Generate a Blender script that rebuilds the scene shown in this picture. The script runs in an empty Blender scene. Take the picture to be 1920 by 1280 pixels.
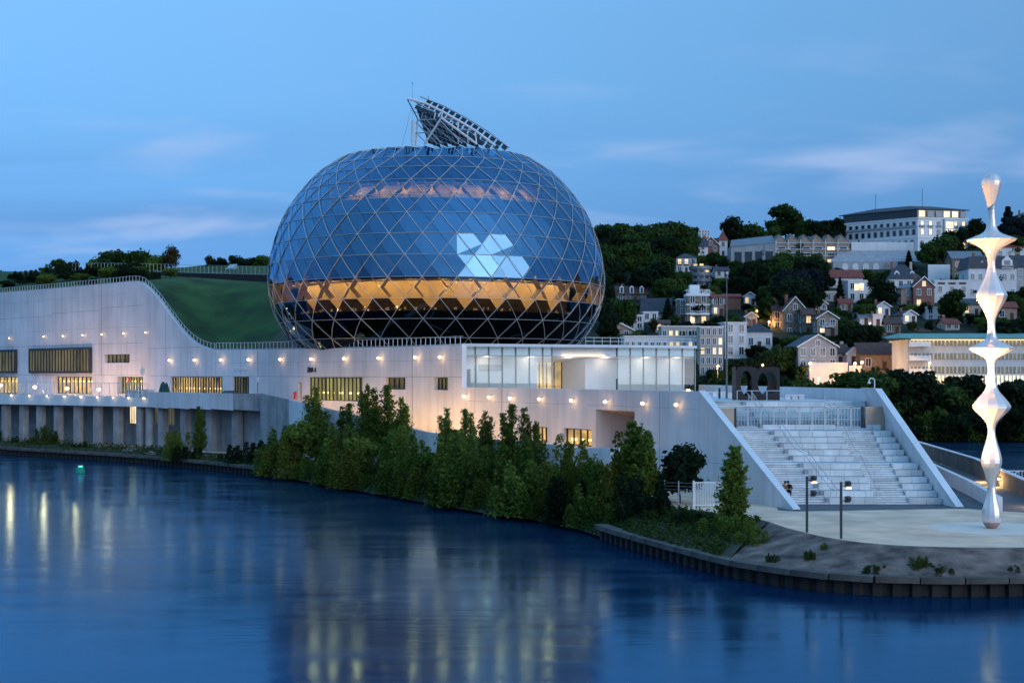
import bpy, bmesh, math, random
import numpy as np
from math import sin, cos, pi, radians as R
from mathutils import Vector, Matrix

# ------------------------------------------------------------------ camera, sky, sun, exposure
S = bpy.context.scene
H, F = 13.4, 2660.0            # eye height above the river (m), focal length in photo pixels
cam = bpy.data.cameras.new('camera'); camo = bpy.data.objects.new('camera', cam)
S.collection.objects.link(camo); S.camera = camo
camo.location = (0, 0, H); camo.rotation_euler = (R(90), 0, 0)
cam.sensor_width = 36; cam.lens = F / 1920 * 36; cam.shift_y = 60 / 1920
cam.clip_start = 0.5; cam.clip_end = 9000

W = bpy.data.worlds.new('World'); S.world = W; W.use_nodes = True
wn, wl = W.node_tree.nodes, W.node_tree.links
wn.clear()
SUN_EL, SUN_AZ = 12.0, 141.0      # low sun, to the right and a little behind the camera (azimuth clockwise from +Y)
sky = wn.new('ShaderNodeTexSky'); sky.sky_type = 'NISHITA'; sky.sun_disc = False
sky.sun_elevation = R(SUN_EL); sky.sun_rotation = R(SUN_AZ)
sky.air_density = 1.0; sky.dust_density = 0.5; sky.ozone_density = 4.0
tc = wn.new('ShaderNodeTexCoord')
sep = wn.new('ShaderNodeSeparateXYZ'); wl.new(tc.outputs['Generated'], sep.inputs[0])
# dusk grading of the sky by height (the same all the way round): lifts the upper sky to the blue hour
grd = wn.new('ShaderNodeValToRGB'); GR = [(0, (0.295, 0.702, 2.052)), (3, (0.385, 0.683, 1.497)), (6, (0.604, 0.899, 1.42)), (10, (1.054, 1.355, 1.643)), (14, (1.522, 1.804, 1.934)), (30, (3.624, 3.91, 3.534)), (60, (6.284, 7.071, 6.27)), (90, (5.111, 6.467, 6.203))]
while len(grd.color_ramp.elements) < len(GR): grd.color_ramp.elements.new(0.5)
for el_, (e_, c_) in zip(grd.color_ramp.elements, GR): el_.position = sin(R(e_)); el_.color = (*[v / 12 for v in c_], 1)
wl.new(sep.outputs[2], grd.inputs[0])
gsc = wn.new('ShaderNodeVectorMath'); gsc.operation = 'SCALE'; gsc.inputs[3].default_value = 12.0; wl.new(grd.outputs[0], gsc.inputs[0])
tint = wn.new('ShaderNodeMix'); tint.data_type = 'RGBA'; tint.blend_type = 'MULTIPLY'
tint.inputs[0].default_value = 1.0
wl.new(sky.outputs[0], tint.inputs[6]); wl.new(gsc.outputs[0], tint.inputs[7])
def wmath(op, a, b=None, c=None):
    n = wn.new('ShaderNodeMath'); n.operation = op
    for i, v in enumerate((a, b, c)):
        if v is None: continue
        if isinstance(v, (int, float)): n.inputs[i].default_value = v
        else: wl.new(v, n.inputs[i])
    return n.outputs[0]
# soft stretched evening clouds, low over the horizon all the way round
den = wmath('ADD', sep.outputs[2], 0.16)
cx = wmath('DIVIDE', sep.outputs[0], den); cy = wmath('DIVIDE', sep.outputs[1], den)
cmb = wn.new('ShaderNodeCombineXYZ'); wl.new(cx, cmb.inputs[0]); wl.new(cy, cmb.inputs[1])
nz = wn.new('ShaderNodeTexNoise'); nz.inputs['Scale'].default_value = 1.7; nz.inputs['Detail'].default_value = 3.5
nz.inputs['Roughness'].default_value = 0.5; nz.inputs['Distortion'].default_value = 0.25
mpw = wn.new('ShaderNodeMapping'); mpw.inputs['Scale'].default_value = (0.9, 1.25, 1); mpw.inputs['Location'].default_value = (3.1, 1.7, 0)
wl.new(cmb.outputs[0], mpw.inputs[0]); wl.new(mpw.outputs[0], nz.inputs[0])
msk = wn.new('ShaderNodeMapRange'); msk.interpolation_type = 'SMOOTHSTEP'
msk.inputs[1].default_value = 0.50; msk.inputs[2].default_value = 0.74
wl.new(nz.outputs[0], msk.inputs[0])
band = wn.new('ShaderNodeMapRange'); band.interpolation_type = 'SMOOTHSTEP'
band.inputs[1].default_value = 0.27; band.inputs[2].default_value = 0.12
wl.new(sep.outputs[2], band.inputs[0])
cf = wmath('MULTIPLY', msk.outputs[0], band.outputs[0]); cf = wmath('MULTIPLY', cf, 0.62)
cl = wn.new('ShaderNodeMix'); cl.data_type = 'RGBA'; cl.inputs[7].default_value = (4.7, 6.0, 9.0, 1)
wl.new(cf, cl.inputs[0]); wl.new(tint.outputs[2], cl.inputs[6])
# a thin grey-blue cloud bank low in the sky, under the puffs
nb2 = wn.new('ShaderNodeTexNoise'); nb2.inputs['Scale'].default_value = 0.8; nb2.inputs['Detail'].default_value = 4
mp3 = wn.new('ShaderNodeMapping'); mp3.inputs['Scale'].default_value = (0.45, 2.6, 1); mp3.inputs['Location'].default_value = (7.3, 4.1, 0)
wl.new(cmb.outputs[0], mp3.inputs[0]); wl.new(mp3.outputs[0], nb2.inputs[0])
mk2 = wn.new('ShaderNodeMapRange'); mk2.interpolation_type = 'SMOOTHSTEP'; mk2.inputs[1].default_value = 0.42; mk2.inputs[2].default_value = 0.66; wl.new(nb2.outputs[0], mk2.inputs[0])
bd2 = wn.new('ShaderNodeMapRange'); bd2.interpolation_type = 'SMOOTHSTEP'; bd2.inputs[1].default_value = 0.20; bd2.inputs[2].default_value = 0.10; wl.new(sep.outputs[2], bd2.inputs[0])
cf2 = wmath('MULTIPLY', mk2.outputs[0], bd2.outputs[0]); cf2 = wmath('MULTIPLY', cf2, 0.7)
cl0 = wn.new('ShaderNodeMix'); cl0.data_type = 'RGBA'; cl0.inputs[7].default_value = (1.4, 3.4, 7.1, 1)
wl.new(cf2, cl0.inputs[0]); wl.new(tint.outputs[2], cl0.inputs[6]); wl.new(cl0.outputs[2], cl.inputs[6])
bg = wn.new('ShaderNodeBackground'); bg.inputs[1].default_value = 0.10
wo = wn.new('ShaderNodeOutputWorld'); wl.new(cl.outputs[2], bg.inputs[0]); wl.new(bg.outputs[0], wo.inputs[0])

sun = bpy.data.lights.new('sun', 'SUN'); suno = bpy.data.objects.new('sun', sun); S.collection.objects.link(suno)
sun.energy = 0.9; sun.angle = R(46); sun.color = (1.0, 0.88, 0.84)
suno.rotation_euler = (R(90 - 8), 0, R(180 - SUN_AZ))      # soft afterglow low over the right bank, behind the camera
S.view_settings.view_transform = 'Standard'; S.view_settings.look = 'None'
S.view_settings.exposure = 0.0; S.view_settings.gamma = 1.0; S.view_settings.use_curve_mapping = False
S.cycles.use_denoising = True; S.cycles.max_bounces = 7; S.cycles.transparent_max_bounces = 12
S.cycles.caustics_reflective = False; S.cycles.caustics_refractive = False
S.cycles.sample_clamp_indirect = 4.0; S.cycles.use_adaptive_sampling = True

# ------------------------------------------------------------------ helpers
C = S.collection
rnd = random.Random(7)
def PX(px, D): return (px - 960) / F * D
def PZ(py, D): return H + (700 - py) * D / F
def P(px, py, D): return Vector((PX(px, D), D, PZ(py, D)))

class MB:
    def __init__(s): s.v = []; s.f = []; s.m = []; s.cur = 0
    def add(s, vs, fs):
        o = len(s.v); s.v += [tuple(v) for v in vs]
        for f in fs: s.f.append(tuple(i + o for i in f)); s.m.append(s.cur)
        return s
    def poly(s, *pts): return s.add(pts, [tuple(range(len(pts)))])
    def box(s, x, y, z, sx, sy, sz, rz=0.0):      # centre x,y ; z = bottom
        c, n = cos(rz), sin(rz); vs = []
        for dz in (0, sz):
            for dx, dy in ((-1, -1), (1, -1), (1, 1), (-1, 1)):
                a, b = dx * sx / 2, dy * sy / 2
                vs.append((x + a * c - b * n, y + a * n + b * c, z + dz))
        return s.add(vs, [(3, 2, 1, 0), (4, 5, 6, 7), (0, 1, 5, 4), (1, 2, 6, 5), (2, 3, 7, 6), (3, 0, 4, 7)])
    def ext(s, pts, vec):                          # extrude a polygon by a vector
        n = len(pts); vec = Vector(vec); a = [Vector(p) for p in pts]
        fs = [tuple(range(n))[::-1], tuple(range(n, 2 * n))]
        fs += [(i, (i + 1) % n, n + (i + 1) % n, n + i) for i in range(n)]
        return s.add(a + [p + vec for p in a], fs)
    def tube(s, p0, p1, r, n=6, r1=None):
        p0, p1 = Vector(p0), Vector(p1); d = p1 - p0
        if d.length < 1e-6: return s
        q = d.to_track_quat('Z', 'Y'); r1 = r if r1 is None else r1; vs = []
        for p, rr in ((p0, r), (p1, r1)):
            for i in range(n):
                vs.append(p + q @ Vector((cos(2 * pi * i / n) * rr, sin(2 * pi * i / n) * rr, 0)))
        return s.add(vs, [(i, (i + 1) % n, n + (i + 1) % n, n + i) for i in range(n)] + [tuple(range(n))[::-1], tuple(range(n, 2 * n))])
    def path(s, pts, r, n=6):
        for a, b in zip(pts, pts[1:]): s.tube(a, b, r, n)
        return s
    def lathe(s, prof, n=16, c=(0, 0, 0), a0=0.0):
        vs = []
        for r, z in prof:
            for i in range(n):
                a = a0 + 2 * pi * i / n; vs.append((c[0] + r * cos(a), c[1] + r * sin(a), c[2] + z))
        fs = []
        for k in range(len(prof) - 1):
            for i in range(n):
                j = (i + 1) % n; fs.append((k * n + i, k * n + j, (k + 1) * n + j, (k + 1) * n + i))
        fs += [tuple(range(n))[::-1], tuple(range((len(prof) - 1) * n, len(prof) * n))]
        return s.add(vs, fs)
    def mesh(s, name, mats, smooth=False):
        me = bpy.data.meshes.new(name); me.from_pydata(s.v, [], s.f)
        for m in (mats if isinstance(mats, (list, tuple)) else [mats]): me.materials.append(M[m] if isinstance(m, str) else m)
        if any(s.m): me.polygons.foreach_set('material_index', s.m)
        if smooth: me.polygons.foreach_set('use_smooth', [True] * len(me.polygons))
        me.update(); return me

def obj(name, mb, mats, parent=None, smooth=False, **props):
    """mesh object; coordinates are world, or local to the parent when local=True"""
    local = props.pop('local', False)
    me = mb if isinstance(mb, bpy.types.Mesh) else mb.mesh(name, mats, smooth)
    o = bpy.data.objects.new(name, me); C.objects.link(o)
    if parent is not None:
        o.parent = parent
        if not local:
            off = Vector((0, 0, 0)); p = parent
            while p is not None: off += p.location; p = p.parent
            o.location = -off
    for k, v in props.items(): o[k] = v
    return o
def tag(o, label, cat, group=None):
    o['label'] = label; o['category'] = cat
    if group: o['group'] = group
    return o
def thing(name, label, cat, loc=(0, 0, 0), rz=0.0, group=None):
    o = bpy.data.objects.new(name, None); C.objects.link(o); o.location = loc; o.rotation_euler = (0, 0, rz)
    o.empty_display_size = 0.5
    return tag(o, label, cat, group)
def struct(name, mb, mats, smooth=False):
    o = obj(name, mb, mats, None, smooth); o['kind'] = 'structure'; return o
def lamp(parent, loc, energy, col=(1.0, 0.66, 0.32), r=0.15, kind='POINT', rot=None, size=None, spot=None):
    l = bpy.data.lights.new('lamp_light', kind); l.energy = energy; l.color = col
    if kind in ('POINT', 'SPOT'): l.shadow_soft_size = r
    if kind == 'AREA': l.shape = 'RECTANGLE'; l.size, l.size_y = size
    if kind == 'SPOT': l.spot_size = spot; l.spot_blend = 0.6
    o = bpy.data.objects.new('lamp_light', l); C.objects.link(o)
    if parent is not None:
        o.parent = parent; loc = Vector(loc) - Vector(parent.location)
    o.location = loc
    if rot is not None: o.rotation_euler = rot
    return o
_ORD = ['first', 'second', 'third', 'fourth', 'fifth', 'sixth', 'seventh', 'eighth', 'ninth', 'tenth', 'eleventh', 'twelfth', 'thirteenth', 'fourteenth', 'fifteenth', 'sixteenth', 'seventeenth', 'eighteenth', 'nineteenth']
_TEN = ['', '', 'twenty', 'thirty', 'forty', 'fifty', 'sixty', 'seventy', 'eighty', 'ninety']
def ordinal(i):
    n = i + 1
    if n < 20: return _ORD[i]
    return (_TEN[n // 10][:-1] + 'ieth') if n % 10 == 0 else _TEN[n // 10] + '-' + _ORD[n % 10 - 1]

# ------------------------------------------------------------------ materials
M = {}
def mat(name, col, rough=0.7, var=0.12, scale=1.0, bump=0.0, metal=0.0, col2=None, streak=0.0, spec=0.4, stretch=(1, 1, 1), detail=5.0, obj_rand=0.0):
    m = bpy.data.materials.new(name); m.use_nodes = True; nt = m.node_tree; N, L = nt.nodes, nt.links
    b = N['Principled BSDF']; b.inputs['Roughness'].default_value = rough; b.inputs['Metallic'].default_value = metal
    b.inputs['Specular IOR Level'].default_value = spec
    t = N.new('ShaderNodeTexCoord'); mp = N.new('ShaderNodeMapping'); mp.inputs['Scale'].default_value = stretch
    L.new(t.outputs['Object'], mp.inputs[0])
    n = N.new('ShaderNodeTexNoise'); n.inputs['Scale'].default_value = scale; n.inputs['Detail'].default_value = detail
    L.new(mp.outputs[0], n.inputs[0])
    cr = N.new('ShaderNodeValToRGB'); cr.color_ramp.elements[0].position = 0.3; cr.color_ramp.elements[1].position = 0.72
    a = [max(0, c * (1 - var)) for c in col]; d = list(col2) if col2 else [min(1, c * (1 + var)) for c in col]
    cr.color_ramp.elements[0].color = (*a, 1); cr.color_ramp.elements[1].color = (*d, 1)
    L.new(n.outputs[0], cr.inputs[0]); out = cr.outputs[0]
    if streak:                                     # rain streaks running down the face
        mp2 = N.new('ShaderNodeMapping'); mp2.inputs['Scale'].default_value = (1.1, 1.1, 0.05)
        L.new(t.outputs['Object'], mp2.inputs[0])
        n2 = N.new('ShaderNodeTexNoise'); n2.inputs['Scale'].default_value = 1.0; n2.inputs['Detail'].default_value = 6
        L.new(mp2.outputs[0], n2.inputs[0])
        mr = N.new('ShaderNodeMapRange'); mr.inputs[1].default_value = 0.42; mr.inputs[2].default_value = 0.75
        mr.inputs[3].default_value = 1.0; mr.inputs[4].default_value = 1.0 - streak
        L.new(n2.outputs[0], mr.inputs[0])
        mx = N.new('ShaderNodeMix'); mx.data_type = 'RGBA'; mx.blend_type = 'MULTIPLY'; mx.inputs[0].default_value = 1
        L.new(out, mx.inputs[6]); L.new(mr.outputs[0], mx.inputs[7]); out = mx.outputs[2]
    if obj_rand:
        oi = N.new('ShaderNodeObjectInfo'); mr = N.new('ShaderNodeMapRange')
        mr.inputs[3].default_value = 1 - obj_rand; mr.inputs[4].default_value = 1 + obj_rand
        L.new(oi.outputs['Random'], mr.inputs[0])
        mx = N.new('ShaderNodeMix'); mx.data_type = 'RGBA'; mx.blend_type = 'MULTIPLY'; mx.inputs[0].default_value = 1
        L.new(out, mx.inputs[6]); L.new(mr.outputs[0], mx.inputs[7]); out = mx.outputs[2]
    L.new(out, b.inputs['Base Color'])
    if bump:
        bp = N.new('ShaderNodeBump'); bp.inputs['Strength'].default_value = bump; bp.inputs['Distance'].default_value = 0.05
        L.new(n.outputs[0], bp.inputs['Height']); L.new(bp.outputs[0], b.inputs['Normal'])
    M[name] = m; return m
def emis(name, col, strength, var=0.0, scale=1.0, dark=(0.02, 0.02, 0.02), stretch=(1, 1, 1)):
    m = bpy.data.materials.new(name); m.use_nodes = True; nt = m.node_tree; N, L = nt.nodes, nt.links
    b = N['Principled BSDF']; b.inputs['Base Color'].default_value = (*[c * 0.5 for c in col], 1); b.inputs['Roughness'].default_value = 0.15
    b.inputs['Emission Color'].default_value = (*col, 1); b.inputs['Emission Strength'].default_value = strength
    if var:                                        # uneven glow painted into the pane in place of a lit room
        t = N.new('ShaderNodeTexCoord'); mp = N.new('ShaderNodeMapping'); mp.inputs['Scale'].default_value = stretch
        L.new(t.outputs['Object'], mp.inputs[0])
        n = N.new('ShaderNodeTexNoise'); n.inputs['Scale'].default_value = scale; n.inputs['Detail'].default_value = 4
        L.new(mp.outputs[0], n.inputs[0])
        cr = N.new('ShaderNodeValToRGB'); cr.color_ramp.elements[0].position = 0.5 - var / 2; cr.color_ramp.elements[1].position = 0.5 + var / 2
        cr.color_ramp.elements[0].color = (*dark, 1); cr.color_ramp.elements[1].color = (*col, 1)
        L.new(n.outputs[0], cr.inputs[0]); L.new(cr.outputs[0], b.inputs['Emission Color'])
    M[name] = m; return m
def glassy(name, tint, refl, rough=0.0, body=None, bodyfac=0.0, gcol=(0.9, 0.95, 1)):
    """coated glazing: see-through pane whose coating mirrors part of the light at every angle"""
    m = bpy.data.materials.new(name); m.use_nodes = True; nt = m.node_tree; N, L = nt.nodes, nt.links
    N.remove(N['Principled BSDF']); out = N['Material Output']
    tr = N.new('ShaderNodeBsdfTransparent'); tr.inputs[0].default_value = (*tint, 1)
    gl = N.new('ShaderNodeBsdfGlossy'); gl.inputs['Roughness'].default_value = rough
    gl.inputs['Color'].default_value = (*gcol, 1)
    lw = N.new('ShaderNodeFresnel'); lw.inputs[0].default_value = 1.5
    mr = N.new('ShaderNodeMapRange'); mr.inputs[1].default_value = 0.04; mr.inputs[3].default_value = refl; mr.inputs[4].default_value = 1.0
    L.new(lw.outputs[0], mr.inputs[0])
    mx = N.new('ShaderNodeMixShader'); L.new(mr.outputs[0], mx.inputs[0])
    base = tr.outputs[0]
    if bodyfac:
        df = N.new('ShaderNodeBsdfDiffuse'); df.inputs[0].default_value = (*body, 1)
        m2 = N.new('ShaderNodeMixShader'); m2.inputs[0].default_value = bodyfac
        L.new(tr.outputs[0], m2.inputs[1]); L.new(df.outputs[0], m2.inputs[2]); base = m2.outputs[0]
    L.new(base, mx.inputs[1]); L.new(gl.outputs[0], mx.inputs[2]); L.new(mx.outputs[0], out.inputs[0])
    M[name] = m; return m
def leafmat(name, c1, c2, trans=0.35):
    m = bpy.data.materials.new(name); m.use_nodes = True; nt = m.node_tree; N, L = nt.nodes, nt.links
    N.remove(N['Principled BSDF']); out = N['Material Output']
    g = N.new('ShaderNodeNewGeometry'); oi = N.new('ShaderNodeObjectInfo')
    t = N.new('ShaderNodeTexCoord'); n = N.new('ShaderNodeTexNoise'); n.inputs['Scale'].default_value = 0.55; n.inputs['Detail'].default_value = 3
    L.new(t.outputs['Object'], n.inputs[0])
    ad = N.new('ShaderNodeMath'); ad.operation = 'ADD'
    m1 = N.new('ShaderNodeMath'); m1.operation = 'MULTIPLY'; m1.inputs[1].default_value = 0.4
    L.new(g.outputs['Random Per Island'], m1.inputs[0]); L.new(m1.outputs[0], ad.inputs[0])
    m2 = N.new('ShaderNodeMath'); m2.operation = 'MULTIPLY_ADD'; m2.inputs[1].default_value = 0.35; 
    L.new(oi.outputs['Random'], m2.inputs[0]); L.new(n.outputs[0], m2.inputs[2]); 
    L.new(m2.outputs[0], ad.inputs[1])
    cr = N.new('ShaderNodeValToRGB'); cr.color_ramp.elements[0].position = 0.45; cr.color_ramp.elements[1].position = 1.15 if False else 1.0
    cr.color_ramp.elements[0].color = (*c1, 1); cr.color_ramp.elements[1].color = (*c2, 1)
    L.new(ad.outputs[0], cr.inputs[0])
    df = N.new('ShaderNodeBsdfDiffuse'); tl = N.new('ShaderNodeBsdfTranslucent')
    L.new(cr.outputs[0], df.inputs[0]); L.new(cr.outputs[0], tl.inputs[0])
    mx = N.new('ShaderNodeMixShader'); mx.inputs[0].default_value = trans
    L.new(df.outputs[0], mx.inputs[1]); L.new(tl.outputs[0], mx.inputs[2]); L.new(mx.outputs[0], out.inputs[0])
    M[name] = m; return m

mat('concrete', (0.80, 0.745, 0.745), 0.75, 0.13, 0.16, 0.05, streak=0.16)
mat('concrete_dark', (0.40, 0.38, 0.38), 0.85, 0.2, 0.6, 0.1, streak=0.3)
mat('concrete_white', (0.74, 0.74, 0.75), 0.6, 0.05, 0.3, streak=0.06)
mat('wall_brown', (0.17, 0.14, 0.125), 0.85, 0.25, 0.6, 0.2, streak=0.3)
mat('joint', (0.22, 0.21, 0.22), 0.9)
mat('stair_stone', (0.72, 0.71, 0.70), 0.7, 0.10, 0.8, 0.05, streak=0.16, obj_rand=0.12)
mat('asphalt', (0.11, 0.115, 0.125), 0.8, 0.2, 0.9, 0.1)
mat('sand', (0.80, 0.56, 0.39), 0.95, 0.22, 0.35, 0.2, detail=9)
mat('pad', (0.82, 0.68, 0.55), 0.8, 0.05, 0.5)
mat('revetment', (0.10, 0.075, 0.066), 0.95, 0.5, 0.8, 0.7, col2=(0.27, 0.20, 0.165), detail=15)
mat('soil', (0.045, 0.045, 0.03), 1.0, 0.4, 0.5, 0.5, detail=8)
mat('coping', (0.10, 0.088, 0.078), 0.9, 0.35, 1.2, 0.4, detail=8, obj_rand=0.15)
mat('pile', (0.020, 0.018, 0.017), 0.8, 0.4, 1.5, 0.4, obj_rand=0.25)
mat('rubble', (0.24, 0.225, 0.215), 0.95, 0.3, 2.0, 0.3, obj_rand=0.2)
mat('metal_grey', (0.50, 0.51, 0.53), 0.4, 0.06, 2, metal=0.6)
mat('steel_white', (0.74, 0.75, 0.78), 0.4, 0.04, 2)
mat('steel_rib', (0.58, 0.57, 0.56), 0.45, 0.05, 1, metal=0.2)
mat('dark_metal', (0.045, 0.05, 0.055), 0.45, 0.15, 2, metal=0.3)
mat('frame_dark', (0.035, 0.04, 0.05), 0.4, 0.1, 1)
mat('copper_panel', (0.50, 0.36, 0.26), 0.35, 0.12, 0.7, metal=0.6)
mat('corten', (0.020, 0.013, 0.014), 0.6, 0.3, 0.8, 0.2)
mat('timber', (0.22, 0.16, 0.10), 0.6, 0.12, 0.5)
mat('deck_dark', (0.05, 0.05, 0.05), 0.9, 0.2, 0.5)
mat('wood_wall', (0.62, 0.45, 0.22), 0.6, 0.12, 0.6)
mat('dark_inside', (0.004, 0.005, 0.006), 0.9, 0.1)  # near-black colour stands in for the shade of the unlit timber interior
mat('gap_shade', (0.05, 0.055, 0.065), 0.9, 0.2)  # dark tone for the shadow gaps between the stair stones
mat('solar', (0.010, 0.013, 0.026), 0.45, 0.3, 1.0, spec=0.25)
mat('white', (0.78, 0.78, 0.79), 0.6, 0.04, 0.6)
mat('white_paint', (0.80, 0.80, 0.80), 0.5, 0.05, 0.5, streak=0.06)
mat('facade_white', (0.68, 0.67, 0.68), 0.7, 0.06, 0.4, streak=0.1)
mat('facade_cream', (0.48, 0.42, 0.35), 0.8, 0.08, 0.4, streak=0.12)
mat('facade_grey', (0.36, 0.37, 0.40), 0.8, 0.08, 0.4, streak=0.12)
mat('stone_brown', (0.17, 0.125, 0.10), 0.9, 0.4, 1.6, 0.4, col2=(0.34, 0.27, 0.21), detail=8)
mat('brick', (0.26, 0.12, 0.085), 0.9, 0.25, 1.3, 0.2, detail=8)
mat('brick_pale', (0.33, 0.24, 0.19), 0.9, 0.25, 1.1, 0.2, detail=8)
mat('roof_red', (0.22, 0.062, 0.045), 0.85, 0.25, 1.0, 0.2)
mat('roof_brown', (0.10, 0.055, 0.045), 0.85, 0.25, 1.0, 0.2)
mat('roof_slate', (0.050, 0.054, 0.066), 0.6, 0.25, 1.0, 0.1)
mat('roof_zinc', (0.20, 0.22, 0.25), 0.45, 0.12, 0.6, metal=0.2)
mat('roof_copper', (0.13, 0.33, 0.28), 0.6, 0.12, 0.4)
mat('pane_dark', (0.02, 0.027, 0.035), 0.08, 0.3, 0.4, spec=0.8)
mat('shutter', (0.42, 0.43, 0.46), 0.7)
mat('grass', (0.022, 0.058, 0.014), 0.95, 0.35, 0.35, 0.4, detail=9)
mat('grass_roof', (0.022, 0.066, 0.015), 0.95, 0.5, 0.16, 0.6, col2=(0.050, 0.115, 0.022), detail=12)
mat('hill_soil', (0.016, 0.026, 0.012), 1.0, 0.4, 0.05, 0.3, detail=8)
mat('bark', (0.06, 0.045, 0.034), 0.95, 0.25, 2, 0.5)
mat('bark_pale', (0.18, 0.16, 0.14), 0.9, 0.25, 2)
mat('car_black', (0.012, 0.012, 0.014), 0.2, 0.05, 1, spec=0.7)
mat('tyre', (0.02, 0.02, 0.02), 0.9)
mat('cloth_green', (0.02, 0.07, 0.06), 0.85, 0.2, 2)
mat('red', (0.55, 0.03, 0.03), 0.5)
mat('buoy_green', (0.01, 0.28, 0.17), 0.5)
mat('skin', (0.46, 0.29, 0.21), 0.6)
mat('coat_tan', (0.36, 0.17, 0.09), 0.85)
mat('cloth_black', (0.012, 0.012, 0.015), 0.85)
mat('hair_dark', (0.02, 0.014, 0.01), 0.7)
mat('column_white', (0.88, 0.74, 0.68), 0.16, 0.02, 0.4, metal=0.45, spec=.6)
mat('column_rose', (0.42, 0.25, 0.22), 0.45, 0.05, 0.4)
emis('bulb', (1.0, 0.66, 0.30), 9)
emis('bulb_white', (1.0, 0.74, 0.42), 10)
emis('bulb_orange', (1.0, 0.52, 0.16), 14)
emis('win_warm', (1.0, 0.70, 0.30), 1.5, 0.5, 0.5, (0.35, 0.18, 0.05))
emis('win_pale', (1.0, 0.84, 0.55), 1.6, 0.4, 0.6, (0.5, 0.35, 0.16))
emis('win_room', (1.0, 0.64, 0.22), 0.95, 0.40, 0.55, (0.03, 0.03, 0.012), (1, 1, 0.7))
emis('win_green', (0.55, 0.52, 0.18), 0.55, 0.45, 0.5, (0.05, 0.055, 0.02), (1, 1, 0.5))
emis('win_dim', (0.30, 0.26, 0.12), 0.42, 0.4, 0.5, (0.02, 0.022, 0.02), (1, 1, 0.4))
emis('win_bar', (1.0, 0.72, 0.24), 2.6)
emis('cove', (1.0, 0.62, 0.26), 9.0)
emis('foyer_lamp', (1.0, 0.70, 0.34), 4.0)
emis('exit_green', (0.1, 0.9, 0.5), 2.0)
emis('buoy_lamp', (0.05, 0.9, 0.55), 1.6)
glassy('dome_glass', (0.36, 0.36, 0.33), 0.33, gcol=(0.30, 0.64, 1.0))
glassy('dome_glass_clear', (0.55, 0.54, 0.49), 0.29, gcol=(0.28, 0.63, 1.0))
glassy('dome_glass_foyer', (0.80, 0.76, 0.66), 0.12, gcol=(0.4, 0.7, 1.0))
glassy('dome_glass_dark', (0.04, 0.04, 0.04), 0.05, gcol=(0.5, 0.8, 1.0))
glassy('pav_glass', (0.86, 0.94, 0.93), 0.10)
glassy('rail_glass', (0.80, 0.90, 0.90), 0.06)
glassy('frost', (0.5, 0.7, 0.7), 0.12, 0.2, (0.42, 0.60, 0.60), 0.75)
leafmat('leaf_bank', (0.030, 0.060, 0.013), (0.16, 0.225, 0.045), .45)
leafmat('leaf_olive', (0.034, 0.050, 0.011), (0.17, 0.19, 0.036), .45)
leafmat('leaf_hill', (0.014, 0.032, 0.011), (0.065, 0.110, 0.030))
leafmat('leaf_dark', (0.008, 0.016, 0.010), (0.026, 0.044, 0.022))
leafmat('leaf_cedar', (0.010, 0.016, 0.020), (0.030, 0.042, 0.048))
leafmat('leaf_grass', (0.018, 0.034, 0.008), (0.06, 0.095, 0.026))
leafmat('leaf_russet', (0.035, 0.03, 0.012), (0.10, 0.075, 0.03))

# river: long-exposure water, smooth but with fine ripples that stretch reflections
wm = bpy.data.materials.new('water'); wm.use_nodes = True; N, L = wm.node_tree.nodes, wm.node_tree.links
b = N['Principled BSDF']; b.inputs['Base Color'].default_value = (0.004, 0.028, 0.075, 1); b.inputs['Roughness'].default_value = 0.13
b.inputs['IOR'].default_value = 1.33; b.inputs['Specular Tint'].default_value = (0.24, 0.66, 1.0, 1); b.inputs['Specular IOR Level'].default_value = 0.65
t = N.new('ShaderNodeTexCoord'); mp = N.new('ShaderNodeMapping'); mp.inputs['Scale'].default_value = (0.10, 0.30, 1); mp.inputs['Rotation'].default_value = (0, 0, 0.25)
L.new(t.outputs['Object'], mp.inputs[0])
n1 = N.new('ShaderNodeTexNoise'); n1.inputs['Scale'].default_value = 1.0; n1.inputs['Detail'].default_value = 5; n1.inputs['Distortion'].default_value = 0.4
L.new(mp.outputs[0], n1.inputs[0])
mp2 = N.new('ShaderNodeMapping'); mp2.inputs['Scale'].default_value = (0.7, 2.2, 1); L.new(t.outputs['Object'], mp2.inputs[0])
n2 = N.new('ShaderNodeTexNoise'); n2.inputs['Scale'].default_value = 1.0; n2.inputs['Detail'].default_value = 3
L.new(mp2.outputs[0], n2.inputs[0])
ml = N.new('ShaderNodeMath'); ml.operation = 'MULTIPLY_ADD'; ml.inputs[1].default_value = 0.025
L.new(n2.outputs[0], ml.inputs[0]); L.new(n1.outputs[0], ml.inputs[2])
bp = N.new('ShaderNodeBump'); bp.inputs['Strength'].default_value = 0.12; bp.inputs['Distance'].default_value = 0.25
L.new(ml.outputs[0], bp.inputs['Height']); L.new(bp.outputs[0], b.inputs['Normal'])
rr = N.new('ShaderNodeMapRange'); rr.inputs[1].default_value = 0.35; rr.inputs[2].default_value = 0.7; rr.inputs[3].default_value = 0.11; rr.inputs[4].default_value = 0.19
L.new(n1.outputs[0], rr.inputs[0]); L.new(rr.outputs[0], b.inputs['Roughness'])
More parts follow.
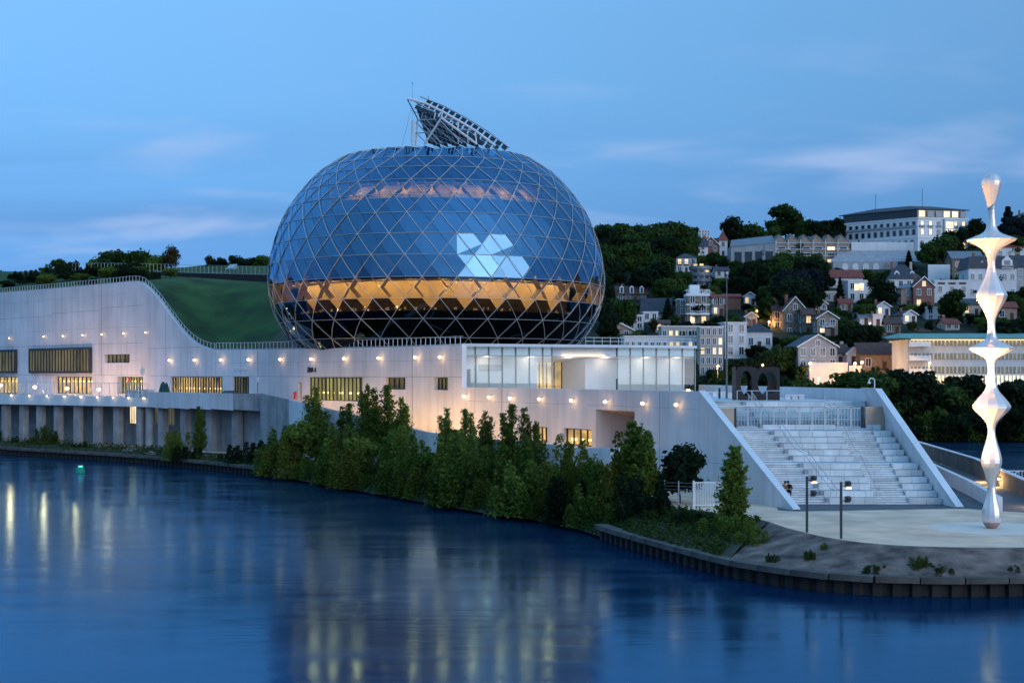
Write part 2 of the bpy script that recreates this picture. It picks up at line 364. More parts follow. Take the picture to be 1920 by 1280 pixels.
# the river's own blue-green tint in the mirror light
N.remove(b); fr = N.new('ShaderNodeFresnel'); fr.inputs[0].default_value = 1.33; L.new(bp.outputs[0], fr.inputs['Normal'])
gl = N.new('ShaderNodeBsdfGlossy'); gl.inputs['Color'].default_value = (0.40, 0.74, 1.0, 1); L.new(rr.outputs[0], gl.inputs['Roughness']); L.new(bp.outputs[0], gl.inputs['Normal'])
df = N.new('ShaderNodeBsdfDiffuse'); df.inputs[0].default_value = (0.002, 0.022, 0.065, 1)
mxs = N.new('ShaderNodeMixShader'); L.new(fr.outputs[0], mxs.inputs[0]); L.new(df.outputs[0], mxs.inputs[1]); L.new(gl.outputs[0], mxs.inputs[2]); L.new(mxs.outputs[0], N['Material Output'].inputs[0])
M['water'] = wm
# ------------------------------------------------------------------ the setting: river, island, banks, hillside
struct('river', MB().poly((-2500, -300, 0), (2500, -300, 0), (2500, 4000, 0), (-2500, 4000, 0)), 'water')

CURB = [(-114, 262), (-85, 236), (-55, 211), (-32.7, 185), (-15.1, 156), (-3, 135), (4.2, 124), (8.9, 109), (13.3, 96.2), (15.7, 91.2), (19.5, 87.0), (23.6, 85.4), (30.8, 85.4), (39, 87.7), (46, 96), (49.5, 122), (57, 185), (62, 250), (58, 330)]
UPPER = [(-116, 290, 1.6), (-94.6, 262, 1.5), (-59, 226, 1.4), (-36, 203, 1.7), (-18.5, 172, 2.2), (-0.5, 150, 2.4), (7.5, 134, 2.5), (11.5, 118.5, 2.5), (18.0, 107.5, 2.5), (19.5, 100, 2.5), (21.4, 93.5, 2.5), (25, 89.9, 2.5), (32, 89, 2.5), (38.5, 91.2, 2.5), (44.5, 98, 2.5), (47, 122, 2.5), (54, 185, 2.5), (59, 250, 2.5), (55, 330, 2.5)]
def resamp(pts, k):
    out = []
    n = len(pts)
    for i in range(n - 1):
        p = [Vector(pts[max(0, min(n - 1, i + j))]) for j in (-1, 0, 1, 2)]
        for s in range(k):
            t = s / k
            out.append(0.5 * (2 * p[1] + (p[2] - p[0]) * t + (2 * p[0] - 5 * p[1] + 4 * p[2] - p[3]) * t * t + (3 * p[1] - p[0] - 3 * p[2] + p[3]) * t ** 3))
    out.append(Vector(pts[-1])); return out
KS = 5
CU = resamp([(x, y, 0) for x, y in CURB], KS); UP = resamp(UPPER, KS)
def curb_z(i): s = i / KS; return 1.2 if (s <= 3.1 or s >= 6.9) else 0.25
isl = [(p.x, p.y, p.z) for p in UP] + [(-300, 620, 2.0), (-420, 560, 1.6), (-240, 400, 1.6)]
struct('island_ground', MB().poly(*isl), 'sand')
# sloping banks: planted on the long side, a stone revetment round the tip
def strip(i0, i1, name, m, mid=0.0):
    mb = MB()
    for i in range(i0, i1):
        for k in range(3):
            q = []
            for (j, t) in ((i, k / 3), (i + 1, k / 3), (i + 1, (k + 1) / 3), (i, (k + 1) / 3)):
                a = Vector((CU[j].x, CU[j].y, curb_z(j) - 0.06)); u = UP[j]
                p = a.lerp(u, t); p.z += mid * sin(pi * t); q.append(p)
            mb.poly(*q)
    return struct(name, mb, m)
strip(0, 8 * KS + 2, 'riverbank', 'soil', 0.3)
strip(8 * KS + 2, 14 * KS, 'stone_embankment', 'revetment')
strip(14 * KS, len(CU) - 1, 'far_riverbank', 'soil')

def quay(i0, i1, name, label, pile_w, every):
    q = thing(name, label, 'quay wall', (CU[i0].x, CU[i0].y, 0))
    pts = [Vector((CU[i].x, CU[i].y, 0)) for i in range(i0, i1 + 1)]
    L_ = [0]
    for a, c in zip(pts, pts[1:]): L_.append(L_[-1] + (c - a).length)
    def at(s):
        s = max(0, min(L_[-1] - 1e-4, s)); k = max(j for j in range(len(L_)) if L_[j] <= s); k = min(k, len(pts) - 2)
        d = (pts[k + 1] - pts[k]); return pts[k] + d * ((s - L_[k]) / d.length), math.atan2(d.y, d.x)
    s, cm = 0, None
    while s < L_[-1] - every * 0.5:
        p, a = at(s + every / 2); 
        if cm is None: cm = MB().box(0, 0, 0, every - 0.03, 1.0, 0.38, 0).mesh('coping_block', 'coping')
        o = obj('coping_block', cm, None, q, local=True); o.location = Vector((p.x, p.y, 0.84 + rnd.uniform(-.015, .015))) - q.location; o.rotation_euler = (0, 0, a); s += every
    s = 0; pm = None
    while s < L_[-1] - pile_w * 0.5:
        p, a = at(s + pile_w / 2)
        if pm is None:
            w = pile_w; g = MB().ext([(-w / 2, 0.1, 0), (-w * .3, 0.1, 0), (-w * .2, -.16, 0), (w * .2, -.16, 0), (w * .3, 0.1, 0), (w / 2, 0.1, 0), (w / 2, .3, 0), (-w / 2, .3, 0)], (0, 0, 2.1))
            pm = g.mesh('sheet_pile', 'pile')
        o = obj('sheet_pile', pm, None, q, local=True); o.location = Vector((p.x, p.y, -1.26)) - q.location; o.rotation_euler = (0, 0, a); s += pile_w
quay(0, 3 * KS + 1, 'quay_wall', 'low weathered quay wall along the water below the platform columns', 1.1, 4.0)
quay(7 * KS - 2, 14 * KS, 'quay_wall', 'curved quay wall of sheet piles and concrete coping round the plaza tip', 1.15, 2.6)

# paving in front of the stairs and the pale disc under the lit column
pv = MB().poly((21.2, 113.0, 2.504), (22.6, 112.2, 2.504), (36.4, 114.6, 2.504), (44, 108, 2.504), (46.6, 122, 2.504), (52, 175, 2.504), (36, 175, 2.504), (36.4, 118, 2.504), (22, 118.5, 2.504))
struct('stair_forecourt', pv, 'asphalt')
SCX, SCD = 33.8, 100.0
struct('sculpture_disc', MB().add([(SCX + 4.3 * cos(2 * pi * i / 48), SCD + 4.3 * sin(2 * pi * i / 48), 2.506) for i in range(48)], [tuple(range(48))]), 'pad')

# far bank and hillside
def sm(t): t = max(0, min(1, t)); return t * t * (3 - 2 * t)
def tz(x, d):
    bank = 285 - 0.25 * (x - 80) if x > 0 else 305 + 0.1 * -x
    if d < bank: return -2.0
    z = 14.7 + 0.2 * (d - 340) if d < 640 else 74.7 + 0.05 * (d - 640)
    near = 1.2 + (d - bank) * 0.2
    if d < 345: z = min(near, z) if d > bank + 4 else -2 + 3.2 * (d - bank) / 4
    k = sm((20 - x) / 130)
    zl = 0.6 * min(z, 74.7) + max(0, d - 640) * 0.06
    return z * (1 - k) + zl * k
def hillD(y): return 66.7 / (0.2 - (700 - y) / F)
g = MB(); xs = [-1500, -1000, -700, -500, -400, -300, -240, -180, -130, -90, -60, -30, 0, 20, 40, 60, 80, 100, 120, 140, 160, 180, 200, 230, 260, 300, 350, 420, 500, 650, 900, 1500]
ys = list(range(255, 345, 6)) + list(range(345, 660, 15)) + [680, 720, 780, 860, 960, 1100, 1400, 1900, 2800, 4000]
vs = [(x, y, tz(x, y) + (rnd.uniform(-.4, .4) if y > 340 else 0)) for y in ys for x in xs]; nx = len(xs)
g.add(vs, [(j * nx + i, j * nx + i + 1, (j + 1) * nx + i + 1, (j + 1) * nx + i) for j in range(len(ys) - 1) for i in range(nx - 1)])
struct('hillside', g, 'hill_soil', True)

# ------------------------------------------------------------------ long building on the island
FT = [(-260, 330), (0, 283), (270, 241), (400, 223), (480, 213), (680, 190), (880, 170), (1100, 149), (1310, 130), (1487, 113)]
def interp(tab, x):
    if x <= tab[0][0]: a, b_ = tab[0], tab[1]
    elif x >= tab[-1][0]: a, b_ = tab[-2], tab[-1]
    else:
        for a, b_ in zip(tab, tab[1:]):
            if a[0] <= x <= b_[0]: break
    return a[1] + (b_[1] - a[1]) * (x - a[0]) / (b_[0] - a[0])
IFT = [(p, 1 / d) for p, d in FT]
def fD(px): return 1 / interp(IFT, px)
def fpt(px, off=0.0):
    D = fD(px); a = Vector((PX(px, D), D)); D2 = fD(px + 2); t_ = Vector((PX(px + 2, D2), D2)) - a; t_.normalize()
    n_ = Vector((t_.y, -t_.x)); r = a + n_ * off; return r.x, r.y
def fang(px):
    a = fpt(px - 1); b_ = fpt(px + 1); return math.atan2(b_[1] - a[1], b_[0] - a[0])
TOP = [(-260, 566), (0, 549), (100, 541), (200, 532), (240, 528), (255, 527.5), (268, 531), (280, 541), (290, 552), (300, 564), (320, 592), (340, 618), (350, 629), (360, 638), (370, 645), (380, 650), (390, 653.5), (400, 655.5), (480, 655), (700, 651), (866, 646.5)]
def ftop(px):
    if px <= 866: return PZ(interp(TOP, px), fD(px))
    return 11.75
WIN = [  # px0 px1 py0 py1 depth material mullions name
    (-60, 33, 659, 697, -0.7, 'win_dim', 16, 'bay_window'), (60, 173, 655, 697, -0.7, 'win_dim', 20, 'bay_window'),
    (196, 243, 664, 680, .9, 'win_dim', 6, 'window'),
    (-60, 33, 706, 737, 1.2, 'win_room', 14, 'window'), (97, 173, 706, 738, 1.5, 'win_room', 10, 'window'), (220, 268, 706, 738, 1.2, 'win_green', 9, 'window'),
    (320, 417, 706, 739, .6, 'win_room', 20, 'window'), (436, 467, 706, 738, .6, 'win_dim', 6, 'window'),
    (559, 566, 717, 750, .6, 'wood_wall', 0, 'door'), (579, 680, 707, 751, .5, 'win_green', 14, 'window'),
    (722, 760, 707.5, 730, .8, 'win_dim', 4, 'window'), (813, 840, 707.5, 731, .9, 'win_dim', 4, 'window'),
    (1003, 1026, 800, 829, .6, 'win_room', 3, 'window'), (1057, 1109, 803.5, 835.5, .6, 'win_room', 4, 'window'),
    (1117, 1190, 769, 842, 6.5, 'concrete', 0, 'passage')]
bld = thing('riverside_building', 'long pale concrete building with sweeping roofline along the island', 'building', (*fpt(680), 0))
W2 = []
for w in WIN:
    D = fD((w[0] + w[1]) / 2); W2.append((w[0], w[1], PZ(w[3], D), PZ(w[2], D)))
brk = sorted(set([-260, -160, 1310] + [p for p, _ in TOP if p < 866] + [866] + [w[0] for w in WIN] + [w[1] for w in WIN] + list(range(0, 1310, 40)) + [1399, 1487]))
fw = MB(); cap = MB(); cap2 = MB()
def wingtop(px):    # stair wing: the end of the long wall cut on a slope
    if px <= 1310: return ftop(px)
    D = fD(px); t_ = (130 - D) / (130 - 113.0); return 11.75 + (2.55 - 11.75) * t_
for a, c in zip(brk, brk[1:]):
    mid = (a + c) / 2; (xa, ya), (xc, yc) = fpt(a), fpt(c)
    ta, tcx = wingtop(a) if a != 866 else 11.75, wingtop(c)
    segs = [(0, None)]
    ws = sorted([(w[2], w[3]) for w, ww in zip(W2, WIN) if ww[0] <= mid <= ww[1] and ww[4] > 0])
    z0 = -0.5
    for (u, v) in ws:
        fw.poly((xa, ya, z0), (xc, yc, z0), (xc, yc, u), (xa, ya, u)); z0 = v
    fw.poly((xa, ya, z0), (xc, yc, z0), (xc, yc, tcx), (xa, ya, ta))
    if c <= 1310 or True:      # top of the wall, 0.6 m deep, and its back
        (xb, yb), (xd, yd) = fpt(a, -.6), fpt(c, -.6)
        (cap if c <= 866 else cap2).poly((xa, ya, ta), (xc, yc, tcx), (xd, yd, tcx), (xb, yb, ta))
        fw.poly((xb, yb, ta), (xd, yd, tcx), (xd, yd, tcx - (1.5 if c <= 1310 else 9)), (xb, yb, ta - (1.5 if c <= 1310 else 9)))
(xa, ya), (xb, yb) = fpt(866), fpt(866, -.7)
fw.poly((xa, ya, 11.75), (xa, ya, ftop(866)), (xb, yb, ftop(866)), (xb, yb, 11.75))
obj('facade_wall', fw, 'concrete', bld); obj('wall_coping', cap, 'concrete_white', bld); obj('wall_coping', cap2, 'concrete_white', bld)
for w, (p0, p1, z0, z1) in zip(WIN, W2):
    mid = (p0 + p1) / 2; dep = w[4]; k = max(0, -dep); d = abs(dep)
    a = Vector(fpt(p0)).to_3d(); c = Vector(fpt(p1)).to_3d(); tt = (c - a).normalized(); nn = Vector((tt.y, -tt.x, 0)); Lw = (c - a).length
    def q(u, off, z): p = a + tt * u + nn * off; return (p.x, p.y, z)
    if dep < 0:            # glazed bay standing proud of the wall
        wnd = obj(w[7], MB().ext([q(0, 0.05, z0 - .25), q(Lw, 0.05, z0 - .25), q(Lw, d, z0 - .25), q(0, d, z0 - .25)], (0, 0, .25)).ext([q(0, 0.05, z1), q(Lw, 0.05, z1), q(Lw, d, z1), q(0, d, z1)], (0, 0, .3)).ext([q(0, .05, z0), q(.15, .05, z0), q(.15, d, z0), q(0, d, z0)], (0, 0, z1 - z0)).ext([q(Lw - .15, .05, z0), q(Lw, .05, z0), q(Lw, d, z0), q(Lw - .15, d, z0)], (0, 0, z1 - z0)), 'frame_dark', bld)
        po = d - .25
    else:
        rv = MB()
        for (u0, za, u1, zb) in ((0, z0, Lw, z0), (Lw, z0, Lw, z1), (Lw, z1, 0, z1), (0, z1, 0, z0)):
            rv.poly(q(u0, 0.002, za), q(u1, 0.002, zb), q(u1, -d, zb), q(u0, -d, za))
        wnd = obj(w[7], rv, 'concrete', bld); po = -d + .06
    if w[7] == 'passage':
        obj('back_wall', MB().poly(q(0, -d, z0), q(Lw, -d, z0), q(Lw, -d, z1), q(0, -d, z1)), 'copper_panel', wnd)
        obj('soffit', MB().ext([q(.3, -.4, z1 - .02), q(Lw, -.4, z1 - .02), q(Lw, -d, z1 - 1.6), q(.3, -d, z1 - .3)], (0, 0, -.08)), 'copper_panel', wnd); continue
    obj('pane', MB().poly(q(.05, po, z0), q(Lw - .05, po, z0), q(Lw - .05, po, z1), q(.05, po, z1)), w[5], wnd)
    if w[6]:
        mu = MB(); hh = z1 - z0
        for i in range(w[6] + 1):
            u = .06 + (Lw - .12) * i / w[6]; wd = rnd.choice((.09, .12, .3)) if w[6] > 8 else .1
            mu.ext([q(u - wd / 2, po + .02, z0), q(u + wd / 2, po + .02, z0), q(u + wd / 2, po + .2, z0), q(u - wd / 2, po + .2, z0)], (0, 0, hh))
        for zz in (z0, z1 - .12): mu.ext([q(0.01, po + .01, zz), q(Lw - .01, po + .01, zz), q(Lw - .01, po + .16, zz), q(0.01, po + .16, zz)], (0, 0, .12))
        obj('mullions', mu, 'frame_dark', wnd, kind='stuff')
    if w[5] in ('win_room', 'win_green') and Lw > 4:   # strip lights glowing inside
        rr_ = random.Random(int(p0)); zz = z0 + (z1 - z0) * (.3 if p0 > 300 else .7); u = Lw * .12
        while u < Lw * .9:
            l_ = rr_.uniform(.3, 1.3); obj('strip_light', MB().poly(q(u, po + .015, zz), q(min(u + l_, Lw - .1), po + .015, zz), q(min(u + l_, Lw - .1), po + .015, zz + .22), q(u, po + .015, zz + .22)), 'win_bar', wnd); u += l_ + rr_.uniform(.3, 1.6)
# shallow panel joints
jm = MB()
for px, za, zb in ((190, 12.9, None), (270, 9.6, None), (483, 10, None), (773, 7, None), (940, 7, 11.7), (1236, 3, 11.7)):
    zb = zb or ftop(px) - .1; x, y = fpt(px, .004); x2, y2 = fpt(px + .8, .004); jm.poly((x, y, za), (x2, y2, za), (x2, y2, zb), (x, y, zb))
for (p0, p1, z) in ((0, 97, 24.2), (97, 190, 24.6), (190, 270, 25.0), (0, 270, 18.6), (270, 480, 12.95), (480, 866, 12.95), (270, 380, 17.6), (0, 270, 13.1)):
    n_ = max(2, int((p1 - p0) / 30))
    for i in range(n_):
        a, c = p0 + (p1 - p0) * i / n_, p0 + (p1 - p0) * (i + 1) / n_
        (xa, ya), (xc, yc) = fpt(a, .004), fpt(c, .004); jm.poly((xa, ya, z), (xc, yc, z), (xc, yc, z + .045), (xa, ya, z + .045))
obj('panel_joints', jm, 'joint', bld, kind='stuff')
jm = MB()
for px in list(range(-60, 268, 41)) + list(range(310, 860, 47)):       # fine formwork joints
    za = 13.1 if px < 480 else 13.0; zb = ftop(px) - .15
    x, y = fpt(px, .003); x2, y2 = fpt(px + .35, .003)
    if zb > za: jm.poly((x, y, za), (x2, y2, za), (x2, y2, zb), (x, y, zb))
for px in range(890, 1300, 52):
    x, y = fpt(px, .003); x2, y2 = fpt(px + .35, .003); jm.poly((x, y, 8.6), (x2, y2, 8.6), (x2, y2, 11.6), (x, y, 11.6))
for (p0, p1, z) in ((-60, 262, 15.7), (-60, 262, 21.4), (-60, 240, 27.2), (400, 866, 15.0), (870, 1310, 10.1), (1200, 1400, 5.4)):
    n_ = max(2, int((p1 - p0) / 24))
    for i in range(n_):
        a, c = p0 + (p1 - p0) * i / n_, p0 + (p1 - p0) * (i + 1) / n_; (xa, ya), (xc, yc) = fpt(a, .003), fpt(c, .003)
        if any(w[0] - 2 < (a + c) / 2 < w[1] + 2 and ww[2] - .3 < z < ww[3] + .3 for w, ww in zip(WIN, W2)): continue
        jm.poly((xa, ya, z), (xc, yc, z), (xc, yc, z + .03), (xa, ya, z + .03))
obj('formwork_joints', jm, 'concrete_dark', bld, kind='stuff')
# wall lettering over the glazed hall, a white roundel and small wall sign
lt = MB(); p0, p1 = 577, 593; z0, z1 = PZ(697, fD(585)), PZ(689, fD(585))
strokes = [((0, 1), (.12, 1)), ((.12, 1), (0, 0)), ((0, 0), (.12, 0)), ((.2, 0), (.2, 1)), ((.3, 0), (.3, 1)), ((.2, 1), (.3, 1)), ((.2, 0), (.3, 0)), ((.4, 1), (.4, 0)), ((.5, 1), (.5, 0)), ((.4, 0), (.5, 0)), ((.6, 0), (.6, 1)), ((.6, 1), (.7, .75)), ((.7, .75), (.6, .5)), ((.6, .5), (.7, .25)), ((.7, .25), (.6, 0)), ((.85, 0), (.93, 1)), ((.93, 1), (1, 0)), ((.88, .4), (.98, .4))]
for (a, za), (c, zc) in strokes:
    xa, ya = fpt(p0 + (p1 - p0) * a, .06); xc, yc = fpt(p0 + (p1 - p0) * c, .06)
    lt.tube((xa, ya, z0 + (z1 - z0) * za), (xc, yc, z0 + (z1 - z0) * zc), .075, 4)
tag(obj('wall_lettering', lt, 'frame_dark'), 'small black capital letters on the wall above the wide glazed hall', 'lettering')
lt = MB()
for k in range(9):
    a = 441 + k * 2.6; x0, y0 = fpt(a, .05); x1, y1 = fpt(a + 1.6, .05); z = PZ(694.5, fD(450)); lt.tube((x0, y0, z + .3 * (k % 2)), (x1, y1, z + .3 * ((k + 1) % 2)), .06, 4); lt.tube((x0, y0, z), (x0, y0, z + .32), .06, 4)
lt.tube((*fpt(436.5, .05), PZ(696, fD(450))), (*fpt(436.5, .08), PZ(692, fD(450))), .16, 6)
tag(obj('wall_lettering', lt, 'white'), 'faint white lettering on the concrete wall above the narrow dark window', 'lettering')
def disc_on_wall(px, py, r, m, off=.1):
    x, y = fpt(px, .02); x2, y2 = fpt(px, off); z = PZ(py, fD(px)); return MB().tube((x, y, z), (x2, y2, z), r, 20)
t_ = thing('round_sign', 'plain white round sign on the wall right of the parked car', 'sign', (*fpt(483.5, .1), 9.6))
obj('disc', disc_on_wall(483.5, 713, .42, 'white', .22), 'white', t_); obj('pole', MB().tube((*fpt(483.5, .15), 9.6), (*fpt(483.5, .15), PZ(716, fD(483))), .05), 'metal_grey', t_)
t_ = thing('round_sign', 'red and white ringed round sign beside the white kiosk', 'sign', (*fpt(262.5, 2.2), 9.3))
x, y = fpt(262.5, 2.2); zc = PZ(711, fD(262.5)); 
obj('disc', MB().tube((x, y, zc), (x - .1, y - .1, zc), .42, 20), 'red', t_); obj('ring', MB().tube((x - .1, y - .1, zc), (x - .13, y - .13, zc), .28, 20), 'white', t_); obj('centre', MB().tube((x - .13, y - .13, zc), (x - .15, y - .15, zc), .15, 16), 'red', t_); obj('pole', MB().tube((x, y + .03, 9.2), (x, y + .03, zc), .05), 'metal_grey', t_)
t_ = tag(obj('fire_hydrant', MB().lathe([(.28, 0), (.28, .1), (.2, .15), (.2, .8), (.26, .85), (.26, .95), (.12, 1.1)], 12, (*fpt(563.5, .9), PZ(748, fD(563)))), 'red'), 'small red hydrant standing in front of the narrow doorway', 'hydrant')

# wall lamps in three rows
def wall_lamp(px, py, label, grp, e, big=1.0):
    D = fD(px); z = PZ(py, D); x, y = fpt(px, .0); xo, yo = fpt(px, .45)
    t_ = thing('wall_lamp', label, 'lamp', (x, y, z), 0, grp)
    obj('bracket', MB().tube((x, y, z + .12), (xo, yo, z + .12), .07, 6), 'metal_grey', t_)
    h = MB(); h.lathe([(.05, -.2 * big), (.2 * big, -.12 * big), (.24 * big, 0), (.2 * big, .12 * big), (.05, .18 * big)], 10, (xo, yo, z - .08)); obj('bulb_head', h, 'bulb', t_)
    xl, yl = fpt(px, .95); lamp(t_, (xl, yl, z - .1), e, (1.0, .66, .34), .2)
for i, (px, py) in enumerate(((21, 633), (86, 630), (122, 629), (159, 627.5), (195, 626), (236, 624), (277, 622.5))):
    wall_lamp(px, py, 'small round wall light high on the windowless wall, %s from the left' % ordinal(i), 'small lights above the bay windows', 2, .55)
for i, (px, py) in enumerate(((322, 674.5), (369, 674), (418.5, 673.5), (470.5, 673), (530, 672.5), (588, 672), (650, 671), (715, 670), (784, 668.5), (830, 668))):
    wall_lamp(px, py, 'bright wall lamp below the roof railing, %s from the left' % ordinal(i), 'bright lamps below the roof railing', 9, .85)
for i, (px, py) in enumerate(((875, 741.5), (922.5, 743), (962, 745), (1017, 746.5), (1077, 749), (1141.5, 751.5), (1212, 754.5), (1275, 757))):
    wall_lamp(px, py, 'wall lamp on the blank wall under the terrace, %s from the left' % ordinal(i), 'lamps on the wall under the terrace', 7, .75)

# roof railing along the sweeping wall top
def railing(name, label, pts, h=1.05, every=1.0, m='metal_grey', rails=(1.0,), r=.03, cat='railing', pr=None):
    t_ = thing(name, label, cat, pts[0]); o0 = Vector(pts[0]); rl = MB()
    for f_ in rails:
        rl.path([Vector(p) + Vector((0, 0, h * f_)) for p in pts], r, 5)
    obj('rail', rl, m, t_)
    pm = MB().tube((0, 0, 0), (0, 0, h), pr or r, 5).mesh('post', m); carry = 0.0
    for a, c in zip(pts, pts[1:]):
        a, c = Vector(a), Vector(c); Ln = (c - a).length; s = carry
        while s < Ln:
            o = obj('post', pm, None, t_, local=True); o.location = a.lerp(c, s / Ln) - o0; s += every
        carry = s - Ln
    return t_
rp = []
for px in [-100, 0, 50, 100, 150, 200, 240, 255, 268, 280, 290, 300, 320, 340, 350, 360, 370, 380, 390, 400]:
    x, y = fpt(px, -.3); rp.append((x, y, ftop(px)))
railing('roof_railing', 'metal roof railing following the swept top of the left concrete wall', rp, .95, 1.15, rails=(1.0, .12), r=.045)
rp = [(*fpt(px, -.3), ftop(px)) for px in (402, 480, 580, 680, 780, 864)]
railing('roof_railing', 'straight metal roof railing at the foot of the glass dome', rp, 1.05, 1.1, rails=(1.0, .1), r=.045)

# green roof mound with a skylight, a dark path wall and an upper meadow
mbx = MB(); st = [-200, -100, 0, 60, 120, 180, 220, 240, 255, 268, 280, 290, 300, 310, 320, 340, 350, 360, 370, 380, 390, 400, 420, 440, 468]; K = 16
PWL = [P(-260, 505, 380), P(-100, 508, 345), P(60, 511, 318), P(135, 511, 303), P(200, 513, 294), P(280, 517, 284), P(360, 522, 275), P(430, 526, 268), P(500, 530, 261), P(560, 533, 256), P(640, 535, 252)]
def mound(px, t_):
    x, y = fpt(px, -.62); z = ftop(px) - .12; l_ = 0.0          # up to the foot of the path wall
    while l_ < 120 and y + l_ < interp([(p.x, p.y) for p in PWL], x + .14 * l_): l_ += .5
    bz = interp([(p.x, p.z) for p in PWL], x + .14 * l_) + .15; q = t_ * (l_ + .3)
    return (x + .14 * q, y + q, z + (bz - z) * sm(t_) ** (1.0 if px > 285 else .8) + .25 * sin(px * .2 + t_ * 9) * t_ * (1 - t_))
for i in range(len(st) - 1):
    for k in range(K):
        mbx.poly(mound(st[i], k / K), mound(st[i + 1], k / K), mound(st[i + 1], (k + 1) / K), mound(st[i], (k + 1) / K))
struct('green_roof', mbx, 'grass_roof', True)
pw = PWL[2:10]
tp = [p + Vector((0, 0, .25 + i * .2)) for i, p in enumerate(pw)]
wl_ = MB()
for i in range(len(pw) - 1): wl_.ext([pw[i] - Vector((0, 0, 3)), pw[i + 1] - Vector((0, 0, 3)), tp[i + 1], tp[i]], (0.1, .5, 0))
tag(obj('path_wall', wl_, 'corten'), 'dark retaining wall of the path on top of the green roof', 'wall')
railing('path_railing', 'thin metal railing along the path on the green roof', [tuple(p + Vector((0, .2, 0))) for p in tp[1:]], 1.55, 1.25, rails=(1.0, .06), r=.03)
md = MB(); back = [Vector((p.x + 10, p.y + 45, p.z + (7.2 if i > 3 else 4.0))) for i, p in enumerate(tp)]
for i in range(len(tp) - 1): md.poly(tp[i] + Vector((0.1, .5, 0)), tp[i + 1] + Vector((0.1, .5, 0)), back[i + 1], back[i])
struct('upper_meadow', md, 'grass_roof')
def skylight(px, py, D, s, label):
    p = P(px, py, D); t_ = thing('skylight', label, 'skylight', p, R(-35)); 
    obj('frame', MB().ext([(-s, -.6 * s, -1), (s, -.6 * s, -1), (s, .6 * s, -.1), (-s, .6 * s, -.1)], (0, 0, 1.0)), 'metal_grey', t_, local=True)
    obj('pane', MB().ext([(-s * .9, -.5 * s, .08), (s * .9, -.5 * s, .08), (s * .9, .5 * s, .82), (-s * .9, .5 * s, .82)], (0, -.02, .05)), 'frost', t_, local=True)
skylight(352, 561, 251, 1.1, 'glass skylight set into the dark green roof slope')
skylight(434, 503.5, 283, 1.0, 'grey skylight on the upper meadow near the dome')
skylight(474, 496, 292, 1.1, 'grey skylight highest on the meadow beside the dome')
# roof deck that carries the dome
dk = MB(); dk.poly(*[(*fpt(px, -.6), 16.55) for px in (400, 480, 580, 680, 780, 866)], (26, 188, 16.55), (26, 260, 16.55), (-36, 268, 16.55))
struct('roof_deck', dk, 'deck_dark')
dk = MB(); a = Vector((-40, 236, 16.6)); dk.ext([a, a + Vector((9, -8, 0)), a + Vector((9, -8, 2.9)), a + Vector((7, -6, 3.0))], (1.2, 2, 0))
tag(obj('ramp_upstand', dk, 'concrete'), 'wedge of concrete with railing at the left foot of the dome', 'ramp')
# ------------------------------------------------------------------ platform, footbridge, ramp below the building
PLAT = [(277, 222.5), (437, 207.5), (488, 203.5)]
def xyd(px, D): return Vector((PX(px, D), D, 0))
pt = thing('entrance_platform', 'weathered concrete platform on columns in front of the building', 'platform', (*xyd(360, 214).xy, 1.2))
pa = [xyd(277, 222.5), xyd(437, 207.5), xyd(488, 204)]
for i, (a, c) in enumerate(zip(pa, pa[1:])):
    n_ = 4 if i == 0 else 1
    for k in range(n_):
        u, v = a.lerp(c, k / n_ + .0006), a.lerp(c, (k + 1) / n_ - .0006)
        obj('parapet_panel', MB().ext([u + Vector((0, 0, 8.15)), v + Vector((0, 0, 8.0)), v + Vector((0, 0, 10.5)), u + Vector((0, 0, 10.5))], (.15, .42, 0)), 'concrete_dark' if i else 'concrete', pt)
sl = MB(); edge = [Vector((*fpt(px, .002), 9.1)) for px in (500, 440, 380, 320, 268)]
sl.ext([p + Vector((.2, .45, 9.1)) for p in pa] + edge, (0, 0, -.5)); obj('slab', sl, 'concrete', pt)
wb = [xyd(-120, 262), xyd(0, 248), xyd(140, 235), xyd(277, 223)]
fb = thing('footbridge', 'white edged footbridge deck along the front of the building', 'bridge', (*wb[1].xy, 1.2))
for i, (a, c) in enumerate(zip(wb, wb[1:])):
    c2 = a.lerp(c, .998)
    zt = (9.75, 9.75, 9.7, 9.62); zb = (8.05, 8.05, 8.1, 8.15)
    obj('edge_beam', MB().ext([a + Vector((0, 0, zb[i])), c2 + Vector((0, 0, zb[i + 1])), c2 + Vector((0, 0, zt[i + 1])), a + Vector((0, 0, zt[i]))], (.12, .4, 0)), 'white_paint', fb)
sl = MB(); edge = [Vector((*fpt(px, .002), 9.0)) for px in (266, 180, 90, 0, -120)]
sl.ext([p + Vector((.2, .45, 9.0)) for p in wb] + edge, (0, 0, -.7)); obj('deck_slab', sl, 'concrete', fb)
for i, px in enumerate((12, 45, 77, 110, 147, 184, 222)):
    a = interp([(p, d) for p, d in ((-120, 262), (0, 248), (140, 235), (277, 223))], px) + 2.0
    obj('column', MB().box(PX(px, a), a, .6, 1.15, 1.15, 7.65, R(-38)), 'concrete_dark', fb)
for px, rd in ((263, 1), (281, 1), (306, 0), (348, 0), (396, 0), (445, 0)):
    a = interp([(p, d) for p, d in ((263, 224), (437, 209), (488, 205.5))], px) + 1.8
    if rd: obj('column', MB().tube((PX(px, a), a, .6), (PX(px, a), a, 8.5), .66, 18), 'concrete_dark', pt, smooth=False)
    else: obj('column', MB().box(PX(px, a), a, .6, 1.15, 1.15, 7.9, R(-38)), 'concrete_dark', pt)
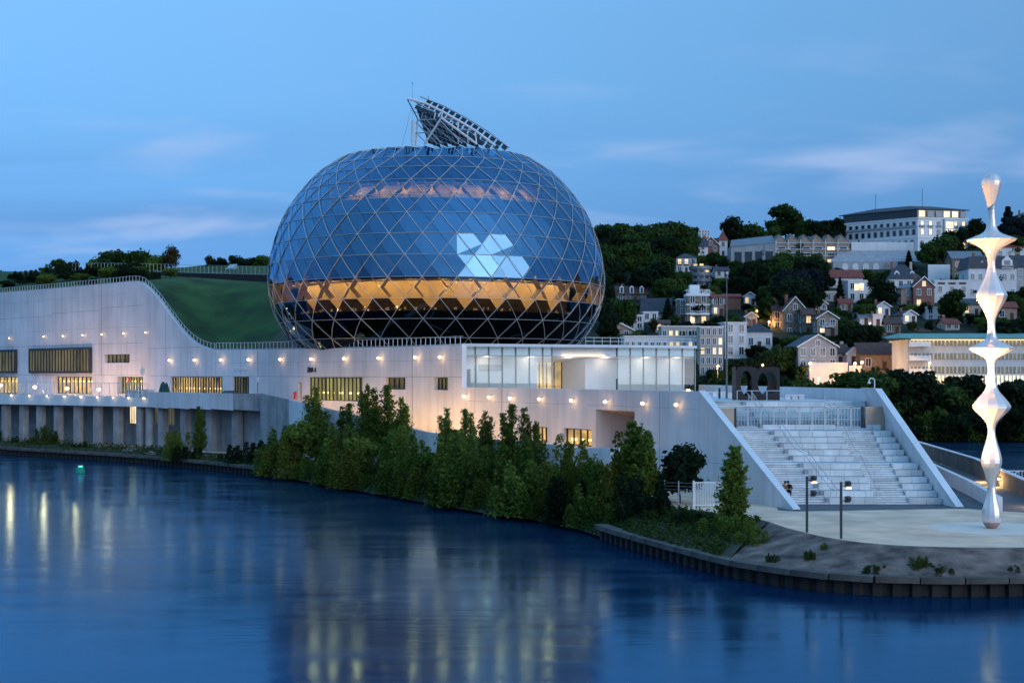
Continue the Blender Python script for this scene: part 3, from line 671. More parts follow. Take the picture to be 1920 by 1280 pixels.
# undercroft back wall with tall lit windows
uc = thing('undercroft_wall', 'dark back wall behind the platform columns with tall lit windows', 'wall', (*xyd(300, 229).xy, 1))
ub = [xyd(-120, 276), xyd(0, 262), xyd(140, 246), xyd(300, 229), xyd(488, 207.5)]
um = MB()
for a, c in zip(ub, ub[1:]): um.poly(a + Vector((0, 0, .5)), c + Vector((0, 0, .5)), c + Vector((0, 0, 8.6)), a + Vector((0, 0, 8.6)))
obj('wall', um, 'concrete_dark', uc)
for p0, p1, n_ in ((196, 215, 5), (231, 256, 6), (291, 297, 2), (313, 341, 6), (404, 416, 3)):
    D0 = interp([(p, d) for p, d in ((0, 262), (140, 246), (300, 229), (488, 207.5))], p0) - .2; D1 = interp([(p, d) for p, d in ((0, 262), (140, 246), (300, 229), (488, 207.5))], p1) - .2
    for k in range(n_):
        f0, f1 = k / n_ + .1 / n_, (k + 1) / n_ - .22 / n_
        a = xyd(p0, D0).lerp(xyd(p1, D1), f0); c = xyd(p0, D0).lerp(xyd(p1, D1), f1)
        lit = 'win_pale' if p0 < 290 else 'win_dim'
        obj('window', MB().ext([a + Vector((0, 0, 5.2)), c + Vector((0, 0, 5.2)), c + Vector((0, 0, 8.0)), a + Vector((0, 0, 8.0))], (0, -.05, 0)), lit, uc)
# footbridge railing with thin balusters, downlights, street lamps
top = [p + Vector((.1, .3, z)) for p, z in zip(wb, (9.75, 9.75, 9.7, 9.62))]
fr = railing('footbridge_railing', 'tall metal railing with close thin balusters on the white footbridge', [tuple(p) for p in top], 2.2, 2.5, rails=(1.0, .05), r=.035, pr=.045)
bl = MB()
for a, c in zip(top, top[1:]):
    n_ = int((c - a).length / .42)
    for k in range(n_):
        p = a.lerp(c, (k + .5) / n_); w_ = rnd.uniform(-.25, .25); bl.tube(p, p + Vector((w_, w_ * .2, 2.15)), .02, 3)
obj('balusters', bl, 'metal_grey', fr, kind='stuff')
for i, px in enumerate((22, 56, 89, 121, 152, 183, 213, 242, 270)):
    D = interp([(p, d) for p, d in ((-120, 262), (0, 248), (140, 235), (277, 223))], px); x = PX(px, D); zt = interp([(0, 9.75), (277, 9.62)], px)
    t_ = thing('edge_light', 'small glowing light on the white bridge edge, %s from the left' % ordinal(i), 'light', (x, D - .02, zt - .25), 0, 'lights along the white bridge edge')
    obj('housing', MB().box(x, D - .02, zt - .02, .5, .2, .07), 'metal_grey', t_); obj('lens', MB().box(x, D - .1, zt - .2, .34, .12, .17), 'bulb', t_)
    lamp(t_, (x - .15, D - .75, zt - .35), 6, (1, .78, .5), .1)
for i, (px, py) in enumerate(((1, 722), (65, 725.5), (125.5, 728), (185.5, 730))):
    D = interp([(p, d) for p, d in ((-120, 262), (0, 248), (140, 235), (277, 223))], px) + 3; x = PX(px, D); z = PZ(py, D)
    t_ = thing('deck_lamp', 'brilliant lamp on a short post behind the footbridge railing, %s from the left' % ordinal(i), 'lamp', (x, D, 9.0), 0, 'brilliant lamps on the footbridge')
    obj('post', MB().tube((x, D, 9.0), (x, D, z - .1), .06), 'metal_grey', t_); obj('globe', MB().lathe([(.06, -.28), (.24, -.16), (.3, 0), (.24, .16), (.06, .28)], 12, (x, D, z)), 'bulb_white', t_)
    lamp(t_, (x, D + 5, z - .3), 1000, (1, .54, .20), .3)
# white kiosk, closed parasol, parked car on the deck
kx = xyd(258, 227); t_ = thing('white_kiosk', 'low white kiosk with slatted front at the end of the footbridge', 'kiosk', (kx.x, kx.y, 9.1), R(-38))
obj('body', MB().box(0, 0, 0, 3.9, 1.6, 1.5), 'white', t_, local=True); obj('counter', MB().box(0, -.1, 1.502, 4.1, 1.9, .1), 'white_paint', t_, local=True)
for k in range(3): obj('upright', MB().box(-1.9 + k * 1.9, -.9, 0, .09, .09, 1.5), 'metal_grey', t_, local=True)
for k in range(2): obj('roof_bar', MB().box(0, -.85, 1.75 + k * .3, 4.1, .06, .06), 'metal_grey', t_, local=True)
obj('side_panel', MB().box(2.75, .1, 0, 1.4, 1.2, 1.75), 'facade_white', t_, local=True)
kx = xyd(306, 222); t_ = thing('closed_parasol', 'dark green closed parasol covers standing beside the kiosk', 'parasol', (kx.x, kx.y, 9.1))
obj('base', MB().box(0, 0, 0, 1.2, 1.2, .15), 'dark_metal', t_, local=True); obj('pole', MB().tube((0, 0, .15), (0, 0, 3.1), .05), 'metal_grey', t_, local=True)
obj('folded_canopy', MB().lathe([(.75, .2), (.78, .9), (.62, 1.8), (.4, 2.6), (.12, 3.0)], 9, (0, 0, 0)).lathe([(.45, .2), (.6, .9), (.45, 1.8), (.25, 2.5), (.06, 2.9)], 8, (.55, -.1, 0)), 'cloth_green', t_, local=True)
kx = xyd(435, 211.5)
def car(loc, rz, label):
    t_ = thing('parked_car', label, 'car', loc, rz)
    obj('body', MB().ext([(-2.1, -.85, .3), (2.1, -.85, .3), (2.15, -.85, .75), (1.9, -.85, .9), (.9, -.85, .98), (-1.9, -.85, .98), (-2.15, -.85, .7)], (0, 1.7, 0)), 'car_black', t_, local=True)
    cb = obj('cabin', MB().add([(-1.75, -.8, .97), (1.1, -.8, .97), (1.1, .8, .97), (-1.75, .8, .97), (-1.15, -.62, 1.5), (.3, -.62, 1.5), (.3, .62, 1.5), (-1.15, .62, 1.5)], [(0, 1, 5, 4), (1, 2, 6, 5), (2, 3, 7, 6), (3, 0, 4, 7), (4, 5, 6, 7)]), 'car_black', t_, local=True)
    obj('side_window', MB().poly((-1.5, -.795, 1.03), (.85, -.795, 1.03), (.25, -.66, 1.44), (-1.1, -.66, 1.44)), 'pane_dark', cb, local=True)
    for sx in (-1.3, 1.3):
        for sy in (-.8, .8):
            w = obj('wheel', MB().tube((sx, sy - .1, .32), (sx, sy + .1, .32), .32, 16), 'tyre', t_, local=True)
            obj('rim', MB().tube((sx, sy - .12, .32), (sx, sy + .12, .32), .19, 10), 'metal_grey', w, local=True)
    for s_ in (-.6, .6): obj('headlight', MB().box(2.08, s_, .62, .1, .3, .14), 'white', t_, local=True); obj('tail_light', MB().box(-2.1, s_, .7, .08, .3, .14), 'red', t_, local=True)
car((kx.x, kx.y, 9.35), R(-42), 'black car parked behind the concrete parapet of the platform')

# ramp down to the bank: outer wall, deck, lights
RW = [(488, 203, 737), (542, 196.5, 749), (611, 188, 765), (700, 177.5, 786), (773, 169, 803), (802, 166, 810), (880, 158, 821), (1000, 147, 829), (1080, 141, 839), (1145, 136.5, 839.5)]
rt = [P(a, y, d) for a, d, y in RW]
rmp = thing('access_ramp', 'curving concrete ramp wall with lit roadway below the facade', 'ramp', (rt[4].x, rt[4].y, 1))
for i, (a, c) in enumerate(zip(rt, rt[1:])):
    c2 = a.lerp(c, .9993)
    obj('wall_panel', MB().ext([Vector((a.x, a.y, .3)), Vector((c2.x, c2.y, .3)), c2, a], (.2, .35, 0)), 'concrete_dark' if i in (0, 3, 6) else 'concrete', rmp)
dkm = MB()
for i, ((a, c), (pa_, pc_)) in enumerate(zip(zip(rt, rt[1:]), zip(RW, RW[1:]))):
    fa, fc = fpt(pa_[0] - 14, .01), fpt(pc_[0] - 14, .01); dz = Vector((.2, .35, -.95))
    dkm.poly(a + dz, c + dz, Vector((*fc, c.z - .95)), Vector((*fa, a.z - .95)))
e = rt[-1]; dkm.poly(e + Vector((.2, .35, -.95)), Vector((*fpt(1215, .01), e.z - .95)), Vector((*fpt(1131, .01), e.z - .95)))
obj('roadway', dkm, 'asphalt', rmp)
a = rt[-1]; x, y = fpt(1232, .01); obj('end_wall', MB().ext([Vector((a.x + .02, a.y, .3)), Vector((x, y, .3)), Vector((x, y, a.z)), Vector((a.x + .02, a.y, a.z))], (.1, .35, 0)), 'concrete', rmp)
rl_i = 0
for k in range(len(rt) - 1):
    for f_ in (.25, .75):
        p = rt[k].lerp(rt[k + 1], f_); 
        if k == 0 and f_ < .5: continue
        t_ = thing('ramp_light', 'low warm light behind the ramp wall, %s from the top of the ramp' % ordinal(rl_i), 'light', p + Vector((.4, .6, -.6)), 0, 'lights washing the wall above the ramp'); rl_i += 1
        obj('fixture', MB().box(p.x + .42, p.y + .62, p.z - .75, .7, .16, .2, fang(RW[k][0])), 'metal_grey', t_); obj('lens', MB().box(p.x + .47, p.y + .74, p.z - .72, .6, .1, .14, fang(RW[k][0])), 'bulb', t_)
        if rl_i <= 16: lamp(t_, (p.x + .9, p.y + 1.3, p.z - .45), (380 if k in (2, 3, 4, 5) else 200 if k in (1, 6) else 120), (1.0, .56, .16), .3)
t_ = thing('road_sign', 'round road sign on a thin pole beside the lit ramp window', 'sign', P(1052, 834, 150.5))
p = P(1052, 820, 150.5); obj('pole', MB().tube(P(1052, 836, 150.5), p, .04), 'metal_grey', t_); obj('disc', MB().tube(p + Vector((0, -.05, 0)), p + Vector((.03, -.09, 0)), .5, 18), 'facade_grey', t_)

# ------------------------------------------------------------------ glazed terrace pavilion
A_, B_ = xyd(866, 173.5), xyd(1303, 187.5)
pvn = thing('glass_pavilion', 'long glass fronted pavilion with pale concrete walls on the terrace', 'pavilion', (*A_.lerp(B_, .5).xy, 10.8))
dv = (B_ - A_).normalized(); nv = Vector((dv.y, -dv.x, 0)); LP = (B_ - A_).length
def pp(u, off, z): p = A_ + dv * (u * LP) + nv * off; return Vector((p.x, p.y, z))
def pu(px):
    lo, hi = 0.0, 1.0
    for _ in range(40):
        m_ = (lo + hi) / 2; q_ = pp(m_, 0, 0)
        if q_.x / q_.y * F + 960 < px: lo = m_
        else: hi = m_
    return lo
def zy(px, y): q_ = pp(pu(px), 0, 0); return PZ(y, q_.y)
zr, zs = zy(900, 649.5), zy(900, 666.5)
obj('roof_slab', MB().ext([pp(-.005, .3, zr), pp(1.004, .3, zr), pp(1.004, -14, zr), pp(-.005, -14, zr)], (0, 0, .35)), 'concrete_white', pvn)
obj('roof_membrane', MB().ext([pp(.002, -.1, zr + .352), pp(.998, -.1, zr + .352), pp(.998, -13.8, zr + .352), pp(.002, -13.8, zr + .352)], (0, 0, .01)), 'deck_dark', pvn)  # unseen dark sheet added so the dome's lower glass mirrors black, not pale slab
obj('ceiling', MB().poly(pp(0, -.3, zs), pp(1, -.3, zs), pp(1, -7.8, zs - .9), pp(0, -7.8, zs - .9)), 'concrete_white', pvn)
uA, uB = pu(1024), pu(1115)
iw = MB(); iw.poly(pp(0, -2.6, 10.6), pp(uA, -2.6, 10.6), pp(uA, -2.6, zs), pp(0, -2.6, zs))
iw.poly(pp(uB, -2.6, 10.6), pp(1, -2.6, 10.6), pp(1, -2.6, zs), pp(uB, -2.6, zs))
iw.poly(pp(uA, -2.6, 10.6), pp(uA, -7, 10.6), pp(uA, -7, zs), pp(uA, -2.6, zs)); iw.poly(pp(uB, -2.6, 10.6), pp(uB - .05, -7, 10.6), pp(uB - .05, -7, zs), pp(uB, -2.6, zs))
iw.poly(pp(1, -2.6, 10.6), pp(1, -14, 10.6), pp(1, -14, zr), pp(1, -2.6, zr))
obj('inner_wall', iw, 'concrete_white', pvn)
dr = obj('entrance_doors', MB().poly(pp(uA, -6.5, 10.6), pp(uB - .045, -6.5, 10.6), pp(uB - .045, -6.5, zs - .6), pp(uA, -6.5, zs - .6)), 'win_room', pvn)
dm = MB()
for k in range(6):
    u = uA + (uB - .045 - uA) * k / 5; dm.tube(pp(u, -6.42, 10.6), pp(u, -6.42, zs - .6), .06, 4)
dm.tube(pp(uA, -6.42, 11.7), pp(uB - .05, -6.42, 11.7), .03, 4); obj('door_frame', dm, 'frame_dark', dr)
obj('exit_sign', MB().box(*pp(pu(1043), -6.3, 0).xy, zs - 1.05, .5, .06, .2), 'exit_green', dr)
obj('vent_grille', MB().ext([pp(pu(914), -2.55, zy(930, 695)), pp(pu(957), -2.55, zy(930, 695)), pp(pu(957), -2.55, zy(930, 683)), pp(pu(914), -2.55, zy(930, 683))], (0, -.05, 0)), 'concrete_dark', pvn)
obj('fascia', MB().ext([pp(pu(1035), .02, zs), pp(pu(1155), .02, zs), pp(pu(1155), .02, zr - .01), pp(pu(1035), .02, zr - .01)], (0, .2, 0)), 'concrete_white', pvn)
cl_ = obj('strip_lamp', MB().ext([pp(pu(1053), .12, zs - .02), pp(pu(1132), .12, zs - .02), pp(pu(1132), .3, zs - .02), pp(pu(1053), .3, zs - .02)], (0, 0, .12)), 'foyer_lamp', pvn)
for u in (.12, .3, .46, .62, .8, .94): 
    q_ = pp(u, -1.4, zs - .5); lamp(pvn, q_, 40 if u != .46 else 70, (1.0, .82, .6), .25)
gx = [866 + 25.3 * k for k in range(8)] + [1157.5 + 24.4 * k for k in range(7)]
gx[7] = 1035
for i in range(len(gx) - 1):
    if i in (7,): continue
    a, c = pu(gx[i]) + .0008, pu(min(gx[i + 1], 1303)) - .0008
    obj('glass_panel', MB().poly(pp(a, 0, 10.7), pp(c, 0, 10.7), pp(c, 0, zs - .02), pp(a, 0, zs - .02)), 'pav_glass', pvn)
    obj('frosted_panel', MB().ext([pp(a, 0, zs + .03), pp(c, 0, zs + .03), pp(c, 0, zr - .03), pp(a, 0, zr - .03)], (0, .04, 0)), 'frost', pvn)
for g_ in gx:
    u = pu(min(g_, 1303)); q0 = pp(u, .06, 10.7); q1 = pp(u, .06, zr); obj('mullion', MB().box(q0.x, q0.y, 10.7, .12, .16, zr - 10.7), 'facade_cream', pvn)
rp = [tuple(pp(pu(p_), -1.0, zr + .35)) for p_ in (1105, 1200, 1303)]
railing('pavilion_railing', 'roof railing on the right part of the pavilion roof', rp, .95, 1.2, rails=(1.0, .5), r=.035)

# terrace floor, right hand wall and stair wings
TB = [Vector((35.0, 132.2, 0)), Vector((34.2, 139, 0)), Vector((25, 190, 0))]
tf = MB(); fl = [(*fpt(px, -.62), 10.72) for px in (866, 940, 1020, 1100, 1200, 1308)] + [(17.6, 136.6, 10.72), (34.4, 137.4, 10.72), (25, 190, 10.72), (*pp(.5, -10, 0).xy, 10.72)]
struct('terrace_floor', MB().poly(*fl), 'stair_stone')
tw = thing('terrace_wall', 'smooth concrete wall at the right of the stairs sloping down to the forecourt', 'wall', (36, 115.5, 2.5))
obj('parapet', MB().ext([(25, 190, 9), (34.2, 139, 9), (34.2, 139, 11.9), (25, 190, 11.9)], (.5, .09, 0)), 'concrete', tw)
obj('wing', MB().ext([(36.05, 115.3, 2.4), (36.05, 115.3, 2.52), (34.2, 133.5, 11.9), (34.2, 138.98, 11.9), (34.2, 138.98, 2.4)], (.55, .05, 0)), 'concrete', tw)
obj('wing_coping', MB().ext([(36.0, 115.1, 2.53), (34.15, 133.5, 11.92), (34.15, 139, 11.92), (34.15, 139, 11.99), (34.15, 133.5, 11.99), (36.0, 114.95, 2.6)], (.65, .06, 0)), 'concrete_white', tw)
lw_ = thing('wing_coping_strip', 'pale coping on the left stair wing running down to the forecourt', 'coping', (22.4, 113, 2.5))
a = Vector((*fpt(1310), 11.77)); c = Vector((*fpt(1487), 2.57)); obj('coping', MB().ext([a, c, c + Vector((.62, .15, 0)), a + Vector((.62, .15, 0))], (0, 0, .07)), 'concrete_white', lw_)
q_ = Vector((34.3, 134.2, 11.99)); t_ = thing('hooked_lamp', 'small white hooked lamp on top of the right stair wall', 'lamp', q_)
obj('stem', MB().path([q_, q_ + Vector((0, 0, .75)), q_ + Vector((-.12, 0, .95)), q_ + Vector((-.38, 0, .98)), q_ + Vector((-.52, 0, .8)), q_ + Vector((-.52, 0, .62))], .055, 6), 'white_paint', t_); obj('shade', MB().lathe([(.06, 0), (.16, -.12), (.16, -.2)], 10, tuple(q_ + Vector((-.52, 0, .66)))), 'white_paint', t_)
# ------------------------------------------------------------------ grand staircase
NST, RISE, TREAD = 48, 8.2 / 48, 0.345
def stepD(i):       # depth of the front edge of step i (two landings)
    return 118.0 + i * TREAD + (1.1 if i >= 18 else 0) + (1.6 if i >= 33 else 0)
stz = lambda i: 2.5 + (i + 1) * RISE
def wingX(D): t_ = (D - 113) / 17.0; return 22.4 + (17.1 - 22.4) * t_ + .62
def L1(D): return 26.4 - 2.8 * (D - 118) / 13
def L2(D): return 30.35 - .25 * (D - 118) / 13
def L3(D): return 33.05 - .05 * (D - 118) / 13
def WR(D): return 36.05 - 1.85 * (D - 115.3) / 18.2
stc = thing('grand_staircase', 'wide pale stone staircase with seating tiers rising to the terrace', 'staircase', (29, 118, 2.5))
rs = random.Random(3)
def slab(x0a, x1a, x0b, x1b, Da, Db, z0, z1, name):
    g_ = .014; return obj(name, MB().add([(x0a + g_, Da, z0), (x1a - g_, Da, z0), (x1b - g_, Db, z0), (x0b + g_, Db, z0), (x0a + g_, Da, z1), (x1a - g_, Da, z1), (x1b - g_, Db, z1), (x0b + g_, Db, z1)], [(4, 5, 6, 7), (0, 1, 5, 4), (1, 2, 6, 5), (3, 0, 4, 7)]), 'stair_stone', stc)
for i in range(NST):
    Da = stepD(i); Db = stepD(i + 1) + .02 if i < NST - 1 else 137.2
    z1 = stz(i); z0 = z1 - RISE + .028
    for lo, hi, cuts in ((wingX, L1, 2), (L2, L3, 1)):
        cs = [0] + sorted(rs.uniform(.2, .8) if cuts == 1 else (k + rs.uniform(.7, 1.3)) / (cuts + 1) for k in range(cuts)) + [1]
        for u, v in zip(cs, cs[1:]):
            f_ = lambda D, w: lo(D) + (hi(D) - lo(D)) * w
            slab(f_(Da, u), f_(Da, v), f_(Db, u), f_(Db, v), Da, Db, z0, z1 - rs.uniform(0, .006), 'step')
for k in range(NST // 3):
    i = 3 * k; Da = stepD(i); Db = (stepD(i + 3) if i + 3 < NST else 137.2) + .02; z1 = stz(i + 2); z0 = z1 - 3 * RISE + .03
    for lo, hi, nb in ((L1, L2, 4 if k < 8 else 5), (L3, WR, 2)):
        sh = rs.uniform(-.5, .5) / nb; cs = [0] + [max(.06, min(.94, (j + 1) / nb + sh)) for j in range(nb - 1)] + [1]
        for u, v in zip(cs, cs[1:]):
            f_ = lambda D, w: lo(D) + (hi(D) - lo(D)) * w
            slab(f_(Da, u), f_(Da, v), f_(Db, u), f_(Db, v), Da, Db, z0, z1 - rs.uniform(0, .008), 'seat_block')
    # dark side blocks where tiers meet the left flight
    x_ = L1(Da + .25); obj('cheek_block', MB().box(x_ - .05, Da + .3, z1 - .36, .36, .5, .362), 'concrete_dark', stc)
bs = MB()
for i in range(NST):      # dark sheet added behind the stones so the gaps read as shadow
    D = stepD(i) + .05; bs.poly((wingX(D), D, stz(i) - RISE - .1), (WR(D), D, stz(i) - RISE - .1), (WR(D), D, stz(i) - .03), (wingX(D), D, stz(i) - .03)); D2 = stepD(i + 1) + .05 if i < NST - 1 else 137.2
    bs.poly((wingX(D), D, stz(i) - .03), (WR(D), D, stz(i) - .03), (WR(D2), D2, stz(i) - .03), (wingX(D2), D2, stz(i) - .03))
obj('gap_shade_sheet', bs, 'gap_shade', stc)
def stair_rail(xf, off, label, i0, i1, h=.95, double=0):
    pts = []
    idx = list(range(i0, i1, 1))
    def sp(i): D = stepD(i) + .15; return Vector((xf(D) + off, D, stz(i)))
    keys = [i0] + [k for k in (17, 18, 32, 33) if i0 < k < i1] + [i1]
    pts = [sp(k) + Vector((0, 0, h)) for k in keys]
    a = pts[0]; pts = [a + Vector((.15, -.55, -.02))] + pts
    t_ = thing('stair_handrail', label, 'handrail', sp(i0)); mb = MB().path(pts, .035, 6)
    if double: mb.path([p + Vector((double, 0, 0)) for p in pts], .035, 6)
    obj('rail', mb, 'metal_grey', t_); 
    for k in range(i0, i1, 5):
        p = sp(k); obj('post', MB().tube(p, p + Vector((0, 0, h)), .03, 5), 'metal_grey', t_)
        if double: obj('post', MB().tube(p + Vector((double, 0, -.3)), p + Vector((double, 0, h)), .03, 5), 'metal_grey', t_)
stair_rail(L1, .32, 'double metal handrail between the left flight and the seating tiers, below the gate', 1, 31, double=.5)
stair_rail(L1, .32, 'double metal handrail at the top of the left flight, above the gate', 35, 47, double=.5)
stair_rail(L2, .1, 'single metal handrail beside the right hand flight, below the gate', 1, 31)
stair_rail(L2, .1, 'short handrail at the top of the right hand flight, above the gate', 36, 47)
stair_rail(wingX, .3, 'short handrail along the left wing above the seated pair', 6, 17)
# metal gate across the stairs with copper coloured end panels
GD = stepD(33) + .35; gz = stz(32); gt = thing('stair_gate', 'tall open metal gate fence across the upper landing of the stairs', 'gate', (29, GD, gz))
gx0, gx1 = PX(1378, GD), PX(1620, GD); nb = 10
for k in range(nb):
    a = gx0 + (gx1 - gx0) * k / nb; c = gx0 + (gx1 - gx0) * (k + 1) / nb; z1 = gz + 2.1; w_ = (c - a)
    lf = obj('gate_leaf', MB().box(a + .05, GD, gz + .05, .08, .08, 2.08).box(c - .06, GD, gz + .05, .08, .08, 2.08).box((a + c) / 2, GD, z1 - .08, w_ - .1, .08, .08).box((a + c) / 2, GD, gz + .06, w_ - .1, .08, .08).box((a + c) / 2, GD, gz + .95, w_ - .1, .06, .05), 'metal_grey', gt)
    for j in range(1, 4):
        obj('gate_bar', MB().box(a + w_ * j / 4, GD, gz + .1, .045, .045, 1.95), 'metal_grey', lf)
    obj('glazing', MB().poly((a + .1, GD + .05, gz + .1), (c - .1, GD + .05, gz + .1), (c - .1, GD + .05, z1 - .1), (a + .1, GD + .05, z1 - .1)), 'rail_glass', lf)
def cpanel(px0, px1, y0, y1, D, label):
    a, c = P(px0, y1, D), P(px1, y0, D); t_ = thing('gate_housing', label, 'panel', ((a.x + c.x) / 2, D, a.z))
    obj('panel', MB().box((a.x + c.x) / 2, D, a.z, c.x - a.x, .3, c.z - a.z), 'copper_panel', t_); obj('dark_jamb', MB().box(a.x - .22 if px0 > 1500 else c.x + .12, D + .1, a.z, .2, .5, c.z - a.z), 'dark_metal', t_)
cpanel(1622, 1657, 762, 807.5, GD - .1, 'copper coloured sliding panel at the right end of the stair gate')
cpanel(1342, 1376, 765, 812, GD - .1, 'copper coloured panel behind the left wing at the gate')

# dark steel block sculpture with oval openings, mast, benches, bollard, terrace rail
sb = P(1380, 752, 142.5); sw, sh, sd = 4.4, 3.35, 2.6
t_ = thing('steel_block', 'dark rusted steel block with rounded openings at the head of the stairs', 'sculpture', (sb.x + sw / 2, 142.5, 10.72))
bm_ = MB(); n = 28
for (x0, x1, cxx, rx) in ((0, sw / 2, 1.0, .62), (sw / 2, sw, 3.15, .95)):
    ring = []; per = []
    for k in range(n):
        a = 2 * pi * k / n; ex, ez = cxx + rx * cos(a), 1.7 + 1.25 * sin(a); ring.append((ex, ez))
        dx, dz = cos(a), sin(a); tt = []
        if dx > 1e-6: tt.append((x1 - cxx) / dx)
        if dx < -1e-6: tt.append((x0 - cxx) / dx)
        if dz > 1e-6: tt.append((sh - 1.7) / dz)
        if dz < -1e-6: tt.append((0 - 1.7) / dz)
        s_ = min(tt); per.append((cxx + dx * s_, 1.7 + dz * s_))
    for k in range(n):
        j = (k + 1) % n
        for yy in (0, sd): bm_.poly(*[(x, yy, z) for x, z in (per[k], per[j], ring[j], ring[k])])
        bm_.poly((ring[k][0], 0, ring[k][1]), (ring[j][0], 0, ring[j][1]), (ring[j][0] + (.5 if cxx < 2 else -.45), sd, ring[j][1]), (ring[k][0] + (.5 if cxx < 2 else -.45), sd, ring[k][1]))
bm_.poly((0, 0, sh), (sw, 0, sh), (sw, sd, sh), (0, sd, sh)); bm_.poly((0, 0, 0), (0, sd, 0), (0, sd, sh), (0, 0, sh)); bm_.poly((sw, 0, 0), (sw, sd, 0), (sw, sd, sh), (sw, 0, sh))
o = obj('block', bm_, 'corten', t_, local=True); o.location = (-sw / 2, 0, 0)
q_ = P(1362.5, 752, 150); q_.z = 10.72; t_ = thing('flag_mast', 'tall slender bare mast standing on the terrace', 'mast', q_)
obj('pole', MB().tube(q_, q_ + Vector((0, 0, 8)), .11, 8, .085).tube(q_ + Vector((0, 0, 8)), q_ + Vector((0, 0, 13.2)), .085, 8, .05), 'bark_pale', t_); obj('tip', MB().lathe([(.05, 0), (.09, .1), (.03, .25)], 8, tuple(q_ + Vector((0, 0, 13.2)))), 'white', t_); obj('base_plate', MB().box(q_.x, q_.y, q_.z, .5, .5, .08), 'metal_grey', t_)
def bench(px, D, w, label):
    x = PX(px, D); t_ = thing('stone_bench', label, 'bench', (x, D, 10.72)); obj('seat', MB().box(x, D, 11.1, w, .6, .14), 'concrete_white', t_)
    for k in (-.36, .0, .36): obj('leg', MB().box(x + k * w, D, 10.72, .5, .5, .38), 'concrete', t_)
bench(1489, 146, 2.0, 'pale stone bench right of the dark steel block'); bench(1340, 168, 2.6, 'pale stone bench left of the mast near the pavilion'); bench(1368, 158, 1.4, 'short pale bench just behind the mast'); bench(1288, 184, 1.6, 'low pale bench in front of the pavilion glass')
x = PX(1349, 152); t_ = thing('bollard', 'short black bollard beside the mast on the terrace', 'bollard', (x, 152, 10.72)); obj('post', MB().lathe([(.12, 0), (.12, .95), (.08, 1.02)], 10, (x, 152, 10.72)), 'dark_metal', t_); obj('cap', MB().lathe([(.14, 1.02), (.14, 1.1), (.05, 1.14)], 10, (x, 152, 10.72)), 'dark_metal', t_)
x = PX(1150, 181); t_ = thing('bollard', 'black bollard in front of the pavilion glass right of the doors', 'bollard', (x, 175, 10.72)); obj('post', MB().lathe([(.1, 0), (.1, 1.9)], 8, (x, 175, 10.72)), 'dark_metal', t_); obj('cap', MB().lathe([(.12, 1.9), (.12, 2.0), (.05, 2.04)], 10, (x, 175, 10.72)), 'dark_metal', t_)
railing('terrace_railing', 'thin metal railing in front of the dark steel block', [(PX(1382, 138.3), 138.3, 10.72), (PX(1462, 138.3), 138.3, 10.72)], 1.0, 1.45, rails=(1.0,), r=.035)
q_ = (*fpt(1270, -1.2), 11.0); t_ = thing('parapet_light', 'small warm light lying on the terrace parapet by the pavilion corner', 'light', q_); obj('housing', MB().box(*q_, .5, .3, .5), 'metal_grey', t_); obj('lens', MB().box(q_[0], q_[1], q_[2] + .505, .3, .25, .4), 'bulb', t_)

# ------------------------------------------------------------------ plaza: lamp poles, lit column, ramp walls, fence, pair on the steps
def flood(px, D, ybot, ytop, label):
    x = PX(px, D); zt = PZ(ytop, D); t_ = thing('flood_pole', label, 'lamp post', (x, D, 2.5))
    obj('pole', MB().box(x, D, 2.5, .15, .15, zt - 2.5), 'dark_metal', t_)
    for k, dz in enumerate((.25, 1.25)):
        z = zt - dz; h = obj('floodlight', MB().tube((x + .07, D, z), (x + .3, D, z), .035, 6).box(x + .3, D, z - .12, .06, .3, .42).lathe([(.1, 0), (.2, .12), (.22, .3), (.12, .42)], 10, (x + .48, D, z - .1)), 'dark_metal', t_)
        if k == 0:
            obj('lens', MB().lathe([(.17, 0), (.19, .06), (.1, .09)], 10, (x + .5, D, z - .2)), 'bulb', h)
        d_ = Vector((SCX, SCD, 12 if k == 0 else 21)) - Vector((x + .9, D, z)); lamp(t_, (x + 1.0, D, z + .1), 16000 if k == 0 else 34000, (1.0, .68, .38), .12, 'SPOT', d_.to_track_quat('-Z', 'Y').to_euler(), spot=R(46))
flood(1513, 97.5, 993, 893, 'left of the two dark floodlight poles on the plaza edge')
flood(1577, 93.8, 1010, 903, 'right of the two dark floodlight poles on the plaza edge')
t_ = thing('light_column', 'tall glowing white faceted column of stacked rounded bulbs on the plaza', 'sculpture', (SCX, SCD, 2.5))
cp = [(.3, .02), (.56, .3), (.69, .8), (.62, 1.4), (.40, 2.1), (.27, 2.9), (.42, 3.7), (.72, 4.6), (.60, 5.4), (.33, 6.3), (.26, 7.0), (.5, 7.6), (1.15, 8.25), (1.33, 8.6), (1.0, 9.1), (.5, 9.7), (.30, 10.4)]
cp += [(.27, 11.5), (.5, 12.0), (1.15, 12.35), (1.56, 12.65), (1.2, 12.9), (.5, 13.25), (.28, 13.9), (.28, 14.6), (.55, 15.3), (1.0, 16.1), (1.06, 16.5), (.7, 17.2), (.36, 18.0), (.27, 18.8), (.6, 19.6), (1.3, 20.05), (1.74, 20.3), (1.3, 20.5), (.55, 20.85), (.3, 21.5), (.25, 22.4), (.42, 23.2), (.68, 24.1), (.66, 24.5), (.45, 24.85), (.15, 25.0)]
cm_ = MB(); cm_.lathe(cp, 12, (0, 0, 0)); 
for fi, f_ in enumerate(cm_.f):
    if max(cm_.v[i][2] for i in f_) < .55: cm_.m[fi] = 1
cm_ = MB(); cps = resamp([(a, c, 0) for a, c in cp], 3); cm_.lathe([(max(.05, p.x), p.y) for p in cps], 12, (0, 0, 0))
for fi, f_ in enumerate(cm_.f):
    if max(cm_.v[i][2] for i in f_) < .55: cm_.m[fi] = 1
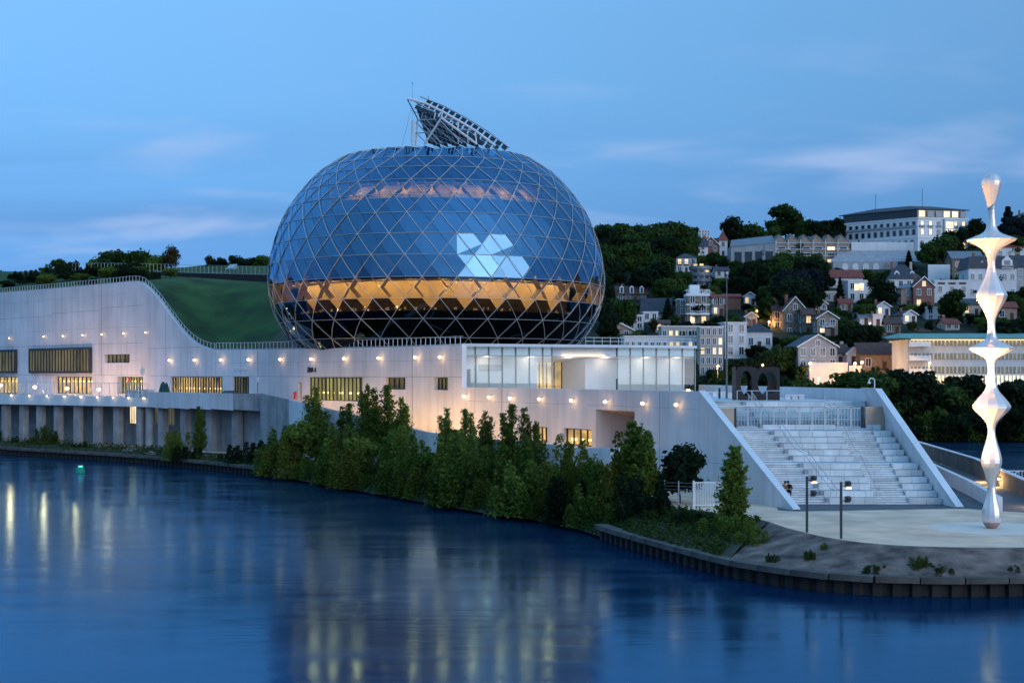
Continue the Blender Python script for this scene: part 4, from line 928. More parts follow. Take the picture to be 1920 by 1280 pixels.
obj('column_body', cm_, ['column_white', 'column_rose'], t_, local=True)
# low ramp walls on the right
rw1 = [Vector((54, 190, 4.3)), Vector((49.5, 152, 4.25)), Vector((44.6, 122, 3.95)), Vector((41.5, 104, 3.5)), Vector((40.2, 96, 3.3))]
t_ = thing('ramp_wall', 'long dark concrete wall with small lights along the right riverside road', 'wall', (44.6, 122, 2.5))
for a, c in zip(rw1, rw1[1:]): obj('wall_panel', MB().ext([Vector((a.x, a.y, 2.0)), Vector((c.x, c.y, 2.0)), a.lerp(c, .999), a], (.35, .03, 0)), 'wall_brown', t_); obj('coping', MB().ext([a + Vector((-.06, 0, .004)), a.lerp(c, .999) + Vector((-.06, 0, .004)), a.lerp(c, .999) + Vector((-.06, 0, .1)), a + Vector((-.06, 0, .1))], (.47, .03, 0)), 'concrete', t_)
rw2 = [Vector((44.2, 150, 3.9)), Vector((41.0, 128, 3.8)), Vector((38.3, 112, 3.65))]
t_ = thing('ramp_wall', 'lower concrete wall with square end right of the stair wing', 'wall', (38.3, 112, 2.5))
for a, c in zip(rw2, rw2[1:]): obj('wall_panel', MB().ext([Vector((a.x, a.y, 2.4)), Vector((c.x, c.y, 2.4)), a.lerp(c, .999), a], (.45, .05, 0)), 'concrete', t_)
for i, f_ in enumerate((.30, .52, .80)):
    a = rw1[1].lerp(rw1[2], f_) if i < 2 else rw1[2].lerp(rw1[3], .35)
    u_ = thing('recessed_light', 'small glowing light low on the right riverside wall, %s from the stairs' % ordinal(i), 'light', (a.x - .1, a.y, 3.2), 0, 'lights on the riverside wall')
    obj('housing', MB().box(a.x - .06, a.y, 3.15, .12, .6, .24), 'dark_metal', u_); obj('lens', MB().box(a.x - .14, a.y, 3.18, .05, .5, .18), 'bulb_orange', u_); lamp(u_, (a.x - .7, a.y - .2, 3.1), 320, (1, .6, .22), .1)
x0, D0 = PX(1882, 140), 140
t_ = thing('white_fence', 'white railing on a landing stage beyond the riverside wall', 'fence', (x0, D0, .6))
obj('pontoon', MB().box(x0 + 3.2, D0, -.1, 7.5, 2.6, .7), 'concrete_dark', t_); zb = PZ(897, D0); zt = PZ(882, D0)
obj('frame', MB().tube((x0, D0, .6), (x0, D0, zt), .06).tube((x0, D0, zt), (x0 + 6.5, D0, zt - .1), .05).tube((x0, D0, zb), (x0 + 6.5, D0, zb), .05).tube((x0 + .2, D0, zb), (x0 + 1.6, D0, zt), .05), 'white_paint', t_)
for k in range(1, 22): obj('baluster', MB().box(x0 + .3 * k, D0, zb, .05, .05, zt - zb - .03), 'white_paint', t_)
# fence and white gate by the bank
fx0, fx1, FD = PX(1246, 117), PX(1299, 116), 117
t_ = thing('wire_fence', 'thin wire mesh fence left of the white gate by the trees', 'fence', (fx0, FD, 2.5)); mb = MB()
for k in range(7): mb.tube((fx0, FD, 2.75 + k * .28), (fx1, FD - 1, 2.75 + k * .28), .012, 3)
obj('wires', mb, 'metal_grey', t_, kind='stuff')
for k in range(3): obj('post', MB().tube((fx0 + (fx1 - fx0) * k / 2, FD - .5 * k, 2.5), (fx0 + (fx1 - fx0) * k / 2, FD - .5 * k, 4.6), .05), 'metal_grey', t_)
x0, x1, D0 = PX(1301, 116), PX(1352, 116.5), 116
t_ = thing('white_gate', 'white barred gate beside the small tree near the left stair wing', 'gate', (x0, D0, 2.5))
for a in (x0, x1): obj('gate_post', MB().box(a, D0, 2.5, .14, .14, 2.15), 'white_paint', t_)
for z in (2.6, 4.45): obj('cross_bar', MB().box((x0 + x1) / 2, D0, z, x1 - x0 - .15, .07, .09), 'white_paint', t_)
for k in range(1, 17): obj('bar', MB().box(x0 + (x1 - x0) * k / 17, D0, 2.69, .05, .05, 1.76), 'white_paint', t_)
x, D0 = PX(1427, 114), 114.5
# people: one continuous skinned body each
def person(loc, rz, label, top, legs, lean, turn, hair='hair_dark'):
    t_ = thing('person', label, 'person', loc, rz)
    V = []; E = []; Rr = []
    def v(p, r_, par=None):
        V.append(p); Rr.append(r_)
        if par is not None: E.append((par, len(V) - 1))
        return len(V) - 1
    pel = v((0, 0, .12), .155)
    s1 = v((0, -.02 - lean * .3, .36), .15, pel); s2 = v((0, -.06 - lean, .56), .165, s1); nk = v((turn * .04, -.09 - lean * 1.25, .70), .06, s2)
    h1 = v((turn * .06, -.12 - lean * 1.35, .80), .085, nk); h2 = v((turn * .08, -.13 - lean * 1.4, .90), .09, h1); v((turn * .08, -.12 - lean * 1.4, .97), .06, h2)
    for s_ in (-1, 1):
        hp = v((s_ * .10, -.02, .10), .11, pel); kn = v((s_ * .15, -.46, .14), .075, hp); an = v((s_ * .14, -.50, -.28), .05, kn); v((s_ * .15, -.64, -.32), .042, an)
        sh = v((s_ * .19, -.07 - lean, .58), .075, s2); el = v((s_ * .27, -.20 - lean, .34), .055, sh); wr = v((s_ * .10, -.42 - lean * .5, .30), .038, el)
        pm_ = v((s_ * .05, -.47 - lean * .5, .30), .034, wr)
        for q_ in range(4): v((s_ * (.02 + .012 * q_), -.53 - lean * .5 - .01 * (q_ % 2), .28 + .017 * (q_ - 1)), .010, pm_)
        v((s_ * .07, -.50 - lean * .5, .345), .010, pm_)
    me = bpy.data.meshes.new('body'); me.from_pydata(V, E, []); 
    for m_ in (top, legs, 'skin'): me.materials.append(M[m_])
    o = bpy.data.objects.new('body', me); C.objects.link(o); o.parent = t_
    md_ = o.modifiers.new('skin', 'SKIN'); 
    bm2 = bmesh.new(); bm2.from_mesh(me); lay = bm2.verts.layers.skin.verify(); bm2.verts.ensure_lookup_table()
    for i_, vt in enumerate(bm2.verts): vt[lay].radius = (Rr[i_], Rr[i_]); vt[lay].use_root = (i_ == 0)
    bm2.to_mesh(me); bm2.free()
    md2 = o.modifiers.new('sub', 'SUBSURF'); md2.levels = 1; md2.render_levels = 2
    dg_ = bpy.context.evaluated_depsgraph_get(); me2 = bpy.data.meshes.new_from_object(o.evaluated_get(dg_)); o.modifiers.clear(); o.data = me2
    me2.materials.clear()
    for m_ in (top, legs, 'skin'): me2.materials.append(M[m_])
    hz = .70
    for p_ in me2.polygons:
        c_ = p_.center; p_.use_smooth = True
        hand = abs(c_.x) < .14 and c_.y < -.40 - lean * .4 and c_.z > .24
        p_.material_index = 2 if (c_.z > hz or hand) else (1 if (c_.z < .2 and (c_.y < -.05 or c_.z < .1)) else 0)
    hd = MB().lathe([(.03, .11), (.075, .09), (.105, .03), (.108, -.04), (.09, -.11)], 12, (turn * .08, -.105 - lean * 1.4, .905)); obj('hair', hd, hair, t_, smooth=True, local=True)
    fc = MB()
    for s_ in (-1, 1): fc.box(turn * .08 + s_ * .035, -.218 - lean * 1.4, .885, .02, .012, .012)
    obj('eyes', fc, 'hair_dark', t_, local=True); obj('nose', MB().tube((turn * .08, -.215 - lean * 1.4, .88), (turn * .08, -.245 - lean * 1.4, .85), .013, 5), 'skin', t_, local=True)
    for s_ in (-1, 1): obj('shoe', MB().box(s_ * .15, -.60, -.40, .1, .27, .09), 'cloth_black', t_, local=True)
i_ = 4; Dp = stepD(i_) + .22
person((22.83, Dp, stz(i_) + .04), R(12), 'person in a tan jacket seated at the left edge of the steps leaning forward', 'coat_tan', 'cloth_black', .16, 1.0)
person((23.36, Dp, stz(i_) + .04), R(-12), 'person in black clothes and hood seated on the steps beside the tan jacket', 'cloth_black', 'cloth_black', .06, -1.0)
# green channel buoy
q_ = P(151, 886, 13.4 * F / 186); t_ = thing('channel_buoy', 'small green river buoy floating on the left', 'buoy', (q_.x, q_.y, 0))
obj('float', MB().lathe([(.5, -.3), (.62, .0), (.58, .35), (.42, .7), (.3, .78)], 14, (q_.x, q_.y, 0)), 'buoy_green', t_); obj('light_band', MB().lathe([(.31, .78), (.31, .86), (.2, .9)], 14, (q_.x, q_.y, 0)), 'buoy_lamp', t_)
obj('top_rim', MB().lathe([(.36, .92), (.36, .98), (.2, 1.0)], 14, (q_.x, q_.y, 0)), 'white', t_)

# ------------------------------------------------------------------ glass dome
DX, DD, DF = PX(820, 212), 212.0, 1.08
prof = [(660, 255), (645, 273), (632, 284), (620, 292), (600, 304), (580, 311), (560, 316), (540, 319), (520, 319), (500, 317), (475, 312), (450, 305), (425, 296), (400, 283), (370, 262), (345, 240), (330, 224), (312, 200), (302, 181)]
pz = [(PZ(y, DD), hw * DD / F) for y, hw in [(y, hw * .978) for y, hw in prof]] + [(45.42, 12.4), (45.72, 10.3), (45.95, 7.6), (46.08, 4.4), (46.14, .05)]
def rz_(z): return max(.05, interp(pz, z)) if pz[0][0] <= z <= pz[-1][0] else (pz[0][1] - (pz[0][0] - z) * 1.1 if z < pz[0][0] else .05)
def front(y):
    z = PZ(y, DD)
    for _ in range(30): z = PZ(y, DD - DF * rz_(min(z, pz[-1][0])))
    return z
ZB = [front(y) for y in (672, 633, 597, 558, 518, 476, 436, 397, 363, 335, 311, 292.5, 280.5)]
zt_ = pz[-1][0]; ZB += [ZB[-1] + (zt_ - ZB[-1]) * .5, ZB[-1] + (zt_ - ZB[-1]) * .82]
NH = 34; PT = 2 * pi / NH
def dp(a, z, s=1.0):        # azimuth measured from the side facing the river, to the right
    r_ = rz_(min(z, zt_)) * s; return Vector((DX + r_ * sin(a), DD - DF * r_ * cos(a), z))
dome = thing('glass_dome', 'large egg shaped glass dome with diamond steel lattice on the building roof', 'dome', (DX, DD, 16.6))
hexes, tris = [], []
for k in range(len(ZB) - 1):
    z0, z1 = ZB[k], ZB[k + 1]; zm = (z0 + z1) / 2; a0 = R(6.6) if k % 2 == 0 else R(6.6) - PT / 2
    for j in range(NH):
        a = a0 + j * PT; hexes.append([dp(a - PT / 2, zm), dp(a - PT / 4, z0), dp(a + PT / 4, z0), dp(a + PT / 2, zm), dp(a + PT / 4, z1), dp(a - PT / 4, z1)])
        b_ = a + PT / 2; tris.append([dp(b_, zm), dp(b_ + PT / 4, z1), dp(b_ - PT / 4, z1)]); tris.append([dp(b_, zm), dp(b_ - PT / 4, z0), dp(b_ + PT / 4, z0)])
eye = Vector((0, 0, H))
def facing(q_): c_ = sum(q_, Vector()) / len(q_); n_ = (q_[1] - q_[0]).cross(q_[2] - q_[0]); n_ = n_ if n_.dot(c_ - Vector((DX, DD, 27))) > 0 else -n_; return n_.dot(eye - c_) / (c_ - eye).length
rj = random.Random(17)
def gap(q_, f_):      # pane a little smaller than its bay and a touch out of true, as real panes are
    c_ = sum(q_, Vector()) / len(q_); n_ = (q_[1] - q_[0]).cross(q_[2] - q_[0]).normalized(); ax = (q_[1] - q_[0]).normalized(); ay = n_.cross(ax); sg = .012 if c_.z < ZB[10] else 0; a, b2 = rj.gauss(0, sg), rj.gauss(0, sg)
    return [c_ + (p - c_) * f_ + n_ * ((p - c_).dot(ax) * a + (p - c_).dot(ay) * b2) for p in q_]
def pane_mat(q_):      # mirror-coated hexagons, clearer triangles, clear foyer row, dark lower rows
    zc = sum(p.z for p in q_) / len(q_); six = len(q_) == 6
    if ZB[3] < zc < ZB[4]: return 'dome_glass_foyer'
    if zc > ZB[4]: return 'dome_glass' if six else 'dome_glass_clear'
    if not six and (ZB[2] + ZB[3]) / 2 < zc < ZB[3]: return 'dome_glass_foyer'
    return 'dome_glass_dark'
for lst, name in ((hexes, 'hexagon_pane'), (tris, 'triangle_pane')):
    lst.sort(key=facing, reverse=True); rest = MB()
    for i_, q_ in enumerate(lst):
        if i_ < (220 if name[0] == 'h' else 290): obj(name, MB().poly(*gap(q_, .985)), pane_mat(q_), dome)
        else: rest.poly(*gap(q_, .985))
    obj(name + '_field', rest, 'dome_glass', dome, kind='stuff')
nb_ = len(ZB) - 1
for s_ in (-1, 1):
    for j in range(NH):
        mb = MB(); pts = []
        for k in range(nb_):
            for f_ in (0, .5):
                z = ZB[k] + (ZB[k + 1] - ZB[k]) * f_; a = R(6.6) + PT / 4 + j * PT + s_ * (k + f_) * PT / 2; pts.append(dp(a, z, 1.004))
        mb.path(pts, .042, 4); obj('diagonal_rib', mb, 'steel_rib', dome)
for k in range(1, nb_ + 1):
    pts = [dp(2 * pi * j / 64, ZB[k], 1.004) for j in range(65)]; obj('ring_rib', MB().path(pts, .03, 4), 'steel_rib', dome)
# timber coffer frames behind the glass, deep enough to show round each front pane
cf = MB()
for q_ in [h_ for h_ in hexes[:200] if min(p.z for p in h_) > ZB[3] - .1]:
    for a, c in zip(q_, q_[1:] + q_[:1]):
        if abs(a.z - c.z) < .01: continue
        ctr = Vector((DX, DD, 27)); ia = a + (ctr - a).normalized() * 1.15; ic = c + (ctr - c).normalized() * 1.15; m_ = sum(q_, Vector()) / 6
        cf.poly(a.lerp(m_, .02), c.lerp(m_, .02), ic.lerp(m_, .12), ia.lerp(m_, .12))
obj('coffer_frames', cf, 'timber', dome, kind='stuff')
def ring_lathe(prf, n=64):
    vs = []; fs = []
    for (s_, z) in prf:
        for i_ in range(n): vs.append(dp(2 * pi * i_ / n, z, s_) if s_ < 2 else None)
    for k in range(len(prf) - 1):
        for i_ in range(n): j = (i_ + 1) % n; fs.append((k * n + i_, k * n + j, (k + 1) * n + j, (k + 1) * n + i_))
    return MB().add(vs, fs)
zf0, zf1 = front(581), front(521)
zl0 = front(372); zl1 = front(352)
obj('lower_storey', ring_lathe([(.93, 16.7), (.93, zf0 - .35)]), 'dark_inside', dome)
obj('foyer_floor', ring_lathe([(.935, zf0 - .35), (.935, zf0), (.70, zf0)]), 'timber', dome)
obj('foyer_wall', ring_lathe([(.80, zf0 + .01), (.80, zf1)]), 'wood_wall', dome)
obj('foyer_ceiling', ring_lathe([(.94, zf1), (.94, zf1 + .3), (.70, zf1 + .3), (.70, zf1), (.94, zf1)]), 'dark_inside', dome)
for i_ in range(90):      # counters and lamps along the foyer
    if rj.random() < .5: continue
    a = -1.5 + 3.0 * i_ / 90; w_ = rj.uniform(.008, .03); z_0 = zf0 + rj.uniform(.15, .3); obj('foyer_lamp', MB().poly(dp(a, z_0, .84), dp(a + w_, z_0, .84), dp(a + w_, z_0 + rj.uniform(.2, .5), .84), dp(a, z_0 + .3, .84)), 'foyer_lamp', dome)
obj('auditorium_shell', ring_lathe([(.86, zf1 + .31), (.88, front(470)), (.90, front(420)), (.90, zl0)]), 'dark_inside', dome)
obj('cove_ledge', ring_lathe([(.90, zl0), (.955, zl0 + .02), (.955, zl0 + .3), (.90, zl0 + .3)]), 'dark_inside', dome)
obj('cove_hood', ring_lathe([(.885, front(340)), (.965, front(340)), (.965, front(339)), (.885, front(339))]), 'dark_inside', dome)  # ledge added to block the cove lamps' upward spill
obj('cove_wall', ring_lathe([(.90, zl0 + .3), (.87, front(340))]), 'wood_wall', dome)
for i_ in range(16):
    a = -.62 + 1.36 * i_ / 15; q_ = dp(a, front(344), .925); lamp(dome, q_, 75 if i_ % 2 else 30, (1.0, .66, .18), .12)
obj('upper_ceiling', ring_lathe([(.88, front(339)), (.90, front(330)), (.93, front(315)), (.93, front(290)), (.90, front(281)), (.5, zt_ - .5), (.01, zt_ - .4)]), 'dark_inside', dome)
for i_ in range(16):
    a = -1.35 + 2.7 * i_ / 15; q_ = dp(a, zf1 - .5, .9); lamp(dome, q_, 330, (1.0, .66, .25), .3)

# ------------------------------------------------------------------ solar sail on top of the dome
def sp(u, v, D=207.0): return P(740 + u / 8, 140 + v / 8, D)
sail = thing('solar_sail', 'curved sail of dark solar panels on a white tube frame above the dome', 'solar sail', sp(800, 1060, 210))
tb = [((205, 365), (460, 432), .26, 204, 204), ((460, 432), (715, 555), .26, 204, 204), ((715, 555), (955, 690), .26, 204, 204), ((955, 690), (1205, 838), .26, 204, 204), ((1205, 838), (1510, 1070), .26, 204, 204), ((700, 650), (1235, 1045), .24, 204, 204), ((700, 650), (445, 1045), .22, 204, 206), ((715, 555), (700, 650), .16, 204, 204), ((955, 690), (945, 820), .16, 204, 204), ((1205, 840), (1225, 1040), .16, 204, 204), ((700, 650), (955, 690), .14, 204, 204), ((945, 820), (1200, 840), .14, 204, 204), ((190, 370), (345, 660), .15, 206, 209), ((345, 660), (320, 1055), .18, 209, 209), ((345, 685), (620, 675), .16, 208, 206), ((310, 880), (560, 865), .12, 209, 207), ((240, 370), (610, 570), .14, 206, 206), ((610, 560), (590, 670), .14, 206, 206), ((460, 610), (455, 690), .12, 208, 208), ((380, 700), (710, 1035), .16, 209, 208), ((480, 700), (930, 1035), .15, 209, 208), ((600, 690), (1080, 1035), .14, 208, 207), ((320, 720), (640, 1040), .14, 209, 209), ((350, 900), (480, 1035), .1, 209, 209), ((690, 700), (1010, 1035), .12, 206, 206), ((1090, 870), (1100, 1040), .12, 206, 206), ((870, 700), (860, 830), .1, 206, 206), ((955, 940), (950, 1040), .12, 206, 206), ((700, 650), (660, 760), .12, 204, 206), ((380, 330), (720, 462), .13, 211, 211), ((720, 462), (1060, 640), .13, 211, 211), ((1060, 640), (1400, 850), .13, 211, 211), ((1400, 850), (1720, 1100), .13, 211, 211), ((450, 500), (400, 660), .1, 208, 208)]
for (a, c, r_, d0, d1) in tb: obj('frame_tube', MB().tube(sp(*a, d0), sp(*c, d1), r_ * .72, 6), 'steel_white' if r_ > .19 else 'metal_grey', sail)
pm_ = 0
for row in range(3):
    for k in range(15):
        f0, f1 = k / 15 + .006, (k + 1) / 15 - .012; o_ = row * 105
        def e(f_, w): return sp(400 + 1310 * f_ + 10 * row - o_ * .45 - w * 46, 335 + 765 * f_ - 62 * sin(pi * f_) + o_ * .55 + w * 58, 211 - row * 1.6 - w * 1.4)
        if row == 0 and k < 1: continue
        q_ = [e(f0, 0), e(f1, 0), e(f1, .82) , e(f0, .82)]
        if q_[2].z < 45.6: continue
        obj('solar_panel', MB().ext(q_, (0, .06, -.04)), 'solar', sail)
for row in range(-3, 9):
    for k in range(14):
        u0 = 330 + row * 22 + k * 66; v0 = 520 + row * 64 + k * 26
        if v0 > 1030 or u0 > 1330 or u0 < 300 or v0 < 400 + (u0 - 300) * .56: continue
        q_ = [sp(u0, v0, 211), sp(u0 + 62, v0 + 22, 211), sp(u0 + 80, v0 + 78, 210.2), sp(u0 + 18, v0 + 56, 210.2)]
        obj('solar_panel', MB().ext(q_, (0, .06, -.04)), 'solar', sail)
for k in range(6): obj('purlin', MB().tube(sp(300 + 90 * k, 560 + 75 * k, 211.6), sp(760 + 90 * k, 660 + 75 * k, 211.6), .05, 4), 'steel_rib', sail)
lm = obj('ladder_mast', MB().tube(sp(275, 690, 208), sp(268, 1056, 208), .2, 8), 'steel_white', sail)
for k in range(6): obj('rung', MB().tube(sp(238, 730 + k * 55, 208), sp(302, 730 + k * 55, 208), .05, 4), 'steel_white', lm)
obj('lightning_rod', MB().tube(sp(265, 370, 206), sp(265, 150, 206), .015, 4).lathe([(.05, 0), (.1, .08), (.05, .16)], 6, tuple(sp(265, 140, 206))), 'dark_metal', sail)
obj('lightning_rod', MB().tube(sp(508, 380, 210), sp(508, 320, 210), .03, 4), 'dark_metal', sail)
obj('guy_wire', MB().tube(sp(250, 500, 206), sp(115, 1060, 206), .02, 3).tube(sp(262, 500, 206), sp(280, 690, 206), .02, 3), 'dark_metal', sail)
# ------------------------------------------------------------------ houses on the hillside
RECT = []        # picture rectangles of the buildings, so that the trees planted in front leave them in view
WARM = ('win_warm', 'win_pale')
def window(par, x, z, w, h, lit, y=0.0, side=None, frame='white', arch=False, flip=False):
    f_ = MB(); p_ = MB(); t_ = .09
    def bx(mb, x0, x1, z0, z1, d):
        if side is None: mb.ext([(x0, y - d, z0), (x1, y - d, z0), (x1, y - d, z1), (x0, y - d, z1)], (0, d + .05, 0))
        else: mb.ext([(side + d * (1 if side > 0 else -1), x0, z0), (side + d * (1 if side > 0 else -1), x1, z0), (side + d * (1 if side > 0 else -1), x1, z1), (side + d * (1 if side > 0 else -1), x0, z1)], ((-1 if side > 0 else 1) * (d + .05), 0, 0))
    bx(f_, x - w / 2 - .12, x - w / 2, z - .1, z + h + .12, .10); bx(f_, x + w / 2, x + w / 2 + .12, z - .1, z + h + .12, .10)
    bx(f_, x - w / 2 - .2, x + w / 2 + .2, z - .22, z - .1, .2); bx(f_, x - w / 2 - .12, x + w / 2 + .12, z + h + .12, z + h + .26, .12)
    bx(f_, x - .05, x + .05, z - .1, z + h + .12, .06)
    if arch:
        n = 8; pts = [(x + (w / 2 + .12) * cos(pi * k / n), y - .1, z + h + .1 + (w / 2 + .12) * sin(pi * k / n)) for k in range(n + 1)]; f_.ext(pts, (0, .12, 0))
    o = obj('window', f_, frame, par, local=True)
    bx(p_, x - w / 2, x + w / 2, z - .1, z + h + .12, .03)
    if arch: p_.ext([(x + w / 2 * cos(pi * k / 8), y - .13, z + h + .1 + w / 2 * sin(pi * k / 8)) for k in range(9)], (0, .1, 0))
    obj('pane', p_, (rnd.choice(WARM) if lit is True else lit) if lit else 'pane_dark', o, local=True)
    return o
def roof(par, kind, w, d, h, rh, m, ov=.45):
    g_ = MB(); W_, D_ = w / 2 + ov, d / 2 + ov; th = .22
    if kind == 'x':     # ridge parallel to the front
        g_.ext([(-W_, -D_, h - .2), (-W_, 0, h + rh), (-W_, D_, h - .2), (-W_, D_, h - .2 + th), (-W_, 0, h + rh + th), (-W_, -D_, h - .2 + th)], (2 * W_, 0, 0))
    elif kind == 'y':   # gable to the front
        g_.ext([(-W_, -D_, h - .2), (0, -D_, h + rh), (W_, -D_, h - .2), (W_, -D_, h - .2 + th), (0, -D_, h + rh + th), (-W_, -D_, h - .2 + th)], (0, 2 * D_, 0))
    elif kind == 'hip':
        r_ = max(0.1, W_ - D_) if W_ > D_ else .1
        g_.add([(-W_, -D_, h), (W_, -D_, h), (W_, D_, h), (-W_, D_, h), (-r_, 0, h + rh), (r_, 0, h + rh)], [(0, 1, 5, 4), (1, 2, 5), (2, 3, 4, 5), (3, 0, 4), (3, 2, 1, 0)])
    elif kind == 'mansard':
        a, c = .82, .72; g_.add([(-W_, -D_, h), (W_, -D_, h), (W_, D_, h), (-W_, D_, h), (-W_ * .9, -D_ * .88, h + rh * .8), (W_ * .9, -D_ * .88, h + rh * .8), (W_ * .9, D_ * .88, h + rh * .8), (-W_ * .9, D_ * .88, h + rh * .8), (-W_ * .3, 0, h + rh), (W_ * .3, 0, h + rh)], [(0, 1, 5, 4), (1, 2, 6, 5), (2, 3, 7, 6), (3, 0, 4, 7), (4, 5, 9, 8), (5, 6, 9), (6, 7, 8, 9), (7, 4, 8), (3, 2, 1, 0)])
    else: g_.box(0, 0, h + .002, w + .3, d + .3, .35)
    o = obj('roof', g_, m, par, local=True)
    if kind == 'y': obj('bargeboard', MB().ext([(-W_, -D_ - .06, h - .25), (0, -D_ - .06, h + rh - .05), (W_, -D_ - .06, h - .25), (W_, -D_ - .06, h + .1), (0, -D_ - .06, h + rh + .3), (-W_, -D_ - .06, h + .1)], (0, .05, 0)), 'white', o, local=True)
    return o
HN = []
def house(x0, x1, yr, ye, yb, label, wall, rk, rm, nx=2, nz=2, lit=(), rz=0.0, dp_=None, chim=1, D=None, name='house', door=True, frame='white', shutter=False, skip=(), gwin=True, cat='house', base=None):
    """x0..x1 picture span, yr ridge, ye eaves, yb foot (picture rows); placed on the hill where that foot belongs"""
    D = D or hillD(yb); s_ = D / F; w = (x1 - x0) * s_ / max(.8, cos(rz)); h = (yb - ye) * s_; rh = max(.1, (ye - yr) * s_); d = dp_ or max(6.0, min(10.0, w * .8))
    zb = PZ(yb, D); cxp = (x0 + x1) / 2; t_ = thing(name, label, cat, (PX(cxp, D), D + d / 2, zb), rz)
    RECT.append((x0, x1, yr, yb, D)); HN.append((cxp, (yr + yb) / 2, label))
    g_ = MB(); g_.box(0, 0, -7, w, d, h + 7)
    if rk == 'y':
        for yy in (-d / 2, d / 2 - .2): g_.ext([(-w / 2, yy, h), (w / 2, yy, h), (0, yy, h + rh)], (0, .2, 0))
    if rk == 'x':
        for xx in (-w / 2, w / 2 - .2): g_.ext([(xx, -d / 2, h), (xx, d / 2, h), (xx, 0, h + rh)], (.2, 0, 0))
    obj('wall', g_, wall, t_, local=True); rf = roof(t_, rk, w, d, h, rh, rm)
    if base: obj('plinth', MB().box(0, 0, -6.9, w + .16, d + .16, 6.9 + h * .16), base, t_, local=True)
    fh = h / nz; ww = min(1.15, w / nx * .5); wh = min(1.6, fh * .56)
    for i in range(nx):
        for k in range(nz):
            if (i, k) in skip: continue
            x = -w / 2 + w * (i + .5) / nx; z = k * fh + fh * .28
            if door and k == 0 and i == nx // 2 and fh > 2.2:
                dr_ = obj('door', MB().ext([(x - .5, -d / 2 - .06, 0), (x + .5, -d / 2 - .06, 0), (x + .5, -d / 2 - .06, 2.1), (x - .5, -d / 2 - .06, 2.1)], (0, .1, 0)), 'roof_brown', t_, local=True); obj('handle', MB().box(x + .35, -d / 2 - .1, 1.0, .08, .06, .12), 'metal_grey', dr_, local=True); continue
            window(t_, x, z, ww, wh, (i, k) in lit, -d / 2, frame=frame)
            if shutter:
                for s__ in (-1, 1): obj('shutter', MB().ext([(x + s__ * (ww / 2 + .4) - .25, -d / 2 - .08, z - .1), (x + s__ * (ww / 2 + .4) + .25, -d / 2 - .08, z - .1), (x + s__ * (ww / 2 + .4) + .25, -d / 2 - .08, z + wh), (x + s__ * (ww / 2 + .4) - .25, -d / 2 - .08, z + wh)], (0, .1, 0)), 'shutter', t_, local=True)
    if rk == 'y' and gwin and rh > 2.2: window(t_, 0, h + rh * .12, min(1.0, w * .2), min(1.4, rh * .4), 'g' in lit, -d / 2, frame=frame)
    for side in (-w / 2, w / 2):
        for k in range(nz): window(t_, 0, k * fh + fh * .28, 1.0, wh, False, side=side, frame=frame)
    for c_ in range(chim):
        x = (-.28, .3, 0)[c_] * w; zt = h + rh * (.75 if rk != 'flat' else 1.0)
        ch_ = obj('chimney', MB().box(x, .6, h - .2, .75, .6, rh + (1.1 if rk != 'flat' else 1.3)), 'facade_cream' if c_ else 'brick', rf, local=True)
    return t_, w, d, h, rh
def dormer(t_, x, y, z, w, h, m='white', lit=False):
    rf = [c for c in t_.children if c.name.startswith('roof')][0]
    o = obj('dormer', MB().ext([(x - w / 2, y, z), (x + w / 2, y, z), (x + w / 2, y, z + h), (x, y, z + h + w * .45), (x - w / 2, y, z + h)], (0, 1.6, 0)), m, rf, local=True)
    obj('dormer_pane', MB().ext([(x - w * .28, y - .05, z + .15), (x + w * .28, y - .05, z + .15), (x + w * .28, y - .05, z + h), (x - w * .28, y - .05, z + h)], (0, .04, 0)), 'win_warm' if lit else 'pane_dark', rf, local=True)
def balcony(t_, x, y, z, w, dep=1.0, m='white'):
    o = obj('balcony', MB().box(x, y - dep / 2, z - .18, w, dep, .18), m, t_, local=True); b_ = MB().box(x, y - dep + .04, z + .85, w, .06, .08)
    for k in range(int(w / .3) + 1): b_.box(x - w / 2 + .03 + k * (w - .06) / int(w / .3), y - dep + .04, z, .04, .04, .86)
    obj('balustrade', b_, m, o, local=True)

house(1316, 1349, 444, 461, 480, 'brick house with pointed gable beside the red turret', 'brick', 'y', 'roof_brown', 2, 2, chim=1)
t_, w, d, h, rh = house(1348, 1364, 433.5, 451, 480, 'slim white turret with a pointed red cone roof', 'facade_white', 'hip', 'roof_red', 1, 2, chim=0, dp_=3.0, name='turret', cat='turret'); rf = [c for c in t_.children if c.name.startswith('roof')][0]; obj('finial', MB().tube((0, 0, h + rh), (0, 0, h + rh + 1.2), .06, 5), 'metal_grey', rf, local=True)
t_ = house(1309, 1327, 450, 462, 478, 'white gabled wing with slate roof left of the brick gable', 'facade_white', 'x', 'roof_slate', 1, 2, chim=1, D=548)
house(1310, 1331, 431, 432, 447, 'pale block of flats peeping over the treetops', 'facade_white', 'flat', 'concrete', 4, 3, chim=0, D=760, name='apartment_block', door=False, cat='apartment block')
t_, w, d, h, rh = house(1268, 1306, 474, 484, 512, 'white villa with low slate hip roof and lit balcony windows', 'facade_white', 'hip', 'roof_slate', 3, 2, lit=((0, 1), (1, 0), (1, 1)), chim=0, shutter=True)
for i in range(3): balcony(t_, -w / 2 + w * (i + .5) / 3, -d / 2, h * .5 + .4, 1.9, .7, 'dark_metal')
